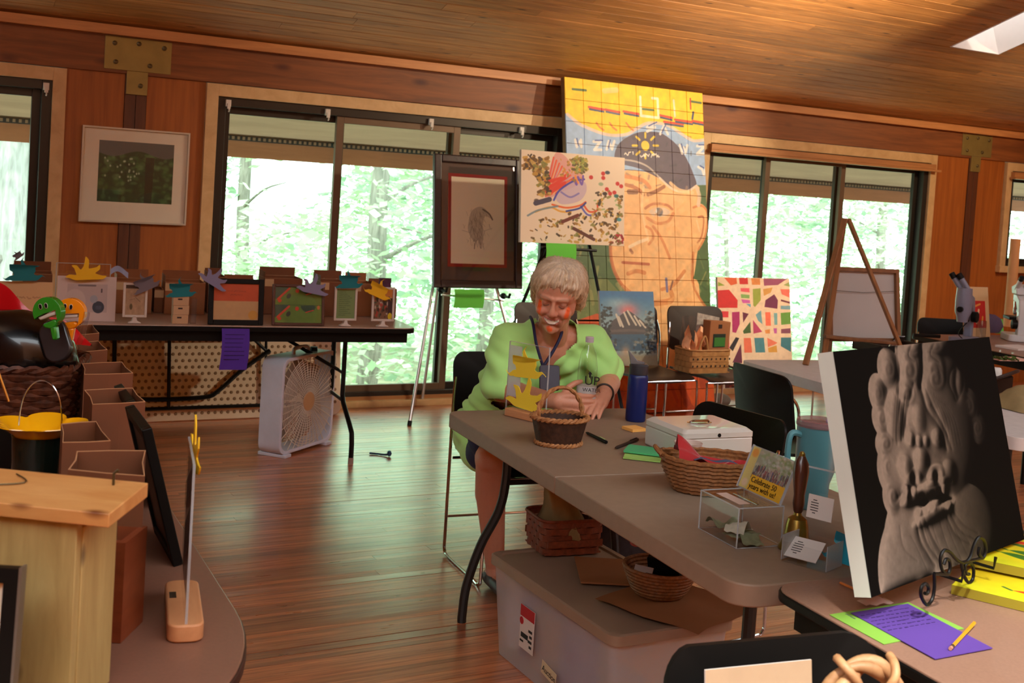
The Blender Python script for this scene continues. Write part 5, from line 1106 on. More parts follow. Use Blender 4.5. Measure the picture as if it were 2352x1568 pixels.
G().prism([(-.245+.012*math.cos(a), .185+.012*math.sin(a)) for a in [2*math.pi*k/16 for k in range(16)]], -.0025, -.0016, axis='x').build('red_dot', M('label_red', (176, 24, 36), .6), lab, smooth=0)
q = G()
for k in range(4): q.box(-.0025, -.0016, -.315+.0*k, -.30+.008*(k % 2), .115+.016*k, .123+.016*k)
q.box(-.0025, -.0016, -.262, -.24, .12, .126).box(-.0025, -.0016, -.29, -.245, .135, .150); tag(q.build('small_print', m_ink, lab, smooth=0), kind='stuff')
tp_ = G().box(-.001, 0, -.455, -.365, .125, .165).build('masking_tape', M('tape_cream', (206, 190, 156), .8, var=.03), t, smooth=0); tp_.location = (.011, 0, 0); tp_.rotation_euler = (R(8), 0, 0)
text('lettering', 'Auction', tp_, (-.0012, -.370, .135), .026, m_ink, rot=(R(90), 0, R(-90)))
to = lambda x, y, z: Vector((ta_.x, ta_.y, 0))+Matrix.Rotation(tyaw, 3, 'Z') @ Vector((x, y, z))
solo('folder', G().box(0, .006, -.22, .22, 0, .22), M('folder_violet', (130, 118, 176), .7, var=.2, scale=4), 'violet folder seen dimly through the tote wall', 'folder', to(.075, -.36, .02), tyaw+R(2), rot=None, smooth=0)
solo('cardboard_sheet', G().box(0, .006, -.08, .08, 0, .2), M('kraft_in', (190, 146, 116), .8, var=.1), 'upright cardboard sheet seen through the tote wall', 'cardboard', to(.062, -.30, .02), tyaw+R(1), smooth=0)
g = G().grid(14, 12, lambda a, b: (.05+.05*math.sin(3.1*a)+.012*math.sin(19*a+7*b)*math.sin(13*b), -.07-.22*a, .03+.22*b))
solo('plastic_bag', g, M('bag_white', (222, 222, 228), .2, var=.2, scale=20), 'crumpled white plastic bag seen through the tote wall', 'bag', to(.0, 0, 0), tyaw, smooth=70)
# on the tote lid
m_rw = M('reed_redbrown', (120, 58, 34), .55, var=.3, scale=60, bump=.5); m_khaki = M('cloth_khaki', (146, 124, 84), .85, var=.25, scale=9); m_kraft = M('kraft_board', (150, 96, 58), .8, var=.06, scale=8)
def wovenbox(t, w, d, h, mat, taper=.9, nx=9, nz=5, rows=True):
    """square basket of upright splints with weaver bands that pass in and out"""
    rb = .02
    for j in range(nz):
        z0, z1 = h*j/nz, h*(j+1)/nz-.002; f = taper+(1-taper)*(j+.5)/nz; pts = []
        for k in range(64):
            a = 2*math.pi*k/64; c_, s_2 = math.cos(a), math.sin(a); q = (abs(c_)**6+abs(s_2)**6)**(-1/6); o = .0022*(1 if ((k//2)+j) % 2 else -1)
            pts.append((c_*q*(w/2*f+o), s_2*q*(d/2*f+o)))
        n = len(pts); g = G(); g.add([(x, y, z0) for x, y in pts]+[(x, y, z1) for x, y in pts]+[(x*.96, y*.96, z1) for x, y in pts]+[(x*.96, y*.96, z0) for x, y in pts], [(r_*n+i, r_*n+(i+1) % n, ((r_+1) % 4)*n+(i+1) % n, ((r_+1) % 4)*n+i) for r_ in range(4) for i in range(n)])
        g.build('weaver_band', mat, t)
    g = G().box(-w/2*taper*.97, w/2*taper*.97, -d/2*taper*.97, d/2*taper*.97, .001, .006); g.build('basket_floor', mat, t)
    pts = [((abs(math.cos(a))**6+abs(math.sin(a))**6)**(-1/6)*math.cos(a)*w/2, (abs(math.cos(a))**6+abs(math.sin(a))**6)**(-1/6)*math.sin(a)*d/2, h) for a in [2*math.pi*k/48 for k in range(48)]]
    G().tube(pts, .006, 6, closed=True).build('rim', mat, t)
bz = atz(1292, 1256, ZT); t = thing('reed_basket', 'red-brown reed basket with khaki cloth on the tote lid', 'basket', bz+Vector((0, 0, .001)), tyaw-R(6), 'baskets'); wovenbox(t, .23, .19, .115, m_rw, .92)
for s in (-1, 1): G().box(-.1, .1, s*.098-.003, s*.098+.003, .030, .052).build('side_strap', m_rw, t, smooth=0)
g = G(); pr = []
for k in range(9):
    f = k/8; pr.append((.085-.045*f+.006*math.sin(9*f), .10+.17*f))
vs = []
for i, (r, z) in enumerate(pr):
    for j in range(20): a = 2*math.pi*j/20; q = r*(1+.16*math.sin(3*a+i*.4)+.07*math.sin(7*a)); vs.append((q*math.cos(a)-.035*(i/8), q*math.sin(a), z-.06))
g.add(vs, [(i*20+j, i*20+(j+1) % 20, (i+1)*20+(j+1) % 20, (i+1)*20+j) for i in range(8) for j in range(20)]+[tuple(8*20+j for j in range(20))])
solo('cloth_bag', g, m_khaki, 'khaki cloth bag standing crumpled in the red-brown reed basket', 'bag', bz+Vector((.0, .0, .012)), tyaw, smooth=70)
solo('paper_sheet', G().grid(5, 4, lambda a, b: (.02+.09*a, -.07+.01*math.sin(5*a), .06+.05*b+.006*math.sin(7*a))), m_paper, 'torn white paper sticking out of the red-brown reed basket', 'paper', bz+Vector((-.1, .02, .02)), tyaw+R(20), smooth=70)
solo('clipboard', G().box(-.125, .125, -.16, .16, 0, .005).box(-.04, .04, -.158, -.135, .0052, .014), m_kraft, 'brown hardboard clipboard lying on the tote lid behind the bowl basket', 'clipboard', atz(1440, 1318, ZT)+Vector((0, 0, .004)), tyaw+R(64), smooth=0)
g = G().grid(10, 8, lambda a, b: ((a-.5)*.30+.008*math.sin(9*b), (b-.5)*.36+.008*math.sin(7*a), .003+.004*math.sin(6*a)*math.sin(5*b)+(.02*(a-.85)/.15 if a > .85 else 0)))
solo('kraft_paper', g, m_kraft, 'crinkled kraft paper sheet under the bowl basket, hanging off the tote', 'paper', atz(1545, 1392, ZT)+Vector((0, 0, .003)), tyaw+R(22), smooth=70)
bw = atz(1512, 1368, ZT); t = thing('bowl_basket', 'round straw bowl basket holding a black box on the tote lid', 'basket', bw+Vector((0, 0, .010)), 0, 'baskets')
for k in range(8):
    r = .072+.038*(k/7)**.7; z = .006+.0108*k
    G().tube([(r*math.cos(a), r*math.sin(a), z) for a in [2*math.pi*i/48 for i in range(48)]], .0066, 6, closed=True).build('coil', m_coil, t)
G().lathe([(0, .001), (.074, .001), (.074, .006), (0, .007)], 28).build('basket_floor', m_coil, t)
solo('black_box', G().box(-.048, .048, -.03, .03, 0, .075), m_blk, 'open black box standing in the bowl basket', 'box', bw+Vector((.022, .01, .055)), R(-22), rot=(R(10), R(-6), R(-22)), bevel=.003)
solo('white_card', G().box(-.03, .03, -.002, .002, 0, .05), m_paper, 'white card leaning inside the bowl basket', 'card', bw+Vector((-.06, -.02, .045)), R(-30), rot=(R(-30), 0, R(-30)), smooth=0)
for k, lab in enumerate(('upper brown wooden block lying in the bowl basket', 'lower brown wooden block lying in the bowl basket')):
    solo('wooden_block', G().box(-.045, .045, -.016, .016, 0, .016), m_hand, lab, 'block', bw+Vector((-.012+.01*k, -.045+.02*k, .058-.02*k)), R(-30+40*k), 'wooden blocks', smooth=0, bevel=.002)
# bag on the floor behind
m_quilt = M('quilted_grey', (56, 56, 64), .85, var=.25, scale=30, bump=.5); bgp = atz(1440, 1345, 0)
g = G(); g.lathe([(.15, .0), (.20, .03), (.21, .12), (.19, .21), (.14, .27), (.06, .285), (0, .285)], 26, sx=1.05, sy=.6, power=3)
t = thing('tote_bag', 'dark grey quilted bag on the floor behind the tote', 'bag', bgp+Vector((0, .12, .001)), TR); g.build('bag_body', m_quilt, t, smooth=60)
G().tube(smooth_path([(-.1, -.02, .27), (-.06, -.03, .34), (.06, -.03, .34), (.1, -.02, .27)], 5), .01, 8).build('strap', m_quilt, t)
m_pink = M('charm_pink', (196, 120, 130), .5, var=0); m_lil = M('charm_lilac', (206, 196, 222), .6, var=.05)
cp = aty(1462, 1246, 4.42); t = thing('key_charm', 'pink clip and fluffy lilac ball hanging on the grey quilted bag', 'charm', cp, 0)
G().tube([(.022*math.cos(a), 0, .012*math.sin(a)) for a in [2*math.pi*k/20 for k in range(20)]], .004, 6, closed=True).build('clip', m_pink, t)
G().ball((.045, 0, .002), .018, 12).build('pompom', m_lil, t)
g = G().lathe([(.0, 0), (.10, .0), (.13, .05), (.12, .12), (.07, .16), (0, .17)], 20, sx=1, sy=.6, power=3)
solo('shoulder_bag', g, M('bag_navy', (18, 24, 44), .7, var=.15), 'navy shoulder bag on the floor beyond the blue bottle', 'bag', atz(1420, 1010, 0)+Vector((0, -.2, .001)), TR, smooth=60)
solo('fallen_toy', G().tube(smooth_path([(-.06, 0, .008), (-.02, .01, .006), (.03, 0, .008), (.05, .0, .012)], 4), .006, 6).ball((.055, 0, .018), (.014, .012, .018), 8), M('toy_blue', (44, 76, 106), .5), 'small blue scrap lying on the sunlit floor by the raffle table', 'scrap', atz(872, 1046, 0), R(-10))
# ============================================================ ON THE RAFFLE TABLE
m_card = M('cardboard', (140, 84, 48), .75, var=.08, scale=12); m_card2 = M('cardboard_dark', (112, 64, 36), .75, var=.08, scale=12); m_edge = M('cardboard_edge', (182, 132, 92), .8, var=.05)
m_tape = M('packing_tape', (196, 160, 120), .25, var=.05, coat=.5); m_hold = M('holder_white', (206, 198, 190), .3, var=0, coat=.3)
def lx(u, v, yl): p = atpl(u, v, off(LC, 0, yl), TY)-LC; return p.dot(TX), p.z
def carton(name, label, loc, rz, w, d, h, mat, group, flaps='up', tape=True, notch=.0, cat='box'):
    """open corrugated carton: four walls with pale cut edges, floor and standing flaps"""
    t = thing(name, label, cat, loc, rz, group); th = .004
    for nm, a in (('wall', (-w/2, w/2, 0, th)), ('wall', (-w/2, w/2, d-th, d)), ('wall', (-w/2, -w/2+th, th, d-th)), ('wall', (w/2-th, w/2, th, d-th))):
        G().box(*a, .001, h).build(nm, mat, t, smooth=0)
    G().box(-w/2+th, w/2-th, th, d-th, .001, .005).build('carton_floor', mat, t, smooth=0)
    e = .0006
    for a in ((-w/2, w/2, 0, th), (-w/2, w/2, d-th, d), (-w/2, -w/2+th, 0, d), (w/2-th, w/2, 0, d)): G().box(*a, h, h+.0012).build('cut_edge', m_edge, t, smooth=0)
    if flaps == 'up':
        fh = min(.05, w*.35)
        for (x0, x1, y0, y1, ax) in ((-w/2+.004, w/2-.004, d-th, d, 'x'),):
            G().box(x0, x1, y0+.001, y1+.001, h+.0015, h+fh, T=None).build('flap', mat, t, smooth=0)
        G().box(-w/2, -w/2+.003, .01, d-.01, h+.0015, h+fh*.7).build('flap', mat, t, smooth=0)
    if tape: G().box(-w/2-.0005, -w/2+.05, -.0006, 0, h-.045, h-.004).build('tape', m_tape, t, smooth=0)
    return t
BX = [ # left px, right px, top px, front offset on the table, depth, label
    (24, 116, 604, .46, .20, 'open cardboard carton behind the teal sun at the picture edge'),
    (264, 346, 622, .44, .20, 'open cardboard carton with a pink and white label behind the grey sun'),
    (352, 372, 640, .50, .16, 'narrow cardboard carton squeezed behind the grey sun'),
    (376, 468, 625, .44, .20, 'open cardboard carton behind the teal sun over the stacked boxes'),
    (474, 516, 612, .52, .18, 'cardboard carton behind the tilted lavender sun'),
    (520, 592, 634, .46, .18, 'cardboard carton directly behind the black certificate frame'),
    (604, 690, 616, .52, .20, 'tall cardboard carton with pale side behind the green leaf picture'),
    (694, 728, 650, .56, .16, 'low cardboard carton behind the tilted lavender sun at the table middle'),
    (732, 800, 624, .46, .20, 'cardboard carton behind the third white sign holder'),
    (806, 858, 628, .50, .20, 'cardboard carton between the two right sign holders'),
    (862, 908, 640, .42, .20, 'cardboard carton at the right end of the raffle row')]
for k, (l, r, tpx, yl, d, lab) in enumerate(BX):
    x0, _ = lx(l, 735, yl); x1, _ = lx(r, 735, yl); _, z = lx((l+r)/2, tpx+12, yl); d = min(d, .74-yl)
    carton('carton', lab, off(LC, (x0+x1)/2, yl, LZ+.001), TR, x1-x0, d, z-LZ-.03, m_card if k % 2 else m_card2, 'raffle cartons on the long table')
def flat_in(name, label, cat, l, r, tpx, yl, build, tilt=6, group=None, zb=0):
    x0, _ = lx(l, 740, yl); x1, _ = lx(r, 740, yl); _, z = lx((l+r)/2, tpx, yl); w, h = x1-x0, (z-LZ)/math.cos(R(tilt))
    t = thing(name, label, cat, off(LC, (x0+x1)/2, yl, LZ+.001+zb), 0, group, RT(TR, R(tilt))); build(t, w, h); return t
def sign_white(pic):
    def b(t, w, h):
        b_ = .03; hh = h-b_
        G().prism([(-.032, 0), (.032, 0), (.030, .006), (.012, .014), (.008, .034), (-.008, .034), (-.012, .014), (-.030, .006)], -.02, .02).build('stand_foot', m_hold, t, bevel=.003)
        g = frame_g(-w/2, w/2, b_, h, .012, -.006, .006); g.build('frame', m_hold, t, smooth=0, bevel=.002)
        g = G(); sheet(g, w-.022, hh-.022, 0, y=-.001, z0=b_+.011); g.build('printed_card', pic, t, smooth=0)
        G().box(-w/2+.011, w/2-.011, .0, .004, b_+.011, h-.011).build('back_sheet', m_hold, t, smooth=0)
    return b
P = Pic(120, 160, (164, 136, 108)); P.noise(.12, 6); P.grad(lambda x, y: (y < .12)*1., (66, 52, 44)); P.ell((.3, .72), 9, 16, (70, 66, 40), .8, .4); P.line([(.5, .4), (.75, .55)], 3, (110, 90, 70)); P.line([(.2, .5), (.5, .45)], 2, (120, 100, 80)); sgA = P.mat('sign_sketch', .3)
P = Pic(120, 170, (116, 140, 92)); 
for k in range(13): P.script(.14, .14+.7*RS.uniform(.5, 1), .1+.065*k, .022, 1.4, (60, 84, 56), .8, seed=k)
sgB = P.mat('sign_green_text', .3)
P = Pic(120, 170, (120, 90, 70)); P.grad(lambda x, y: (y < .32)*1., (200, 130, 60)); 
for k in range(60): P.ell((RS.rand(), RS.uniform(.3, .95)), RS.uniform(4, 10), RS.uniform(5, 12), [(170, 60, 50), (70, 60, 50), (190, 180, 170), (60, 80, 60), (40, 30, 30)][k % 5], .8, .5)
P.poly([(.76, .3), (1, .3), (1, 1), (.76, 1)], (56, 40, 44)); P.ell((.88, .9), 14, 20, (210, 190, 40)); sgC = P.mat('sign_event_photo', .3)
flat_in('sign_holder', 'white plastic sign holder with a faint sketch beside the stacked small boxes', 'sign holder', 280, 336, 650, .05, sign_white(sgA), 3, 'white sign holders')
flat_in('sign_holder', 'white plastic sign holder with a green text card under a teal sun', 'sign holder', 766, 818, 660, .05, sign_white(sgB), 3, 'white sign holders')
flat_in('sign_holder', 'white plastic sign holder with an event photo at the right end of the raffle table', 'sign holder', 852, 904, 660, .05, sign_white(sgC), 3, 'white sign holders')
def framed(pic, mfr, bw, gloss=.35, inner=None):
    def b(t, w, h):
        frame_g(-w/2, w/2, 0, h, bw, -.012, .010).build('frame', mfr, t, smooth=0, bevel=.003)
        g = G(); sheet(g, w-2*bw, h-2*bw, 0, y=-.001, z0=bw); g.build('print', pic, t, smooth=0); G().box(-w/2+bw, w/2-bw, .0, .004, bw, h-bw).build('back_board', m_card2, t, smooth=0)
        G().box(-w/2+bw, w/2-bw, -.006, -.005, bw, h-bw).build('pane', m_clear, t, smooth=0)
        G().box(-.02, .02, .012, .017, .0, h*.6, T=Matrix.Translation((0, .055, 0)) @ Matrix.Rotation(R(12), 4, 'X')).build('easel_back', m_blk, t, smooth=0)
    return b
P = Pic(170, 140, (196, 156, 108)); P.poly([(0, 0), (1, 0), (1, .48), (0, .48)], (196, 66, 24)); P.ell((.88, .86), 18, 18, (206, 150, 60), 1, .1)
P.script(.3, .7, .2, .04, 2, (150, 44, 20), .7, 2); P.script(.36, .64, .3, .03, 2, (150, 44, 20), .7, 4); P.noise(.04, 8)
flat_in('framed_certificate', 'black framed certificate with an orange upper half and gold seal', 'picture frame', 477, 604, 642, .04, framed(P.mat('certificate', .4), m_blk, .026), 8)
P = Pic(220, 170, (94, 130, 46)); DG = (30, 76, 56); RD = (206, 64, 36)
for oy in (0, .5):
    P.poly([(0, oy), (.32, oy), (.04, oy+.34), (0, oy+.34)], DG); P.line([(.06, oy+.34), (.30, oy+.04)], 10, RD); P.ell((.10, oy+.38), 9, 9, RD, 1, .2); P.ell((.47, oy+.10), 9, 10, RD, 1, .2); P.curve([(.55, oy+.02), (.86, oy+.02), (.80, oy+.18), (.68, oy+.2), (.58, oy+.12)], DG); P.line([(.66, oy+.2), (.82, oy+.14)], 5, RD); P.ell((.29, oy+.25), 9, 13, (24, 44, 26), 1, .3, .5); P.line([(0, oy+.5), (1, oy+.5)], 3, (60, 90, 40)); P.ell((.93, oy+.06), 7, 10, (190, 110, 50))
P.noise(.06, 10)
flat_in('framed_picture', 'dark framed picture of green leaf shapes with red stems on the raffle table', 'picture frame', 624, 744, 655, .05, framed(P.mat('leaf_print', .4), wood('walnut_frame', (62, 30, 22), (84, 44, 32), rough=.35, coat=.3), .014), 8)
# acrylic display and white certificate on the left
def acr_frame(t, w, h): 
    G().box(-w/2, w/2, -.002, .002, 0, h).build('acrylic_sheet', m_acr, t, smooth=0); G().box(-w/2-.001, w/2+.001, -.003, .003, h, h+.003).build('edge', m_acre, t, smooth=0)
    for s in (-1, 1): G().box(s*w/2-.002, s*w/2+.002, -.003, .003, 0, h).build('edge', m_acre, t, smooth=0)
    G().box(-w/2-.02, w/2-.02, -.03, .03, -.0005, .018).build('base', m_birch, t, smooth=0, bevel=.002)
flat_in('sign_holder', 'tall clear acrylic sign sheet behind the white certificate', 'sign holder', 124, 248, 606, .20, acr_frame, 0, 'acrylic sign holders')
P = Pic(200, 150, (196, 176, 170)); P.poly([(.17, .17), (.85, .17), (.85, .80), (.17, .80)], (176, 158, 154)); P.line([(.36, .2), (.64, .2)], 6, (110, 96, 98)); P.ell((.70, .68), 20, 20, (38, 46, 62), 1, .08); P.ell((.62, .5), 13, 13, (150, 154, 164), 1, .1); P.line([(.75, .28), (.75, .34)], 5, (70, 60, 62)); P.ell((.3, .55), 36, 40, (190, 172, 166), 1, .1)
for k in range(3): P.script(.66, .75, .66+.03*k, .012, 1.2, (90, 100, 120), .9, k)
def paperboard(pic):
    def b(t, w, h):
        G().box(-w/2, w/2, 0, .006, 0, h).build('board', m_paper, t, smooth=0); g = G(); sheet(g, w, h, 0, y=-.0006); g.build('printed_face', pic, t, smooth=0)
    return b
flat_in('certificate', 'pale pink certificate board with a dark round seal under the yellow sun', 'certificate', 128, 264, 636, .10, paperboard(P.mat('certificate_pale', .5)), 7)
P = Pic(120, 80, (206, 166, 116)); P.script(.2, .8, .4, .06, 2, (150, 110, 70), .6, 3)
flat_in('certificate', 'cream paper board behind the red cape at the left picture edge', 'certificate', -20, 118, 648, .08, paperboard(P.mat('cream_board', .6)), 7)
P = Pic(60, 40, (214, 190, 180)); P.ell((.35, .5), 8, 8, (200, 60, 70)); P.script(.55, .9, .4, .1, 1.6, (120, 90, 90), .8, 2); P.ell((.3, .6), 5, 4, (40, 30, 36))
lp_ = P.mat('carton_label', .6)
flat_in('label_card', 'small pink and white label card on the carton behind the grey sun', 'card', 291, 336, 624, .43, lambda t, w, h: (sheet_obj(t, w, .065, lp_, h-.065)), 0)if False else None
# stacked little boxes
m_sbox = M('small_box_cream', (196, 160, 122), .6, var=.04); m_clearb = glass('clear_pack', gloss=.12, tint=.9)
for k in range(3):
    x0, _ = lx(396, 745, .05); x1, _ = lx(432, 745, .05); hz = .046
    t = thing('small_box', ('bottom', 'middle', 'top')[k]+' cream box of the little stack beside the first sign holder', 'box', off(LC, (x0+x1)/2+.003*((k % 2)-.5), .05, LZ+.001+k*(hz+.001)), TR+R(3*(k % 2)), 'stacked small cream boxes')
    G().box(-(x1-x0)/2, (x1-x0)/2, 0, .06, 0, hz).build('box_body', m_sbox, t, smooth=0, bevel=.001); G().box(-.016, .006, -.0006, 0, .028, .036).build('brown_mark', m_brown, t, smooth=0)
x1b, _ = lx(446, 745, .06); solo('clear_pack', G().box(-.014, .014, 0, .05, 0, .13), m_clearb, 'clear plastic pack standing beside the small cream boxes', 'pack', off(LC, x1b-.006, .055, LZ+.001), TR, smooth=0)
# sun cut-outs of the raffle table
def rsun(u, v, wpx, mat, label, roll, seed, yl=.0, tilt=0):
    p = atpl(u, v, off(LC, 0, yl), TY); s = wpx/2/(2700/p.y); return sun_cut('sun_cutout', label, p, TR, mat, s, R(roll), R(tilt), seed)
rsun(55, 640, 96, m_sunT, 'teal sun on the cream board at the left picture edge', 2, 1, .07)
rsun(198, 638, 90, m_sunY, 'yellow sun on top of the pale certificate board', 4, 2, .09)
rsun(340, 662, 76, m_sunG, 'grey tilted sun clipped to the first white sign holder', -26+52, 3, .035)
rsun(416, 678, 80, m_sunT, 'teal sun on top of the little stacked boxes', 4, 1, .045)
rsun(486, 650, 76, m_sunL, 'lavender tilted sun on the corner of the black certificate frame', -30, 5, .02)
rsun(717, 670, 78, m_sunL, 'lavender sun clipped to the green leaf picture', -10, 6, .03)
rsun(803, 658, 76, m_sunT, 'teal sun on the sign holder with the green text card', 3, 7, .03)
rsun(866, 678, 76, m_sunY, 'yellow tilted sun on the last sign holder', -22, 8, .03)
rsun(45, 590, 34, m_sunG, 'small grey sun tip sticking up before the tree trunk', 40, 4, .3)
solo('ribbon', G().grid(8, 2, lambda a, b: (.09*(a-.5), .01*math.sin(6*a), .02*math.sin(4*a)+.03*b)), M('ribbon_blue', (164, 172, 206), .6, var=.05), 'pale blue ribbon draped on the carton with the pink label', 'ribbon', atpl(274, 632, off(LC, 0, .42), TY), TR, smooth=70)
solo('purple_slide_box', G().box(-.035, .035, 0, .015, 0, .10), M('book_plum', (70, 30, 60), .5, var=.4, scale=40), 'plum coloured booklet standing in the carton behind the last sign holder', 'booklet', off(LC, lx(882, 700, .36)[0], .36, LZ+.14), TR, smooth=0)

# ============================================================ NEAR LEFT TABLE
NG = 'open cartons in a row on the brown table'
def ncarton(label, lf, rf, lb, rb, z, hb, mat):
    P4 = [atz(*q, z) for q in (lf, rf, rb, lb)]; m = sum(P4, Vector())/4; t = thing('carton', label, 'box', (m.x, m.y, NZ+.001), 0, NG); h = z-NZ; th = .004
    O_ = [(p.x-m.x, p.y-m.y) for p in P4]; cx = lambda p: Vector((p[0], p[1])); 
    I_ = [tuple(Vector(p)*(1-th/max(.02, Vector(p).length))) for p in O_]
    for k in range(4):
        a, b, c, d = O_[k], O_[(k+1) % 4], I_[(k+1) % 4], I_[k]; mo = tuple((Vector(a)+Vector(b))/2*(1.05 if k in (0, 2) else .93)); mi_ = tuple((Vector(c)+Vector(d))/2*(1.05 if k in (0, 2) else .93))
        poly = [a, mo, b, c, mi_, d]
        G().prism(poly, .001, h, axis='z').build('wall', mat, t, smooth=0); G().prism(poly, h, h+.0012, axis='z').build('cut_edge', m_edge, t, smooth=0)
    G().prism(I_, .001, .006, axis='z').build('carton_floor', mat, t, smooth=0); return t
ncarton('nearest open carton behind the birdhouse roof', (156, 1080), (333, 1095), (176, 1038), (335, 1036), 1.0, 0, m_card2)
ncarton('second open carton right of the yellow flower bucket', (143, 1018), (254, 1014), (140, 975), (221, 969), 1.0, 0, m_card2)
ncarton('third open carton with the widest front in the row', (212, 930), (334, 924), (193, 897), (305, 892), 1.0, 0, m_card2)
ncarton('fourth open carton in the row beside the big wicker basket', (193, 861), (306, 858), (188, 836), (280, 832), 1.0, 0, m_card2)
ncarton('fifth open carton in the row beside the big wicker basket', (176, 810), (247, 804), (172, 788), (226, 784), 1.0, 0, m_card2)
ncarton('farthest small open carton below the orange clapper', (172, 770), (228, 766), (170, 750), (212, 746), 1.0, 0, m_card2)
# birdhouse
m_bird = wood('birdhouse_pine', (166, 140, 84), (192, 168, 108), rough=.6, stretch=(9, 9, 1.2), scale=3, knots=.12, rnd=.06, kscale=(5, 5, 3), knotcol=(74, 52, 34)); m_roof = wood('birdhouse_roof', (196, 134, 72), (214, 158, 96), rough=.5, stretch=(2, 9, 9), scale=3, knots=.16, rnd=.03, kscale=(4, 7, 5), knotcol=(120, 66, 28))
BZ = 1.045; rf, rb_, lf_ = atz(254, 1180, BZ), atz(309, 1111, BZ+.02), atz(0, 1154, BZ)
BY = math.atan2((rf-lf_).y, (rf-lf_).x); bo = Vector((rf.x, rf.y, NZ+.001)); t = thing('birdhouse', 'unpainted pine birdhouse with a sloping board roof on the brown table', 'birdhouse', bo, BY)
g = G(); g.prism([(-.004, BZ-NZ-.020), (-.004, BZ-NZ), (.122, BZ-NZ+.014), (.122, BZ-NZ-.008)], -.34, .0, axis='x'); g.build('roof_board', m_roof, t, bevel=.0015)
h0 = BZ-NZ-.023
G().box(-.34, -.054, .010, .026, 0, h0).build('front_board', m_bird, t, bevel=.0015); G().box(-.066, -.052, .0265, .135, 0, h0-.010).build('side_board', m_bird, t, bevel=.0015); G().box(-.32, -.067, .118, .134, 0, h0).build('back_board', m_bird, t, bevel=.0015); G().box(-.34, -.325, .027, .117, 0, h0).build('far_side_board', m_bird, t, bevel=.0015)
G().tube([(-.045, .10, h0+.030), (-.045, .10, h0+.052), (-.038, .10, h0+.058)], .0022, 6).build('screw_hook', m_bolt, t)
G().tube(smooth_path([(-.30, .04, h0+.029), (-.24, .045, h0+.030), (-.17, .07, h0+.034), (-.20, .10, h0+.037)], 5), .0012, 5).build('hanging_wire', m_bolt, t)
solo('wooden_crate', G().box(0, .012, 0, .10, 0, .17).box(.012, .060, 0, .012, 0, .17).box(.012, .06, .088, .10, 0, .17).box(.06, .072, 0, .10, 0, .17).box(.012, .06, .012, .088, 0, .012), wood('crate_orange', (130, 56, 26), (156, 76, 40), rough=.5, stretch=(3, 3, 8), scale=3), 'small orange wooden crate tucked behind the birdhouse', 'crate', Vector((aty(293, 1240, 1.93).x-.074, 1.93, NZ+.001)), BY+R(4), smooth=0)
# black frame at the left edge
m_silv = M('frame_silver', (150, 148, 140), .3, .8, var=0)
p = atz(31, 1700, NZ); p = Vector((-.655, 1.545, NZ+.001)); x_e = aty(31, 1400, 1.545).x
t = thing('picture_frame', 'black frame with silver edge at the left picture border before the birdhouse', 'picture frame', Vector((x_e-.13, 1.545, NZ+.001)), 0, 'black picture frames', RT(R(2), R(5)))
frame_g(-.13, .13, 0, .245, .020, -.012, .006).build('frame', m_blk, t, smooth=0); G().box(.13, .1335, -.013, .007, 0, .247).build('silver_edge', m_silv, t, smooth=0); G().box(-.112, .112, -.002, .002, .018, .228).build('mat_board', m_matb, t, smooth=0)
# two black frames leaning over the cartons
for k, (u, v, ln, h, lab) in enumerate(((408, 1300, .24, .29, 'nearer black picture frame leaning against the cartons'), (376, 1170, .22, .27, 'farther black picture frame leaning against the cartons'))):
    q = atz(u, v, NZ+.001); loc = q+NY*(ln/2); t = thing('picture_frame', lab, 'picture frame', loc, 0, 'black picture frames', RT(NR+R(90), R(15+4*k)))
    frame_g(-ln/2, ln/2, 0, h, .022, -.012, .008).build('frame', m_blk, t, smooth=0, bevel=.002); G().box(-ln/2+.02, ln/2-.02, -.002, .002, .02, h-.02).build('print', M('print_dark', (52, 44, 40), .4, var=.4, scale=9), t, smooth=0); G().box(-ln/2+.02, ln/2-.02, -.006, -.005, .02, h-.02).build('pane', m_clear, t, smooth=0)
# acrylic holder seen edge on
a_, b_ = atz(428, 1440, NZ+.03), atz(417, 1330, NZ+.03); d_ = b_-a_; ay = math.atan2(d_.y, d_.x); t = thing('sign_holder', 'clear sign sheet seen edge-on in a pale wooden base at the near table corner', 'sign holder', (a_+b_)/2+Vector((0, 0, -.029)), ay, 'acrylic sign holders')
G().prism(rrect(-.115, .115, -.030, .030, .02, 5), 0, .030, axis='z').build('base', m_birch, t, bevel=.003); G().box(.02, .05, .012, .024, .0302, .0306).build('dark_label', m_brown, t, smooth=0)
G().box(-.108, .108, -.002, .002, .022, .300).build('acrylic_sheet', m_acr, t, smooth=0); G().box(-.1095, -.108, -.0022, .0022, .022, .300).build('edge', m_acre, t, smooth=0); G().box(-.108, .108, -.0022, .0022, .300, .3015).build('edge', m_acre, t, smooth=0); G().box(-.09, .09, -.0005, .0005, .06, .28).build('insert_sheet', M('insert_brown', (92, 62, 50), .5, var=.1), t, smooth=0)
sun_cut('sun_cutout', 'yellow sun seen edge-on on the back of the near sign sheet', (a_+b_)/2+Vector((math.cos(ay)*.03+.006, math.sin(ay)*.03, .235)), ay+R(184), m_sunY, .085, R(10), seed=2)
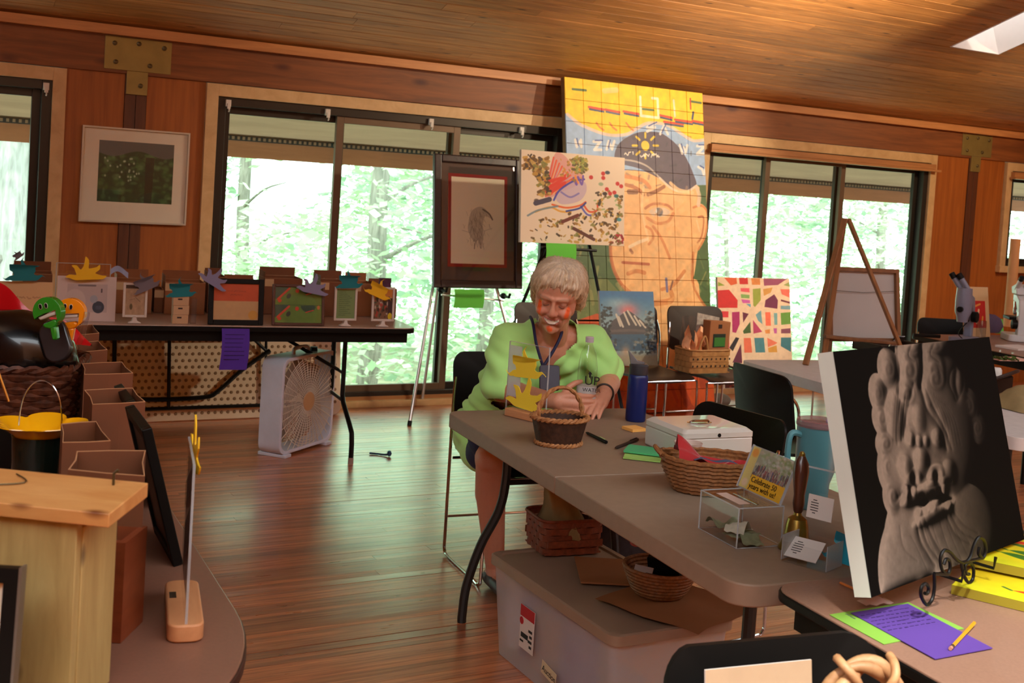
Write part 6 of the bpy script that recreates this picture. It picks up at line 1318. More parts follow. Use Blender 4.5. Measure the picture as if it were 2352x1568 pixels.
# big wicker basket with its contents
m_wick2 = M('wicker_big', (84, 44, 26), .55, var=.5, scale=55, bump=.8); wb = Vector((-1.345, 3.10, NZ+.001)); WBY = R(8)
t = thing('wicker_basket', 'large dark square wicker basket full of costume things at the left edge', 'basket', wb, WBY, 'baskets')
rs2 = random.Random(9); w_, d_2, h_ = .42, .30, .245
for j in range(15):
    z = .010+j*h_/15
    pts = [((abs(math.cos(a))**7+abs(math.sin(a))**7)**(-1/7)*math.cos(a)*(w_/2+.004*math.sin(26*a+j*math.pi)), (abs(math.cos(a))**7+abs(math.sin(a))**7)**(-1/7)*math.sin(a)*(d_2/2+.004*math.sin(26*a+j*math.pi)), z) for a in [2*math.pi*k/104 for k in range(104)]]
    G().tube(pts, .0108, 5, closed=True).build('weaver_band', m_wick2, t)
g = G()
for k in range(26):
    a = 2*math.pi*(k+.5)/26; q = (abs(math.cos(a))**7+abs(math.sin(a))**7)**(-1/7); g = G().tube([(math.cos(a)*q*w_/2*.97, math.sin(a)*q*d_2/2*.97, 0), (math.cos(a)*q*w_/2, math.sin(a)*q*d_2/2, h_+.006)], .007, 5); g.build('stake', m_wick2, t)
braid(.18, h_+.012, 1.16, .83, .009, 'rim', m_wick2, t, 30, 14) if False else None
for ph in (0, math.pi): G().tube([((abs(math.cos(a))**7+abs(math.sin(a))**7)**(-1/7)*math.cos(a)*(w_/2+.006*math.cos(20*a+ph)), (abs(math.cos(a))**7+abs(math.sin(a))**7)**(-1/7)*math.sin(a)*(d_2/2+.006*math.cos(20*a+ph)), h_+.012+.006*math.sin(20*a+ph)) for a in [2*math.pi*k/120 for k in range(120)]], .008, 5, closed=True).build('rim', m_wick2, t)
G().box(-w_/2+.02, w_/2-.02, -d_2/2+.02, d_2/2-.02, .002, .01).build('basket_floor', m_wick2, t)
wz = NZ+h_
m_vinyl = M('vinyl_black', (10, 10, 12), .22, var=.1, coat=.3); m_satin = M('satin_red', (190, 10, 22), .28, var=.12, scale=5, coat=.2)
def wp(u, v, y): return aty(u, v, y)
g = G().lathe([(0, 0), (.10, .01), (.135, .06), (.13, .12), (.10, .16), (.05, .185), (0, .19)], 22, sx=1.05, sy=.7)
solo('hat', g, m_vinyl, 'shiny black hat lying in the large wicker basket', 'hat', wp(28, 850, 3.06)+Vector((0, 0, -.03)), 0, rot=(0, R(22), 0), smooth=70)
g = G().grid(24, 12, lambda a, b: ((a-.5)*.34, .03*(b-.5)+.02*math.sin(9*a), .19*(1-a)**.9*b+.010*math.sin(13*a+4*b)*b))
solo('cape', g, m_satin, 'shiny red satin cape draped over the back of the large wicker basket', 'cape', wp(62, 786, 3.19), R(5), smooth=70)
m_cg = M('clapper_green', (40, 140, 34), .25, var=0, coat=.5); m_co = M('clapper_orange', (240, 140, 14), .25, var=0, coat=.5); m_tooth = M('teeth_white', (206, 196, 186), .4, var=0)
def clapper(label, p, yaw, mat, s, roll):
    t = thing('face_clapper', label, 'toy', p, 0, 'smiling plastic clappers', (Matrix.Rotation(yaw, 4, 'Z') @ Matrix.Rotation(roll, 4, 'Y')).to_euler())
    A0, A1 = R(-62), R(200); n = 40; out = [(s*math.cos(A0+(A1-A0)*k/n), s*math.sin(A0+(A1-A0)*k/n)) for k in range(n+1)]
    inn = [(.60*s, -.70*s), (.62*s, -.3*s), (.62*s, .06*s), (.3*s, .0), (-.2*s, -.06*s), (-.6*s, -.16*s), (-.9*s, -.28*s)]
    G().prism(out+inn[::-1], -.012, .012).build('face', mat, t, bevel=.004)
    for x in (-.34, .06): G().prism([(x*s+.11*s*math.cos(a), .44*s+.19*s*math.sin(a)) for a in [2*math.pi*k/16 for k in range(16)]], -.0145, -.012).build('eye_rim', m_tooth, t, smooth=0); G().prism([(x*s+.02*s+.085*s*math.cos(a), .44*s+.16*s*math.sin(a)) for a in [2*math.pi*k/16 for k in range(16)]], -.016, -.0145).build('eye', m_blk, t, smooth=0)
    G().prism([(-.78*s, -.24*s), (.5*s, .0), (.52*s, -.26*s), (-.62*s, -.46*s)], -.008, .008).build('teeth', m_tooth, t, bevel=.003)
    G().prism([(-.55*s, -.75*s), (.35*s, -.55*s), (.56*s, -.62*s), (.5*s, -.95*s), (.1*s, -1.15*s), (-.4*s, -1.0*s)], -.010, .010).build('jaw', mat, t, bevel=.004)
    G().prism([(-.05*s, -1.0*s), (.38*s, -1.0*s), (.30*s, -1.9*s), (-.02*s, -1.9*s)], -.010, .010).build('handle', mat, t, bevel=.004); return t
clapper('orange smiling plastic clapper standing in the large wicker basket', wp(163, 718, 3.0), R(4), m_co, .038, R(3)); clapper('green smiling plastic clapper leaning left of the orange one', wp(113, 716, 2.94), R(-8), m_cg, .038, R(-14))
solo('sleeve_case', G().prism(rrect(-.036, .036, -.05, .06, .03, 5), 0, .02), M('case_charcoal', (34, 28, 30), .35, var=.1, coat=.3), 'dark plastic case leaning in the large wicker basket before the green clapper', 'case', wp(126, 786, 2.97), 0, rot=(R(-14), R(-24), 0), bevel=.004)
solo('clear_strap', G().tube(smooth_path([(0, 0, 0), (.02, 0, .05), (.03, 0, .11)], 4), .008, 6), m_clearb, 'clear plastic strap beside the orange clapper', 'strap', wp(168, 815, 2.95), 0)
# flower bucket
m_yel = M('enamel_yellow', (240, 176, 12), .2, var=0, coat=.5); m_gdk = M('enamel_darkgreen', (12, 26, 22), .2, var=0, coat=.5)
fb = aty(92, 985, 2.47); t = thing('flower_bucket', 'dark metal bucket with a yellow flower shaped rim and wire handle', 'bucket', Vector((fb.x, fb.y, NZ+.001)), R(5)); hz = fb.z-NZ
G().lathe([(.046, 0), (.048, .004), (.057, hz-.012), (.055, hz-.012), (.045, .008), (0, .008)], 28).build('bucket_body', m_gdk, t)
vs = []; n = 90
for i, (f, r0, z0) in enumerate(((0, .012, -.042), (0, .040, -.026), (.2, .052, -.006), (.6, .058, .004), (1.0, .062, .010))):
    for j in range(n):
        a = 2*math.pi*j/n; pet = abs(math.sin(2.5*a+.6))**.55; r = r0+f*.034*pet; vs.append((r*math.cos(a), r*math.sin(a), hz+z0+.006*f*pet))
g = G().add(vs, [(i*n+j, i*n+(j+1) % n, (i+1)*n+(j+1) % n, (i+1)*n+j) for i in range(4) for j in range(n)]); o = g.build('flower_rim', m_yel, t, smooth=60); sm = o.modifiers.new('thick', 'SOLIDIFY'); sm.thickness = .002
G().tube([(.044*math.cos(a), .0, hz+.005+.098*math.sin(a)**.8) for a in [math.pi*k/30 for k in range(31)]], .0016, 6).build('handle', m_chrome, t)
solo('camera_bag', G().prism(rrect(-.06, .06, 0, .11, .02, 4), 0, .06), m_blk, 'small black bag with a gold chain at the left picture edge', 'bag', Vector((aty(-28, 950, 2.6).x, 2.6, NZ+.001+.09)), 0, bevel=.004)
G().tube([(0, 0, 0)]*2, .001, 4)
solo('chain', G().tube([(-.03, 0, .075), (-.012, 0, .03), (0, 0, 0)], .003, 6), M('chain_gold', (206, 150, 70), .3, .9, var=0), 'gold chain strap lying over the small black bag', 'chain', aty(20, 922, 2.59), 0)
# ============================================================ NEAR RIGHT TABLE
c4 = ((1921, 811), (2276, 769), (2349, 1240), (1994, 1375))
LZ0 = .80; q0, q1 = atz(1994, 1375, LZ0), atz(2349, 1240, LZ0); lyaw = math.atan2((q1-q0).y, (q1-q0).x)
loc, rot, w, h = place_pic(*c4, q0, lyaw, R(15))
cs = corners_of(loc, rot, w, h)
# printed photo of a carved stone lion: build a relief, light it, print it
NWp, NHp = 460, int(460*h/w); Pl = Pic(NWp, NHp, (12, 10, 8), c4)
Hh = np.full((NHp, NWp), -40.); YY, XX = np.mgrid[0:NHp, 0:NWp].astype(float)
def Q(u, v): return Pl.p([(u, v)])[0]
def blob(u, v, ru, rv, amp, rot=0, pw=2., swirl=0, lift=0):
    """dome at photo pixel u,v; radii in photo pixels"""
    c = Q(u, v); ex = np.abs(Q(u+ru, v)-c)[0]; ey = np.abs(Q(u, v+rv)-c)[1]; X, Y = XX-c[0], YY-c[1]; ca, sa = math.cos(rot), math.sin(rot); x, y = (X*ca+Y*sa)/ex, (-X*sa+Y*ca)/ey
    d = np.hypot(x, y); m = d < 1; z = lift+amp*np.sqrt(np.clip(1-d**pw, 0, 1))
    if swirl: z = z+swirl*np.sin(d*15+np.arctan2(y, x))*np.clip(1-d, 0, 1)**.5*np.clip(d*4, 0, 1)
    np.maximum(Hh, np.where(m, z, -60), out=Hh)
def groove(pts, wd, dep):
    q = Pl.p([(p.x, p.y) for p in smooth_path([(a, b, 0) for a, b in pts], 6)]); D = np.full(XX.shape, 1e9)
    for a, b in zip(q[:-1], q[1:]):
        d = b-a; t_ = np.clip(((XX-a[0])*d[0]+(YY-a[1])*d[1])/(d@d+1e-9), 0, 1); D = np.minimum(D, np.hypot(XX-a[0]-t_*d[0], YY-a[1]-t_*d[1]))
    Hh[...] = Hh-dep*np.exp(-(D/wd)**2)*(Hh > -35)
blob(2140, 1300, 120, 200, 40, 0, 3); blob(2120, 1240, 90, 150, 44); blob(2210, 1210, 70, 110, 34)      # chest and beard
blob(2140, 960, 95, 210, 62, 0, 2.4); blob(2120, 1060, 100, 120, 58)                                      # head mass
for u, v, a, b, am, sw in ((2045, 848, 26, 52, 52, 4), (2092, 850, 34, 62, 62, 6), (2150, 850, 36, 66, 62, 6), (2200, 890, 24, 50, 44, 0), (2020, 905, 22, 50, 44, 3), (2028, 960, 24, 46, 44, 5), (2036, 1020, 26, 40, 42, 5), (2040, 1070, 24, 46, 40, 6), (2050, 1140, 26, 52, 40, 6), (2225, 930, 24, 46, 28, 6), (2245, 980, 20, 40, 20, 5), (2085, 905, 34, 50, 66, 7), (2152, 868, 34, 54, 66, 7), (2100, 800, 40, 34, 58, 4), (2150, 795, 36, 30, 58, 4)):
    blob(u, v, a, b, am, 0, 2, sw)
blob(2112, 960, 26, 60, 76, .1); blob(2060, 960, 32, 70, 66, .15); blob(2160, 960, 30, 70, 66, -.2)          # brow folds
for u, v, s in ((2092, 1008, 12), (2110, 1012, 11), (2126, 1012, 11), (2152, 1004, 20)): blob(u, v, s, s*1.7, 86, 0, 2, 3 if s > 15 else 0)
blob(2115, 1060, 24, 46, 92, 0); blob(2095, 1092, 30, 28, 92, 0, 2, 2); blob(2148, 1086, 30, 30, 96, 0, 2, 4); blob(2080, 1075, 22, 40, 84); blob(2176, 1080, 22, 40, 82)
blob(2130, 1122, 72, 22, 92, -.12, 3); blob(2140, 1180, 58, 18, 84, -.12, 3); blob(2130, 1168, 40, 14, 80, -.1)   # lips, tongue
groove([(2088, 1142), (2110, 1154), (2135, 1148), (2165, 1142), (2180, 1150)], 8, 44)
blob(2134, 1164, 30, 11, 66, -.12, 3)
for k in range(6): blob(2080+k*17, 1130-k*2, 8.5, 15, 90, 0, 4)
for k in range(5): blob(2108+k*17, 1176-k*3, 8, 9, 90, 0, 4)
ear = [(2192, 905), (2182, 880), (2186, 850), (2202, 838), (2214, 860), (2212, 890), (2198, 918)]
for pts, wd, dp in (([(2100, 880), (2085, 940), (2075, 1000)], 3, 10), ([(2070, 920), (2062, 970), (2060, 1020)], 2.5, 7), ([(2080, 915), (2074, 965), (2070, 1010)], 2.5, 7), ([(2118, 890), (2130, 940), (2160, 985), (2172, 1030)], 4, 16), ([(2126, 890), (2150, 945), (2176, 1000)], 3, 10), ([(2140, 930), (2166, 975), (2184, 1030)], 3, 10), ([(2060, 1142), (2085, 1122), (2130, 1118), (2182, 1104)], 3, 16),
                    ([(2100, 1200), (2110, 1250), (2140, 1300)], 3, 12), ([(2110, 1200), (2124, 1250), (2150, 1290)], 3, 10), ([(2120, 1195), (2138, 1240), (2160, 1280)], 3, 9), ([(2170, 1190), (2190, 1230), (2220, 1250)], 3, 9), ([(2180, 1185), (2200, 1220), (2232, 1240)], 3, 9), ([(2188, 1180), (2210, 1208), (2240, 1226)], 3, 8), ([(2062, 1210), (2070, 1260), (2100, 1290)], 2, 5),
                    (ear+[ear[0]], 3, 10), ([(2198, 850), (2196, 880), (2200, 905)], 5, 16), ([(2104, 830), (2090, 815), (2098, 790)], 2, 8), ([(2160, 830), (2140, 812), (2150, 786)], 2, 8), ([(2120, 790), (2122, 850), (2116, 885)], 5, 30), ([(2066, 800), (2070, 850), (2066, 900)], 5, 24)):
    groove(pts, wd, dp)
for k in range(9):
    groove([(2086+k*17, 1200+8*abs(k-4)), (2096+k*18, 1250), (2122+k*18, 1310)], 1.3, 4)
    if k < 6: groove([(2062+k*5, 890+k*4), (2056+k*5, 950), (2052+k*6, 1010)], 1.2, 4); groove([(2140+k*6, 900+k*5), (2162+k*6, 960), (2170+k*7, 1020)], 1.2, 4)
for u, v, r in ((2098, 1098, 6), (2150, 1094, 7), (2160, 1144, 9), (2118, 1150, 7)):
    c = Q(u, v); e = np.abs(Q(u+r, v)-c)[0]; Hh -= 60*np.exp(-((XX-c[0])**2+(YY-c[1])**2)/e**2)*(Hh > -35)
def blur(A, n):
    for _ in range(n): A = (A+np.roll(A, 1, 0)+np.roll(A, -1, 0)+np.roll(A, 1, 1)+np.roll(A, -1, 1))/5
    return A
Hc = np.maximum(Hh, -8); gy, gx = np.gradient(blur(Hc, 3)); by, bx = np.gradient(blur(Hc, 70)); occ = np.clip((blur(Hc, 40)-blur(Hc, 2))/22, 0, 1)
sh = np.clip(.62+.35*np.tanh(gx*.22+gy*.10)+.75*np.tanh(bx*.55+by*.22)-.55*occ, .03, 1)
fx = np.clip(1.15-((XX/NWp)-.34)*1.6, .04, 1); body = np.clip((blur(Hh, 2)+14)/14, 0, 1)
mul = sh*fx*body*(.9+.2*fbm(NWp, NHp, 60))
Pl.a[...] = np.array((12, 10, 8))/255+mul[..., None]*(np.array((168, 148, 132))/255)*.74
m_wcan = M('canvas_edge_white', (206, 214, 204), .8, var=.03)
canvas('statue_canvas', 'large dark canvas print of a carved stone lion face on an iron easel', 'picture', loc, rot, w, h, .036, Pl, dict(rough=.7, spec=.04), 'paintings on show', edge=m_wcan)
m_iron = M('iron_black', (14, 12, 11), .45, .4, var=.1)
ie = thing('iron_easel', 'small black wrought-iron scroll easel under the stone lion canvas', 'easel', loc, lyaw); li = Vector(loc)
def spiral(c, r0, r1, a0, turns, n=26): return [(c[0]+(r0+(r1-r0)*k/n)*math.cos(a0+turns*2*math.pi*k/n), c[1], c[2]+(r0+(r1-r0)*k/n)*math.sin(a0+turns*2*math.pi*k/n)) for k in range(n+1)]
dz = LZ0-RZT; HX = [-.075, .075]
def front_local(u, v, yl):
    n = Vector((math.sin(lyaw), -math.cos(lyaw), 0)); p = atpl(u, v, li+n*yl, n)-li; return Matrix.Rotation(-lyaw, 3, 'Z') @ p
for k, pts in enumerate(((( 2146, 1316), (2146, 1352), (2140, 1378), (2128, 1388), (2116, 1368), (2117, 1348), (2126, 1340), (2133, 1350), (2130, 1362), (2124, 1362)), ((2208, 1292), (2214, 1320), (2224, 1337), (2234, 1330), (2236, 1306), (2228, 1292), (2217, 1298), (2219, 1316), (2226, 1318)))):
    G().tube(smooth_path([front_local(u, v, .05) for u, v in pts], 6), .0036, 8).build('scroll_foot', m_iron, ie)
G().tube(smooth_path([front_local(u, v, .05) for u, v in ((2160, 1300), (2172, 1312), (2180, 1306), (2182, 1292), (2176, 1284), (2168, 1294))], 5)+[front_local(2162, 1274, .05)], .0036, 8).add([], []) 
G().tube(smooth_path([front_local(u, v, .05) for u, v in ((2168, 1296), (2173, 1284), (2181, 1288), (2182, 1306), (2176, 1318), (2164, 1308), (2160, 1282), (2168, 1264), (2182, 1268), (2198, 1286), (2214, 1292), (2228, 1280), (2238, 1250), (2248, 1234), (2260, 1240), (2264, 1262), (2258, 1280), (2248, 1272), (2250, 1256))], 6), .0036, 8).build('scroll_rail', m_iron, ie)
for pts in (((2178, 1319), (2146, 1317)), ((2258, 1281), (2208, 1292))): G().tube([front_local(*pts[0], .05), front_local(*pts[1], .05)], .0036, 8).build('hook', m_iron, ie)
for s in HX: G().tube([Vector((s, .05, -.004)), Vector((s, -.05, -.005)), Vector((s, -.052, .02))], .0035, 8).build('ledge_arm', m_iron, ie)
G().tube([Vector((-.075, .02, -.004)), Vector((.075, .02, -.004))], .0035, 8).build('crossbar', m_iron, ie)
G().tube([Vector((-.075, .045, -.004)), Vector((0, .11, .34)), Vector((.075, .045, -.004))], .0035, 8).build('back_arch', m_iron, ie); G().tube([Vector((0, .12, .33)), Vector((0, .20, -dz+.004))], .0035, 8).build('rear_leg', m_iron, ie)
# yellow pepper paintings
YP = (214, 196, 24)
def pepper(seed):
    P = Pic(260, 200, YP); rs_ = np.random.RandomState(seed); P.grad(lambda x, y: .5*np.clip(np.sin(5*x+3*y), 0, 1), (206, 160, 20)); P.grad(lambda x, y: .5*np.clip(np.sin(9*y-4*x), 0, 1), (196, 206, 40))
    for k in range(7):
        x, y, a = rs_.uniform(.1, .9), rs_.uniform(.1, .9), rs_.uniform(-.4, .4); c = [(206, 50, 20), (60, 110, 30), (150, 30, 24), (90, 130, 40)][k % 4]; L_ = rs_.uniform(.2, .4)
        P.curve([(x, y), (x+L_*.4, y-.05+a*.1), (x+L_, y+a*L_), (x+L_*.5, y+.06+a*.2)], c); P.line([(x, y), (x-.05, y-.04)], 5, (60, 100, 40))
    P.curve([(.06, .30), (.30, .24), (.62, .28), (.34, .34)], (216, 54, 20)); P.curve([(.1, .36), (.34, .34), (.66, .38), (.36, .44)], (58, 104, 34)); P.noise(.05, 14); return P
yc, m_yedge = TR, M('canvas_edge_yellow', (150, 134, 30), .7, var=.1)
for k, (u, v, dz_, lab, ya) in enumerate(((2186, 1342, .0, 'lower yellow pepper painting lying flat on the tan table', R(-6)), (2214, 1276, .026, 'upper yellow pepper painting lying across the lower one', R(-2)))):
    p = atz(u, v, RZT+.021+dz_); t = thing('pepper_painting', lab, 'painting', Vector((p.x, p.y, RZT+.001+dz_)), TR-R(52)+ya, 'paintings on show')
    G().box(0, .38, 0, .30, 0, .019).build('canvas_edge', m_yedge, t, smooth=0); g = G(); g.quad((0, 0, .0196), (.38, 0, .0196), (.38, .30, .0196), (0, .30, .0196)); g.build('painted_face', pepper(5+k).mat('pepper_%d' % k, .5), t, smooth=0)
# papers and pencil
def flat_paper(label, px4, z, mat, lines=None, group='papers on the tan table'):
    pts = [atz(u, v, z) for u, v in px4]; c = sum(pts, Vector())/4; ya = math.atan2((pts[1]-pts[0]).y, (pts[1]-pts[0]).x); Ri = Matrix.Rotation(-ya, 3, 'Z'); q = [Ri @ (p-c) for p in pts]
    t = thing('paper_sheet', label, 'paper', c, ya, group); G().prism([(p.x, p.y) for p in q], 0, .0012, axis='z').build('sheet', mat, t, smooth=0)
    if lines:
        tl, tr, br, bl = q; g = G(); rs_ = random.Random(4)
        for k in range(lines[0]):
            f = lines[1]+(lines[2]-lines[1])*k/lines[0]; a = tl.lerp(bl, f); b = tr.lerp(br, f); n = rs_.randint(8, 14); e_ = lines[3]
            for i in range(n):
                s0 = .06+(e_-.06)*i/n; s1 = s0+(e_-.06)/n*rs_.uniform(.5, .9)
                p0, p1 = a.lerp(b, s0), a.lerp(b, s1); dv = (bl-tl).normalized()*.0022*rs_.uniform(.5, 1.6)
                g.prism([(p0.x, p0.y), (p1.x, p1.y), (p1.x+dv.x, p1.y+dv.y), (p0.x+dv.x*1.2, p0.y+dv.y*1.2)], .0013, .0016, axis='z')
        tag(g.build('handwriting', M('ink_violet', (44, 20, 84), .8, var=0), t, smooth=0), kind='stuff')
    return t
m_lime = M('paper_lime', (120, 168, 60), .8, var=.03); m_pur2 = M('paper_violet', (84, 54, 138), .8, var=.03)
flat_paper('lime green paper under the purple sheet on the tan table', ((2085, 1383), (2214, 1444), (2030, 1480), (1905, 1412)), RZT+.0006, m_lime, (8, .35, .9, .25))
flat_paper('purple paper with handwriting and a pencil on the tan table', ((1954, 1408), (2085, 1387), (2280, 1489), (2148, 1514)), RZT+.0024, m_pur2, (6, .08, .48, .92))
a, b = atz(2184, 1488, RZT+.008), atz(2238, 1430, RZT+.008); d = b-a
pn = thing('pencil', 'yellow pencil with eraser lying on the purple paper', 'pencil', a, 0, None, d.to_track_quat('Z', 'Y').to_euler()); L_ = d.length
m_pen = M('pencil_yellow', (206, 146, 30), .4, var=0, coat=.3)
G().lathe([(.0036, .012), (.0036, L_)], 6).build('pencil_body', m_pen, pn, smooth=0); G().lathe([(.0038, .004), (.0038, .014)], 12).build('ferrule', m_bolt, pn); G().lathe([(.0034, -.004), (.0036, .005)], 10).build('eraser', M('eraser_pink', (176, 120, 100), .8), pn)
a, b = atz(1930, 1338, RZT+.004), atz(1962, 1352, RZT+.004); d = b-a  # reflection on the tabletop, built as a thin copper rod
solo('pencil', G().lathe([(.003, 0), (.003, d.length*1.2)], 6), M('reflection_copper', (206, 120, 60), .3, var=0), 'copper coloured rod standing in for a reflection at the corner beside the lion canvas', 'pencil', a, 0, rot=d.to_track_quat('Z', 'Y').to_euler())
solo('plastic_scrap', G().grid(8, 5, lambda a, b: ((a-.5)*.07, (b-.5)*.03, .004+.010*math.sin(3.1*a)*math.sin(3.1*b)+.002*math.sin(13*a))), m_cup, 'thin clear plastic scrap behind the purple paper', 'scrap', atz(2010, 1386, RZT+.002), TR, smooth=70)
# things on the near black chair
CH = Vector((.565, 1.648, 0)); CY = TR-R(2)
def cl(x, y, z): return CH+Matrix.Rotation(CY, 3, 'Z') @ Vector((x, y, z))
P = Pic(150, 200, (176, 146, 116)); P.ell((.62, .30), 50, 18, (186, 136, 96), .6, .7, -.2); P.line([(.3, .46), (.6, .38), (.9, .42)], 3, (170, 118, 80), .6, True); P.noise(.03, 6)
t = thing('drawing_sheet', 'cream paper with a faint brown drawing leaning on the near black chair back', 'paper', cl(-.055, .165, .455), 0, None, RT(CY, R(9)))
G().box(-.098, .098, 0, .003, 0, .36).build('sheet', m_paper, t, smooth=0); g = G(); sheet(g, .196, .36, 0, y=-.0006); g.build('drawing', P.mat('faint_drawing', .7), t, smooth=0)
m_vine = wood('vine_wood', (150, 104, 66), (196, 150, 104), rough=.55, stretch=(3, 3, 3), scale=8, rnd=.15, bump=.4)
wc = cl(.055, .095, .757); t = thing('vine_wreath', 'twisted pale vine wreath standing on the near black chair', 'wreath', wc, 0, None, RT(CY, R(8)))
for k in range(3):
    G().tube([((.072+.008*math.cos(3*a+k*2.1))*math.cos(a), .012*math.sin(3*a+k*2.1), (.090+.008*math.cos(3*a+k*2.1))*math.sin(a)) for a in [2*math.pi*i/70 for i in range(70)]], [.0085+.002*math.sin(i*.5+k) for i in range(70)], 8, closed=True).build('vine_strand', m_vine, t, smooth=60)
for a in (R(118), R(58), R(20), R(160)):
    c = Vector((.072*math.cos(a), 0, .090*math.sin(a))); u_ = Vector((math.cos(a), 0, math.sin(a)))
    G().tube(smooth_path([c-u_*.022+Vector((.004, -.018, 0)), c+Vector((0, -.026, 0)), c+u_*.020+Vector((-.004, -.016, 0)), c+u_*.026+Vector((0, .004, .002))], 4), .007, 7).build('vine_knot', m_vine, t, smooth=60)

# ============================================================ MICROSCOPE TABLE
m_grey = M('scope_grey', (118, 122, 142), .4, var=.05, coat=.2); m_scw = M('scope_white', (196, 198, 200), .35, var=.03, coat=.3)
def on(u, v, z=MZ): return atz(u, v, z)+Vector((0, 0, .001))
def scope_grey(p, yaw):
    t = thing('microscope', 'grey stereo microscope with black knobs at the left end of the microscope table', 'microscope', p, yaw, 'microscopes')
    G().prism(rrect(-.07, .07, -.09, .10, .03, 4), 0, .035, axis='z').build('base', m_grey, t, bevel=.005)
    G().prism([(.06, .03), (.10, .03), (.105, .22), (.085, .28), (.03, .30), (-.04, .30), (-.04, .26), (.03, .255), (.055, .20)], -.025, .025, axis='x', T=None).build('arm', m_grey, t, bevel=.006)
    G().lathe([(.032, .13), (.036, .16), (.048, .19), (.05, .26), (.046, .34), (.0, .345)], 20, c=(0, -.05, 0)).build('head', m_grey, t)
    for s in (-1, 1):
        T_ = Matrix.Translation((s*.022, -.05, .33)) @ Matrix.Rotation(R(-32), 4, 'Y') @ Matrix.Rotation(R(10), 4, 'X'); e = G().lathe([(.017, 0), (.017, .08)], 14, T=T_).build('eyepiece', m_grey, t); G().lathe([(.019, .08), (.019, .115), (.012, .118)], 14, T=T_).build('eyecup', m_blk, e)
    for s in (-1, 1): G().lathe([(.034, 0), (.034, .03), (.028, .034), (0, .034)], 18, T=Matrix.Translation((s*.025, .06, .16)) @ Matrix.Rotation(s*R(90), 4, 'Y')).build('focus_knob', m_blk, t)
    G().lathe([(.018, 0), (.018, .02), (0, .02)], 14, T=Matrix.Translation((.0, -.096, .21)) @ Matrix.Rotation(R(90), 4, 'X')).build('zoom_knob', m_blk, t)
    G().tube(smooth_path([(.05, -.06, .01), (.0, -.10, .06), (.03, -.02, .14)], 5), .003, 6).build('cord', m_blk, t); return t
scope_grey(on(2212, 786), R(-62)+TR)
def scope_white(p, yaw):
    t = thing('microscope', 'white laboratory microscope with two angled eyepieces at the right picture edge', 'microscope', p, yaw, 'microscopes')
    G().prism(rrect(-.08, .08, -.11, .11, .03, 4), 0, .045, axis='z').build('base', m_scw, t, bevel=.006); G().prism([(.05, .04), (.10, .04), (.105, .20), (.09, .27), (.02, .30), (-.05, .30), (-.05, .255), (.02, .25), (.055, .19)], -.03, .03, axis='x').build('arm', m_scw, t, bevel=.006)
    G().prism([(.04, .30), (-.07, .30), (-.09, .345), (.0, .37)], -.035, .035, axis='x').build('head', m_scw, t, bevel=.006)
    for s in (-1, 1):
        T_ = Matrix.Translation((s*.024, .02, .36)) @ Matrix.Rotation(R(-50), 4, 'X'); e = G().lathe([(.015, -.04), (.015, .06)], 14, T=T_).build('eyepiece', m_scw, t); G().lathe([(.017, .06), (.017, .085), (.01, .088)], 14, T=T_).build('eyecup', m_blk, e)
    G().box(-.07, .07, -.10, .05, .135, .155).build('stage', m_blk, t, bevel=.003); G().lathe([(.026, .20), (.03, .255)], 16, c=(0, -.03, 0)).build('nosepiece', m_chrome, t)
    for k in range(3): G().lathe([(.008, .165), (.011, .18), (.011, .215)], 12, c=(.018*math.cos(k*2.1), -.03+.018*math.sin(k*2.1), 0)).build('objective', m_chrome, t)
    for s in (-1, 1): G().lathe([(.03, 0), (.03, .03), (0, .034)], 18, T=Matrix.Translation((s*.03, .075, .11)) @ Matrix.Rotation(s*R(90), 4, 'Y')).build('focus_knob', m_blk, t)
    return t
scope_white(on(2335, 782), R(150)+TR)
solo('specimen_jar', G().lathe([(.028, 0), (.032, .002), (.032, .11), (.030, .112), (.0295, .004), (0, .004)], 22), m_clearb, 'clear plastic jar between the grey and white microscopes', 'jar', on(2252, 775), 0)
solo('label_tag', G().box(-.045, .045, -.002, .002, 0, .03), m_paper, 'small white tag on the table before the grey microscope', 'tag', on(2228, 772)+Vector((-.02, -.05, 0)), TR, rot=RT(TR, R(30)), smooth=0)
g = G().lathe([(0, 0), (.08, .005), (.10, .05), (.08, .10), (.04, .125), (0, .13)], 20, sx=1.2, sy=.7)
solo('pouch', g, M('pouch_plum', (86, 72, 96), .8, var=.15), 'plum grey pouch lying between the two microscopes', 'pouch', on(2275, 766)+Vector((0, .05, 0)), TR, smooth=60)
solo('green_card', G().box(-.035, .035, -.003, .003, 0, .10), M('paper_neon', (100, 206, 90), .7, var=.02), 'bright green card standing beside the plum pouch', 'card', on(2296, 766), TR, rot=RT(TR, R(12)), smooth=0)
P = Pic(120, 150, (214, 178, 130)); P.poly([(.22, .28), (.86, .28), (.86, .82), (.22, .82)], (196, 34, 26)); P.line([(.4, .4), (.66, .34)], 6, (226, 150, 60)); P.line([(.3, .7), (.4, .6), (.36, .5)], 7, (226, 170, 60)); P.line([(.5, .72), (.56, .56), (.6, .46)], 8, (236, 200, 150)); P.line([(.7, .74), (.74, .6)], 7, (226, 150, 60))
loc, rot, w, h = place_pic((2213, 651), (2274, 660), (2270, 772), (2211, 768), off(MC, .35, -.12, MZ), TR, R(10)); loc = Vector((loc.x, loc.y, MZ+.002))
t = thing('poster_board', 'cream poster board with a red panel standing behind the grey microscope', 'poster', loc, 0, None, rot); G().box(-w/2, w/2, 0, .006, 0, h).build('board', m_edge, t, smooth=0); g = G(); sheet(g, w, h, 0, y=-.0006); g.build('print', P.mat('red_poster', .5), t, smooth=0)
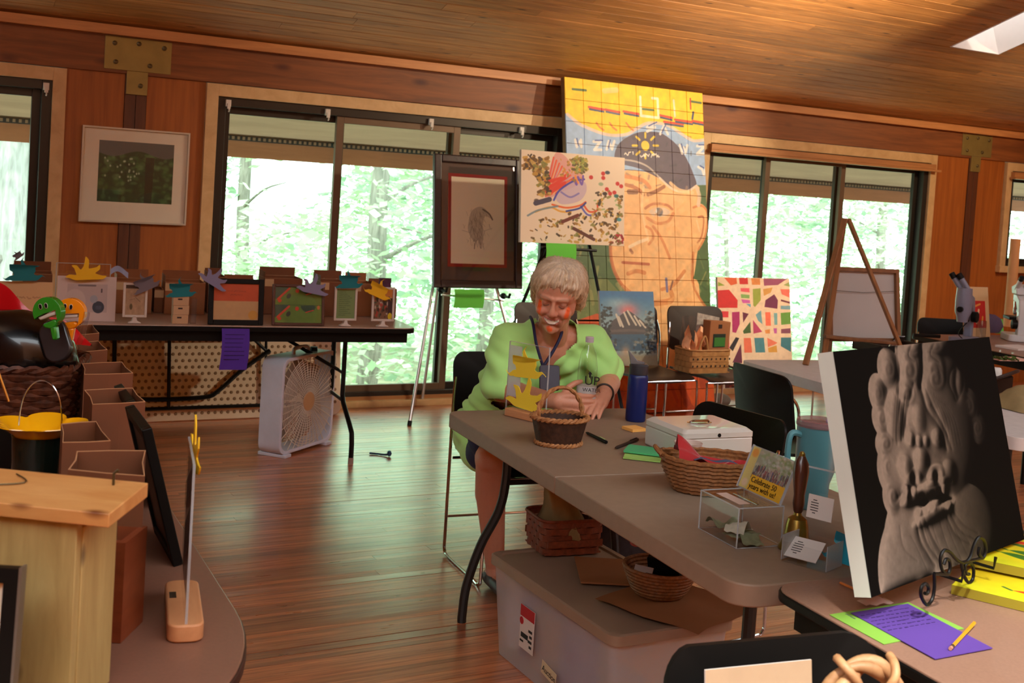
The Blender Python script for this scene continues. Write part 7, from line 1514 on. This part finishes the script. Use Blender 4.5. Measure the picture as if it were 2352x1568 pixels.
tb_ = atz(2305, 752, MZ); yy_ = tb_.y+.1; zt = aty(2322, 548, yy_); solo('cardboard_tube', G().lathe([(.036, 0), (.036, zt.z-MZ), (.030, zt.z-MZ), (.030, .01)], 20), M('tube_card', (206, 150, 96), .6, var=.05), 'tall tan cardboard tube standing on the microscope table', 'tube', Vector((aty(2320, 700, yy_).x, yy_, MZ+.001)), 0)
solo('open_paint_box', G().box(-.19, .19, -.11, .11, 0, .008).box(-.19, .19, -.11, -.10, .008, .05).box(-.19, .19, .10, .11, .008, .05).box(-.19, -.18, -.10, .10, .008, .05).box(.18, .19, -.10, .10, .008, .05), m_brown, 'open dark wooden box with a clip lamp on the white easel table', 'box', atz(2020, 806, T3Z)+Vector((.07, .03, .001)), TR+R(6), smooth=0, bevel=.002)
t = thing('clip_lamp', 'small black clip lamp with a metal shade in the dark wooden box', 'lamp', atz(2030, 800, T3Z+.045)+Vector((.06, -.02, 0)), TR)
G().lathe([(.012, .055), (.030, .035), (.045, .0)], 18).build('shade', m_alu, t); G().box(-.012, .045, -.012, .012, .045, .072).build('clip', m_blk, t, bevel=.003); G().box(.02, .05, -.01, .01, .072, .078).build('clip_jaw', m_chrome, t, smooth=0)
solo('marker', G().tube([(-.16, 0, .012), (.02, -.01, .012)], .011, 10), m_blk, 'black marker lying at the left corner of the microscope table', 'marker', on(2150, 776), TR-R(12))
for k, (u, v, w_, d_, hh, mt_, lab, rz_) in enumerate(((2338, 800, .22, .16, .012, m_paper, 'stack of white papers at the edge of the microscope table', 8), (2316, 826, .20, .10, .010, m_pinkp if False else M('paper_pinkish', (214, 178, 166), .8, var=.03), 'pinkish sheet of paper below the white papers on the microscope table', -6))):
    q = atz(u, v, MZ+.001); solo('paper_pile', G().box(-w_/2, w_/2, -d_/2, d_/2, 0, hh), mt_, lab, 'paper', q, TR+R(rz_), 'paper piles on the microscope table', smooth=0)
v, f = leaves(60, lambda: (RS.normal(0, .035), RS.normal(0, .02), .012+abs(RS.normal(0, .004))), .02, RS); o = leaf_obj('leaf_specimen', v, f, M('leaf_dry', (64, 92, 34), .7)); o.location = atz(2306, 829, MZ+.012); tag(o, 'flattened green leaf specimens on the pinkish sheet', 'leaves', None, 'stuff')
# side bench stuff at the right edge, on the white table behind the lion canvas
def t3p(x, y, z=T3Z): return off(T3, x, y, z+.001)
t = thing('camera_case', 'black equipment case with a white knob at the right edge behind the lion canvas', 'case', t3p(.62, -1.05), TR+R(20)); G().prism(rrect(-.10, .10, -.07, .07, .02, 4), .02, .10, axis='z').build('case_body', m_blk, t, bevel=.006); G().lathe([(.024, .10), (.024, .125), (.018, .135), (0, .136)], 16, c=(.02, -.02, 0)).build('knob', m_white, t); G().tube(smooth_path([(-.1, 0, .06), (-.09, -.09, .11), (.06, -.1, .13), (.1, 0, .08)], 5), .008, 8).build('strap', m_brown, t)
g = G().grid(12, 8, lambda a, b: ((a-.5)*.30, (b-.5)*.22, .002+.10*math.sin(3.1*a)**.6*math.sin(3.1*b)**.6+.008*math.sin(15*a+6*b)*math.sin(3.1*a)*math.sin(3.1*b))); solo('canvas_bag', g, m_khaki, 'tan canvas bag slumped below the black equipment case', 'bag', t3p(.60, -1.30), TR, smooth=70)
t = thing('camera', 'black camera body standing behind the tan canvas bag', 'camera', t3p(.55, -.78), TR+R(30)); G().box(-.07, .07, -.03, .03, 0, .085).build('camera_body', m_blk, t, bevel=.006); G().lathe([(.034, 0), (.034, .06), (.028, .062), (0, .055)], 20, T=Matrix.Translation((0, -.03, .045)) @ Matrix.Rotation(R(90), 4, 'X')).build('lens', m_blk, t); G().lathe([(.035, .045), (.035, .056)], 20, T=Matrix.Translation((0, -.03, .045)) @ Matrix.Rotation(R(90), 4, 'X')).build('lens_ring', m_chrome, t)
# ============================================================ BASKET ON THE CHAIR
m_splint = M('splint_tan', (176, 128, 76), .6, var=.15, scale=30, bump=.2)
bk_ = atz(1610, 852, .452); t = thing('woven_basket', 'tan splint basket with paper bags standing on a brown chair', 'basket', bk_+Vector((0, 0, .002)), WALL_A, 'baskets'); wovenbox(t, .33, .20, .145, m_splint, .97, nz=4)
g = G()
for k in range(9):
    for z in (.04, .085): g.box(-.15+.036*k, -.142+.036*k, -.1015, -.099, z, z+.012)
tag(g.build('dark_gap', m_dark, t, smooth=0), kind='stuff')
G().tube(smooth_path([(-.10, -.09, .14), (-.085, -.092, .20), (-.06, -.09, .235), (-.04, -.09, .20), (-.03, -.09, .14)], 4), .007, 6).build('handle', m_splint, t)
G().prism([(-.08, 0), (.08, 0), (.088, .22), (-.080, .23)], -.03, .03).build('x', m_card, None) if False else None
bl_ = lambda x, y, z: bk_+Matrix.Rotation(WALL_A, 3, 'Z') @ Vector((x, y, z))
t = thing('paper_bag', 'brown paper bag with a dark green window label in the splint basket', 'bag', bl_(.075, -.03, .012), WALL_A+R(4)); G().prism([(-.085, 0), (.085, 0), (.095, .31), (-.08, .32)], -.03, .04).build('bag_body', m_kraft, t, bevel=.003); G().box(-.05, .055, -.032, -.0305, .15, .235).build('label_dark', M('label_forest', (24, 44, 36), .5, var=0), t, smooth=0); G().box(-.04, .052, -.0335, -.032, .155, .212).build('label_green', M('label_green', (52, 116, 48), .5, var=0), t, smooth=0); G().box(-.01, .02, -.032, -.0305, .27, .295).build('mark', m_brown, t, smooth=0)
solo('newspaper', G().prism([(-.08, 0), (.10, 0), (.10, .31), (-.08, .34)], -.002, .006), M('newsprint', (170, 160, 150), .8, var=.3, scale=40), 'folded newsprint behind the brown paper bag in the splint basket', 'paper', bl_(.05, .04, .03), WALL_A, smooth=0)
g = G().grid(16, 8, lambda a, b: ((a-.5)*.13*(1+.5*b)+.012*math.sin(9*b+5*a), .022*math.sin(23*a+2*b)+.012*math.sin(11*b+3*a), (.22+.035*math.sin(31*a)+.03*math.sin(13*a))*b))
solo('tissue_paper', g, M('tissue_orange', (240, 176, 128), .5, var=.2, scale=20), 'crinkled orange tissue paper in the splint basket', 'paper', bl_(-.07, -.02, .03), WALL_A, smooth=20)
solo('clear_bag', G().grid(6, 8, lambda a, b: ((a-.5)*.10, .01*math.sin(7*a+4*b), .33*b)), m_clearb, 'clear film sleeve standing at the left of the splint basket', 'bag', bl_(-.10, .04, .02), WALL_A, smooth=60)
g = G().ball((0, 0, .055), (.10, .07, .055), 16); solo('grey_bundle', g, M('bundle_grey', (104, 96, 92), .9, var=.2), 'small grey cloth bundle on the floor before the framed photo', 'bundle', atz(1650, 936, 0), WALL_A, smooth=60)
# ============================================================ THE WOMAN
def remeshed(name, prims, voxel, smooth=6, disp=None, fac=.5):
    g = G()
    for a, b, ra, rb in prims:
        a, b = Vector(a), Vector(b); d = b-a; L_ = d.length; ra = ra if isinstance(ra, tuple) else ra
        if L_ < 1e-6: g.ball(a, ra, 24); continue
        q = Matrix.Translation(a) @ d.to_track_quat('Z', 'Y').to_matrix().to_4x4(); n = 6; pr = [(ra*math.sin(math.pi/2*i/n), -ra*math.cos(math.pi/2*i/n)) for i in range(n)]+[(ra, 0)]+[(rb, L_)]+[(rb*math.cos(math.pi/2*i/n), L_+rb*math.sin(math.pi/2*i/n)) for i in range(1, n+1)]
        pr[0] = (0, -ra); pr[-1] = (0, L_+rb); g.lathe(pr, 18, T=q)
    me = bpy.data.meshes.new(name); me.from_pydata(g.v, [], g.f); bm = bmesh.new(); bm.from_mesh(me); bmesh.ops.remove_doubles(bm, verts=bm.verts, dist=1e-6); bmesh.ops.recalc_face_normals(bm, faces=bm.faces); bm.to_mesh(me); bm.free()
    o = bpy.data.objects.new(name, me); COL.objects.link(o); r = o.modifiers.new('r', 'REMESH'); r.mode = 'VOXEL'; r.voxel_size = voxel
    s = o.modifiers.new('s', 'SMOOTH'); s.iterations = smooth; s.factor = fac
    bpy.context.view_layer.update(); out = bpy.data.meshes.new_from_object(o.evaluated_get(bpy.context.evaluated_depsgraph_get())); bpy.data.objects.remove(o)
    n = len(out.vertices); co = np.empty(n*3); out.vertices.foreach_get('co', co); co = co.reshape(-1, 3); no = np.empty(n*3); out.vertices.foreach_get('normal', no); no = no.reshape(-1, 3)
    if disp is not None: co = disp(co, no); out.vertices.foreach_set('co', co.ravel())
    out.polygons.foreach_set('use_smooth', np.ones(len(out.polygons), bool)); out.update(); return out, co, no
def colour(me, cols, name='paint'):
    at = me.color_attributes.new(name, 'FLOAT_COLOR', 'POINT'); a = np.ones((len(cols), 4), np.float32); a[:, :3] = cols; at.data.foreach_set('color', a.ravel())
def lc(c): return np.array(lin(c)[:3])
def vmat(name, rough, sss=0, bump=0, scale=200, sheen=0):
    m, N, L, b = _new(name); v = N.new('ShaderNodeVertexColor'); v.layer_name = 'paint'; L.new(v.outputs[0], b.inputs['Base Color']); b.inputs['Roughness'].default_value = rough; b.inputs['Sheen Weight'].default_value = sheen
    if sss: b.inputs['Subsurface Weight'].default_value = sss; b.inputs['Subsurface Radius'].default_value = (1, .35, .2); b.inputs['Subsurface Scale'].default_value = .008
    if bump:
        n = N.new('ShaderNodeTexNoise'); n.inputs['Scale'].default_value = scale; t = N.new('ShaderNodeTexCoord'); L.new(t.outputs['Object'], n.inputs['Vector']); bp = N.new('ShaderNodeBump'); bp.inputs['Strength'].default_value = bump; bp.inputs['Distance'].default_value = .002; L.new(n.outputs['Fac'], bp.inputs['Height']); L.new(bp.outputs[0], b.inputs['Normal'])
    return m
wo = thing('person', 'smiling woman with short blonde-grey hair and lime green shirt seated at the grey table', 'person', WCH, TR)
# head frame in the woman's frame
HC = Vector((-.043, -.335, 1.150)); HM = Matrix.Translation(HC) @ Matrix.Rotation(R(-31), 4, 'Z') @ Matrix.Rotation(R(6), 4, 'Y') @ Matrix.Rotation(R(22), 4, 'X')
hp_ = lambda x, y, z: HM @ Vector((x, y, z))
S_ = 1.06
def hpS(x, y, z): return HM @ Vector((x*S_, y*S_, z*S_))
pr = []
def hcap(a, b, ra, rb=None): pr.append((hpS(*a), hpS(*b), ra*S_, (ra if rb is None else rb)*S_))
# skull and face as overlapping rounded forms
for x in (-.016, .016): hcap((x, -.018, .035), (x, .040, .035), .066, .064)
hcap((0, -.040, .045), (0, -.044, .0), .050, .048); hcap((0, -.040, -.01), (0, -.048, -.055), .052, .044); hcap((0, -.052, -.06), (0, -.062, -.092), .036, .024)
for s in (-1, 1):
    hcap((s*.040, -.028, .02), (s*.042, -.030, -.035), .034, .030); hcap((s*.046, -.010, -.02), (s*.038, -.022, -.075), .026, .020); hcap((s*.038, -.024, -.075), (s*.010, -.066, -.098), .018, .018)
    hcap((s*.036, -.076, -.030), (s*.044, -.062, -.036), .020, .020); hcap((s*.008, -.092, .027), (s*.042, -.080, .025), .0085, .009); hcap((s*.031, -.080, .006), (s*.031, -.080, .006), .0135)
    hcap((s*.011, -.098, -.030), (s*.011, -.098, -.030), .0085); hcap((s*.074, .004, .012), (s*.072, .008, -.022), .010, .008); hcap((s*.028, -.078, -.058), (s*.030, -.070, -.075), .012, .012)
hcap((0, -.092, .018), (0, -.108, -.022), .0075, .0115); hcap((0, -.108, -.024), (0, -.106, -.028), .0115, .010)
hcap((-.020, -.088, -.052), (.020, -.088, -.052), .006); hcap((-.016, -.088, -.068), (.016, -.088, -.068), .0065); hcap((0, -.076, -.096), (0, -.078, -.102), .018, .016)
V = lambda *p: Vector(p)
def cap(a, b, ra, rb=None): pr.append((V(*a), V(*b), ra, ra if rb is None else rb))
nk = hpS(0, .020, -.05); pr.append((nk, V(.0, -.215, 1.00), .056, .062)); pr.append((hpS(0, -.01, -.06), V(.0, -.24, .98), .045, .05))
cap((-.15, -.19, .965), (.155, -.20, .965), .055); cap((-.10, -.15, .90), (.10, -.15, .90), .085); cap((-.09, -.08, .76), (.09, -.08, .76), .105); cap((-.09, .04, .58), (.09, .04, .58), .12); cap((0, -.17, .93), (0, .03, .56), .10, .12)
# arms
eR, wR = V(-.218, -.262, .775), V(-.112, -.535, .784); eL, wL = V(.222, -.300, .812), V(.090, -.505, .800)
for sh, e, w in ((V(-.170, -.19, .965), eR, wR), (V(.178, -.205, .965), eL, wL)):
    pr.append((sh, e, .052, .043)); m = e.lerp(w, .35); pr.append((e, m, .043, .043)); pr.append((m, w, .042, .028))
def hand(w, d, up, pn, curl, thumb, tw=1.0):
    d, up, pn = [v.normalized() for v in (d, up, pn)]; k_ = []
    for i, (o, l0, ls, r) in enumerate(((.030, .082, (.040, .026, .020), .0092), (.0105, .086, (.044, .029, .021), .0096), (-.010, .083, (.041, .027, .020), .0092), (-.028, .076, (.032, .021, .018), .0082))):
        base = w+up*(o*.55); kn = w+d*l0+up*o; pr.append((base, kn, .0165, .0118)); p = kn; dirn = d; a = 0
        for j, l in enumerate(ls):
            a += curl[j]*(1+.06*i); q = (d*math.cos(a)+pn*math.sin(a)+up*(o*(1.1 if tw > 0 else .3))).normalized(); n_ = p+q*l; pr.append((p, n_, r*(1-.08*j), r*(1-.08*(j+1)))); p = n_
    pr.append((w+d*.02, w+d*.07, .022, .018))
    b0 = w+d*.022+up*.018+pn*.006; b1 = b0+(d*thumb[0]+up*thumb[1]+pn*thumb[2]).normalized()*.042; b2 = b1+(d*(thumb[0]+.5)+up*(thumb[1]-.25)+pn*thumb[2]).normalized()*.032; b3 = b2+(d*(thumb[0]+.8)+up*(thumb[1]-.5)+pn*thumb[2]).normalized()*.024
    pr.extend([(b0, b1, .0165, .0115), (b1, b2, .0115, .0105), (b2, b3, .0105, .0085)])
hand(wR, V(.93, -.30, -.06), V(.05, 0, 1), V(.25, 1, 0), (.25, .55, .5), (.5, .9, .45)); hand(wL, V(-.66, -.68, -.30), V(-.72, .70, .05), V(-.1, .1, -1), (.05, .30, .25), (.55, .95, .25))
# legs and feet
kR, aR, kL, aL = V(-.250, -.285, .515), V(-.185, -.235, .085), V(.085, -.330, .515), V(.10, -.20, .085)
for hpj, k, a in ((V(-.095, .05, .535), kR, aR), (V(.095, .05, .535), kL, aL)):
    pr.append((hpj, k, .088, .062)); m = k.lerp(a, .32)+V(0, .018, 0); pr.append((k, m, .058, .060)); pr.append((m, a, .058, .036)); pr.append((a, V(a.x, a.y-.02, .045), .036, .036)); pr.append((V(a.x, a.y+.03, .040), V(a.x-.01, a.y-.17, .030), .036, .026))
HI = np.array(HM.inverted())
def tohead(co): return (np.c_[co, np.ones(len(co))] @ HI.T)[:, :3]/S_
def face_disp(co, no):
    h = tohead(co); front = (h[:, 1] < -.03); d = np.zeros(len(co))
    gz = lambda x, z, sx, sz: np.exp(-(((h[:, 0]-x)/sx)**2+((h[:, 2]-z)/sz)**2))*front
    for s in (-1, 1):
        d += .0045*gz(s*.016, .006, .008, .010); d -= .0035*gz(s*.031, .003, .011, .0035)*-1; d += .003*gz(s*.029, -.040, .005, .012); d -= .0025*gz(s*.034, -.030, .012, .010)
    d += .0015*gz(0, -.0615-.0, .020, .0045); d += .002*gz(0, -.078, .016, .004)
    return co-no*d[:, None]
bm_, bco, bno = remeshed('body', pr, .0034, 5, face_disp)
hh = tohead(bco); n = len(bco); skin = np.tile(lc((206, 146, 118)), (n, 1)); rn = RS.rand(n)
front = hh[:, 1] < -.035; inhead = np.linalg.norm(hh, axis=1) < .17
def mixin(m, c, k=1.0):
    m = np.clip(m, 0, 1)[:, None]*k; skin[:] = skin*(1-m)+lc(c)*m
gs = lambda x, z, sx, sz, f=None: np.exp(-(((hh[:, 0]-x)/sx)**2+((hh[:, 2]-z)/sz)**2))*(front if f is None else f)*inhead
for s in (-1, 1): mixin(gs(s*.044, -.030, .022, .018), (206, 112, 96), .5)
mixin(gs(0, -.028, .016, .012), (208, 116, 100), .5)
for s in (-1, 1):  # shade painted into the skin round the eyes and in smile creases
    mixin(gs(s*.032, .010, .020, .012), (150, 98, 84), .45); x = hh[:, 0]-s*.032; zl = .001-.004*(1-(x/.016)**2); mixin((np.abs(x) < .016)*np.exp(-((hh[:, 2]-zl)/.0022)**2)*front*inhead, (44, 28, 24), .95)
    zb = .027+.004*(1-((hh[:, 0]-s*.032)/.022)**2); mixin((np.abs(hh[:, 0]-s*.032) < .022)*np.exp(-((hh[:, 2]-zb)/.003)**2)*front*inhead, (150, 116, 90), .6)
    mixin(np.exp(-((np.abs(hh[:, 0])-.030-.25*np.clip(-.03-hh[:, 2], 0, .04))/.003)**2)*(hh[:, 2] < -.028)*(hh[:, 2] > -.064)*front*inhead*(s > 0), (160, 102, 84), .3)
# smile: lips, open mouth, teeth
zc = -.0635+15*hh[:, 0]**2; wd_ = (np.abs(hh[:, 0]) < .0285)*front*inhead*(hh[:, 1] < -.06); tk = .0088*np.sqrt(np.clip(1-(hh[:, 0]/.0285)**2, 0, 1))
mixin(wd_*(np.abs(hh[:, 2]-zc) < tk+.0042), (190, 104, 94), .85); mixin(wd_*(np.abs(hh[:, 2]-zc) < tk), (136, 62, 56)); mixin(wd_*(hh[:, 2]-zc < tk*.9)*(hh[:, 2]-zc > -tk*.75)*(np.abs(hh[:, 0]) < .027), (244, 236, 224))
# orange face paint on both cheeks and chin
for (x, z, sx, sz) in ((-.050, -.020, .009, .026), (.050, -.030, .008, .024), (-.004, -.092, .013, .010), (-.044, -.046, .008, .012)): mixin((gs(x, z, sx, sz, hh[:, 1] < .0) > .42)*1., (240, 96, 30), .92)
mixin((gs(-.046, .0, .006, .005) > .5)*1., (240, 180, 60), .9)
mixin((rn > .985)*(hh[:, 2] < -.1)*.0+(RS.rand(n) > .97)*.25, (166, 100, 76))
low = bco[:, 2] < .06; skin[low] = lc((60, 56, 60))
colour(bm_, skin); m_skin = vmat('skin', .48, sss=.15, bump=.08, scale=160); bm_.materials.append(m_skin); link('body', bm_, wo)
# hair
hr = []
def hc(a, b, ra, rb=None): hr.append((hpS(*a), hpS(*b), ra*S_, (ra if rb is None else rb)*S_))
for x in (-.02, .02): hc((x, -.004, .052), (x, .048, .046), .076, .074)
hc((-.045, -.060, .086), (.012, -.070, .086), .020, .018); hc((.012, -.070, .086), (.056, -.060, .070), .018, .018); hc((-.02, -.050, .095), (.03, -.050, .095), .030)
for s in (-1, 1):
    hc((s*.062, -.044, .070), (s*.078, -.008, .020), .020, .017); hc((s*.078, -.004, .018), (s*.077, .012, -.026), .017, .014); hc((s*.070, .02, .04), (s*.074, .035, -.035), .034, .026); hc((s*.03, .085, .03), (s*.035, .080, -.050), .040, .026)
hc((-.03, -.074, .082), (-.054, -.072, .064), .012, .008); hc((.0, -.080, .082), (-.010, -.085, .070), .012, .007); hc((.03, -.078, .078), (.022, -.084, .062), .012, .007); hc((.055, -.062, .070), (.060, -.062, .050), .013, .009)
def hair_disp(co, no):
    h = tohead(co); a = np.arctan2(h[:, 0], h[:, 1]-.01); return co+no*(.0022*np.sin(a*38+9*h[:, 2]*20)+.0016*np.sin(a*71+h[:, 2]*60))[:, None]
hm_, hco, hno = remeshed('hair', hr, .0042, 4, hair_disp)
h2 = tohead(hco); a = np.arctan2(h2[:, 0], h2[:, 1]-.01); k = (.5+.5*np.sin(a*45+h2[:, 2]*90+3*np.sin(a*13)))[:, None]; top = np.clip((h2[:, 2]-.02)*9, 0, 1)[:, None]
hcols = (lc((172, 140, 102))*(1-k)+lc((228, 204, 168))*k)*(1-top*.5)+lc((230, 218, 202))*top*.5; colour(hm_, hcols); m_hair = vmat('hair_blonde_grey', .5, bump=.2, scale=240); hm_.materials.append(m_hair); ho = link('hair', hm_, wo)
idx = RS.choice(len(hco), 1500, False); g = G()
for i in idx:
    p, nrm, hl_ = Vector(hco[i]), Vector(hno[i]), h2[i]
    if nrm.length < .1 or (hl_[1] < -.045 and hl_[2] < .085): continue
    out = Vector(HM.to_3x3() @ Vector((hl_[0]*4, (hl_[1]-.01)*3-.12*(hl_[2] > .05), -.5-.4*(hl_[2] < .04)))); tdir = (out-nrm*out.dot(nrm)); 
    if tdir.length < 1e-3: continue
    tdir.normalize(); sd = tdir.cross(nrm)*.0011; L_ = RS.uniform(.022, .045); pts = []
    for q in range(4):
        f = q/3; c = p+tdir*(L_*f)+nrm*(.002+.004*math.sin(3.1*f))-nrm*(.010*f*f); pts += [c-sd*(1-f*.8), c+sd*(1-f*.8)]
    g.add(pts, [(2*q, 2*q+1, 2*q+3, 2*q+2) for q in range(3)])
hs_ = g.mesh('hair_strands', [M('strand', (216, 192, 156), .5, var=.25, scale=60)], 0); o = link('hair_strands', hs_, ho); tag(o, kind='stuff')
# shirt
sh = []
def sc(a, b, ra, rb=None): sh.append((V(*a), V(*b), ra, ra if rb is None else rb))
sc((-.155, -.19, .962), (.16, -.20, .962), .060); sc((-.055, -.20, .985), (.055, -.205, .985), .062); sc((-.12, -.15, .90), (.12, -.155, .90), .098)
for x in (-.10, 0, .10): sc((x, -.15, .90), (x*1.15, -.09, .76), .095, .116); sc((x*1.15, -.09, .76), (x*1.25, .03, .56), .116, .142)
sc((-.14, .04, .545), (.14, .04, .545), .145); sc((-.19, -.02, .50), (-.20, -.10, .50), .085, .07); sc((.10, -.06, .52), (.12, -.14, .52), .10, .08)
sc((-.174, -.19, .960), (-.212, -.245, .83), .064, .070); sc((-.212, -.245, .83), (-.222, -.262, .79), .070, .070); sc((.182, -.207, .960), (.210, -.268, .865), .064, .066); sc((.210, -.268, .865), (.216, -.283, .838), .066, .066)
def cloth_disp(co, no):
    x, y, z = co.T; f = .005*np.sin(26*x+31*z+14*y+2*np.sin(17*z))+.0055*np.sin(70*(np.abs(x)*.8-z)+30*y+2*np.sin(23*x))+.005*np.sin(88*(x*.5+z)-27*y+2.5*np.sin(19*z)); return co+no*(f*np.clip((1.02-z)*9, .15, 1))[:, None]
sm_, sco, sno = remeshed('shirt', sh, .0075, 6, cloth_disp)
# open the V neck and sleeve ends by dropping faces there
bm = bmesh.new(); bm.from_mesh(sm_); nkp = V(.0, -.235, 1.0); kill = []
for v in bm.verts:
    p = v.co; r = p-V(-.002, -.215, 1.05)
    vee = p.z > .885+.9*abs(p.x+.004)+0*r.x and p.y < -.235 and abs(p.x) < .085
    ring = (Vector((p.x, p.y+.195, 0)).length < .070 and p.z > 1.0)
    if vee or ring: kill.append(v)
    for e, w in ((V(-.222, -.262, .79), (wR-eR)), (V(.216, -.283, .838), (wL-eL))):
        if (p-e).dot(V(-.05, -.10, -.42).normalized() if e.x < 0 else V(.1, -.3, -.6).normalized()) > .052 and (p-e).length < .14: kill.append(v)
bmesh.ops.delete(bm, geom=list(set(kill)), context='VERTS'); bm.to_mesh(sm_); bm.free()
m_shirt = M('shirt_lime', (176, 236, 138), .85, var=.06, scale=6, sheen=.2); sm_.materials.append(m_shirt); o = link('shirt', sm_, wo); md = o.modifiers.new('thick', 'SOLIDIFY'); md.thickness = .0025; md.offset = 1
# shorts
st = [(V(-.10, .06, .52), V(.10, .06, .52), .15, .15), (V(-.10, .04, .525), V(-.205, -.185, .525), .118, .098), (V(.10, .04, .525), V(.09, -.19, .525), .118, .095)]
tm_, tco, tno = remeshed('shorts', st, .009, 5, cloth_disp); tm_.materials.append(M('shorts_navy', (36, 42, 72), .8, var=.1)); link('shorts', tm_, wo)
# lanyard, badge, bracelet
m_lan = M('lanyard_navy', (24, 28, 66), .7, var=.1)
def strap(pts, w=.006): G().tube(smooth_path(pts, 6), w, 6).build('lanyard', m_lan, wo)
def wloc(u, v, y): return Matrix.Rotation(-TR, 3, 'Z') @ (aty(u, v, y)-WCH)
strap([(-.075, -.17, 1.045), wloc(1224, 742, 4.44), wloc(1232, 790, 4.40), wloc(1246, 838, 4.36)]); strap([(.06, -.18, 1.04), wloc(1290, 765, 4.44), wloc(1274, 800, 4.40), wloc(1250, 838, 4.36)])
bd = wloc(1262, 866, 4.345); o = G().prism(rrect(-.038, .038, -.05, .045, .01, 3), -.006, .006).build('badge', M('badge_dark', (40, 40, 62), .4, var=.2, scale=20), wo, bevel=.002); o.location = bd; o.rotation_euler = (R(-20), 0, R(-14))
b_ = eL.lerp(wL, .86); dd = (wL-eL).normalized(); q = dd.to_track_quat('Z', 'Y').to_matrix().to_4x4()
G().tube([Matrix.Translation(b_) @ q @ Vector((.034*math.cos(a), .034*math.sin(a), 0)) for a in [2*math.pi*k/24 for k in range(24)]], .004, 6, closed=True).build('bracelet', m_brown, wo)
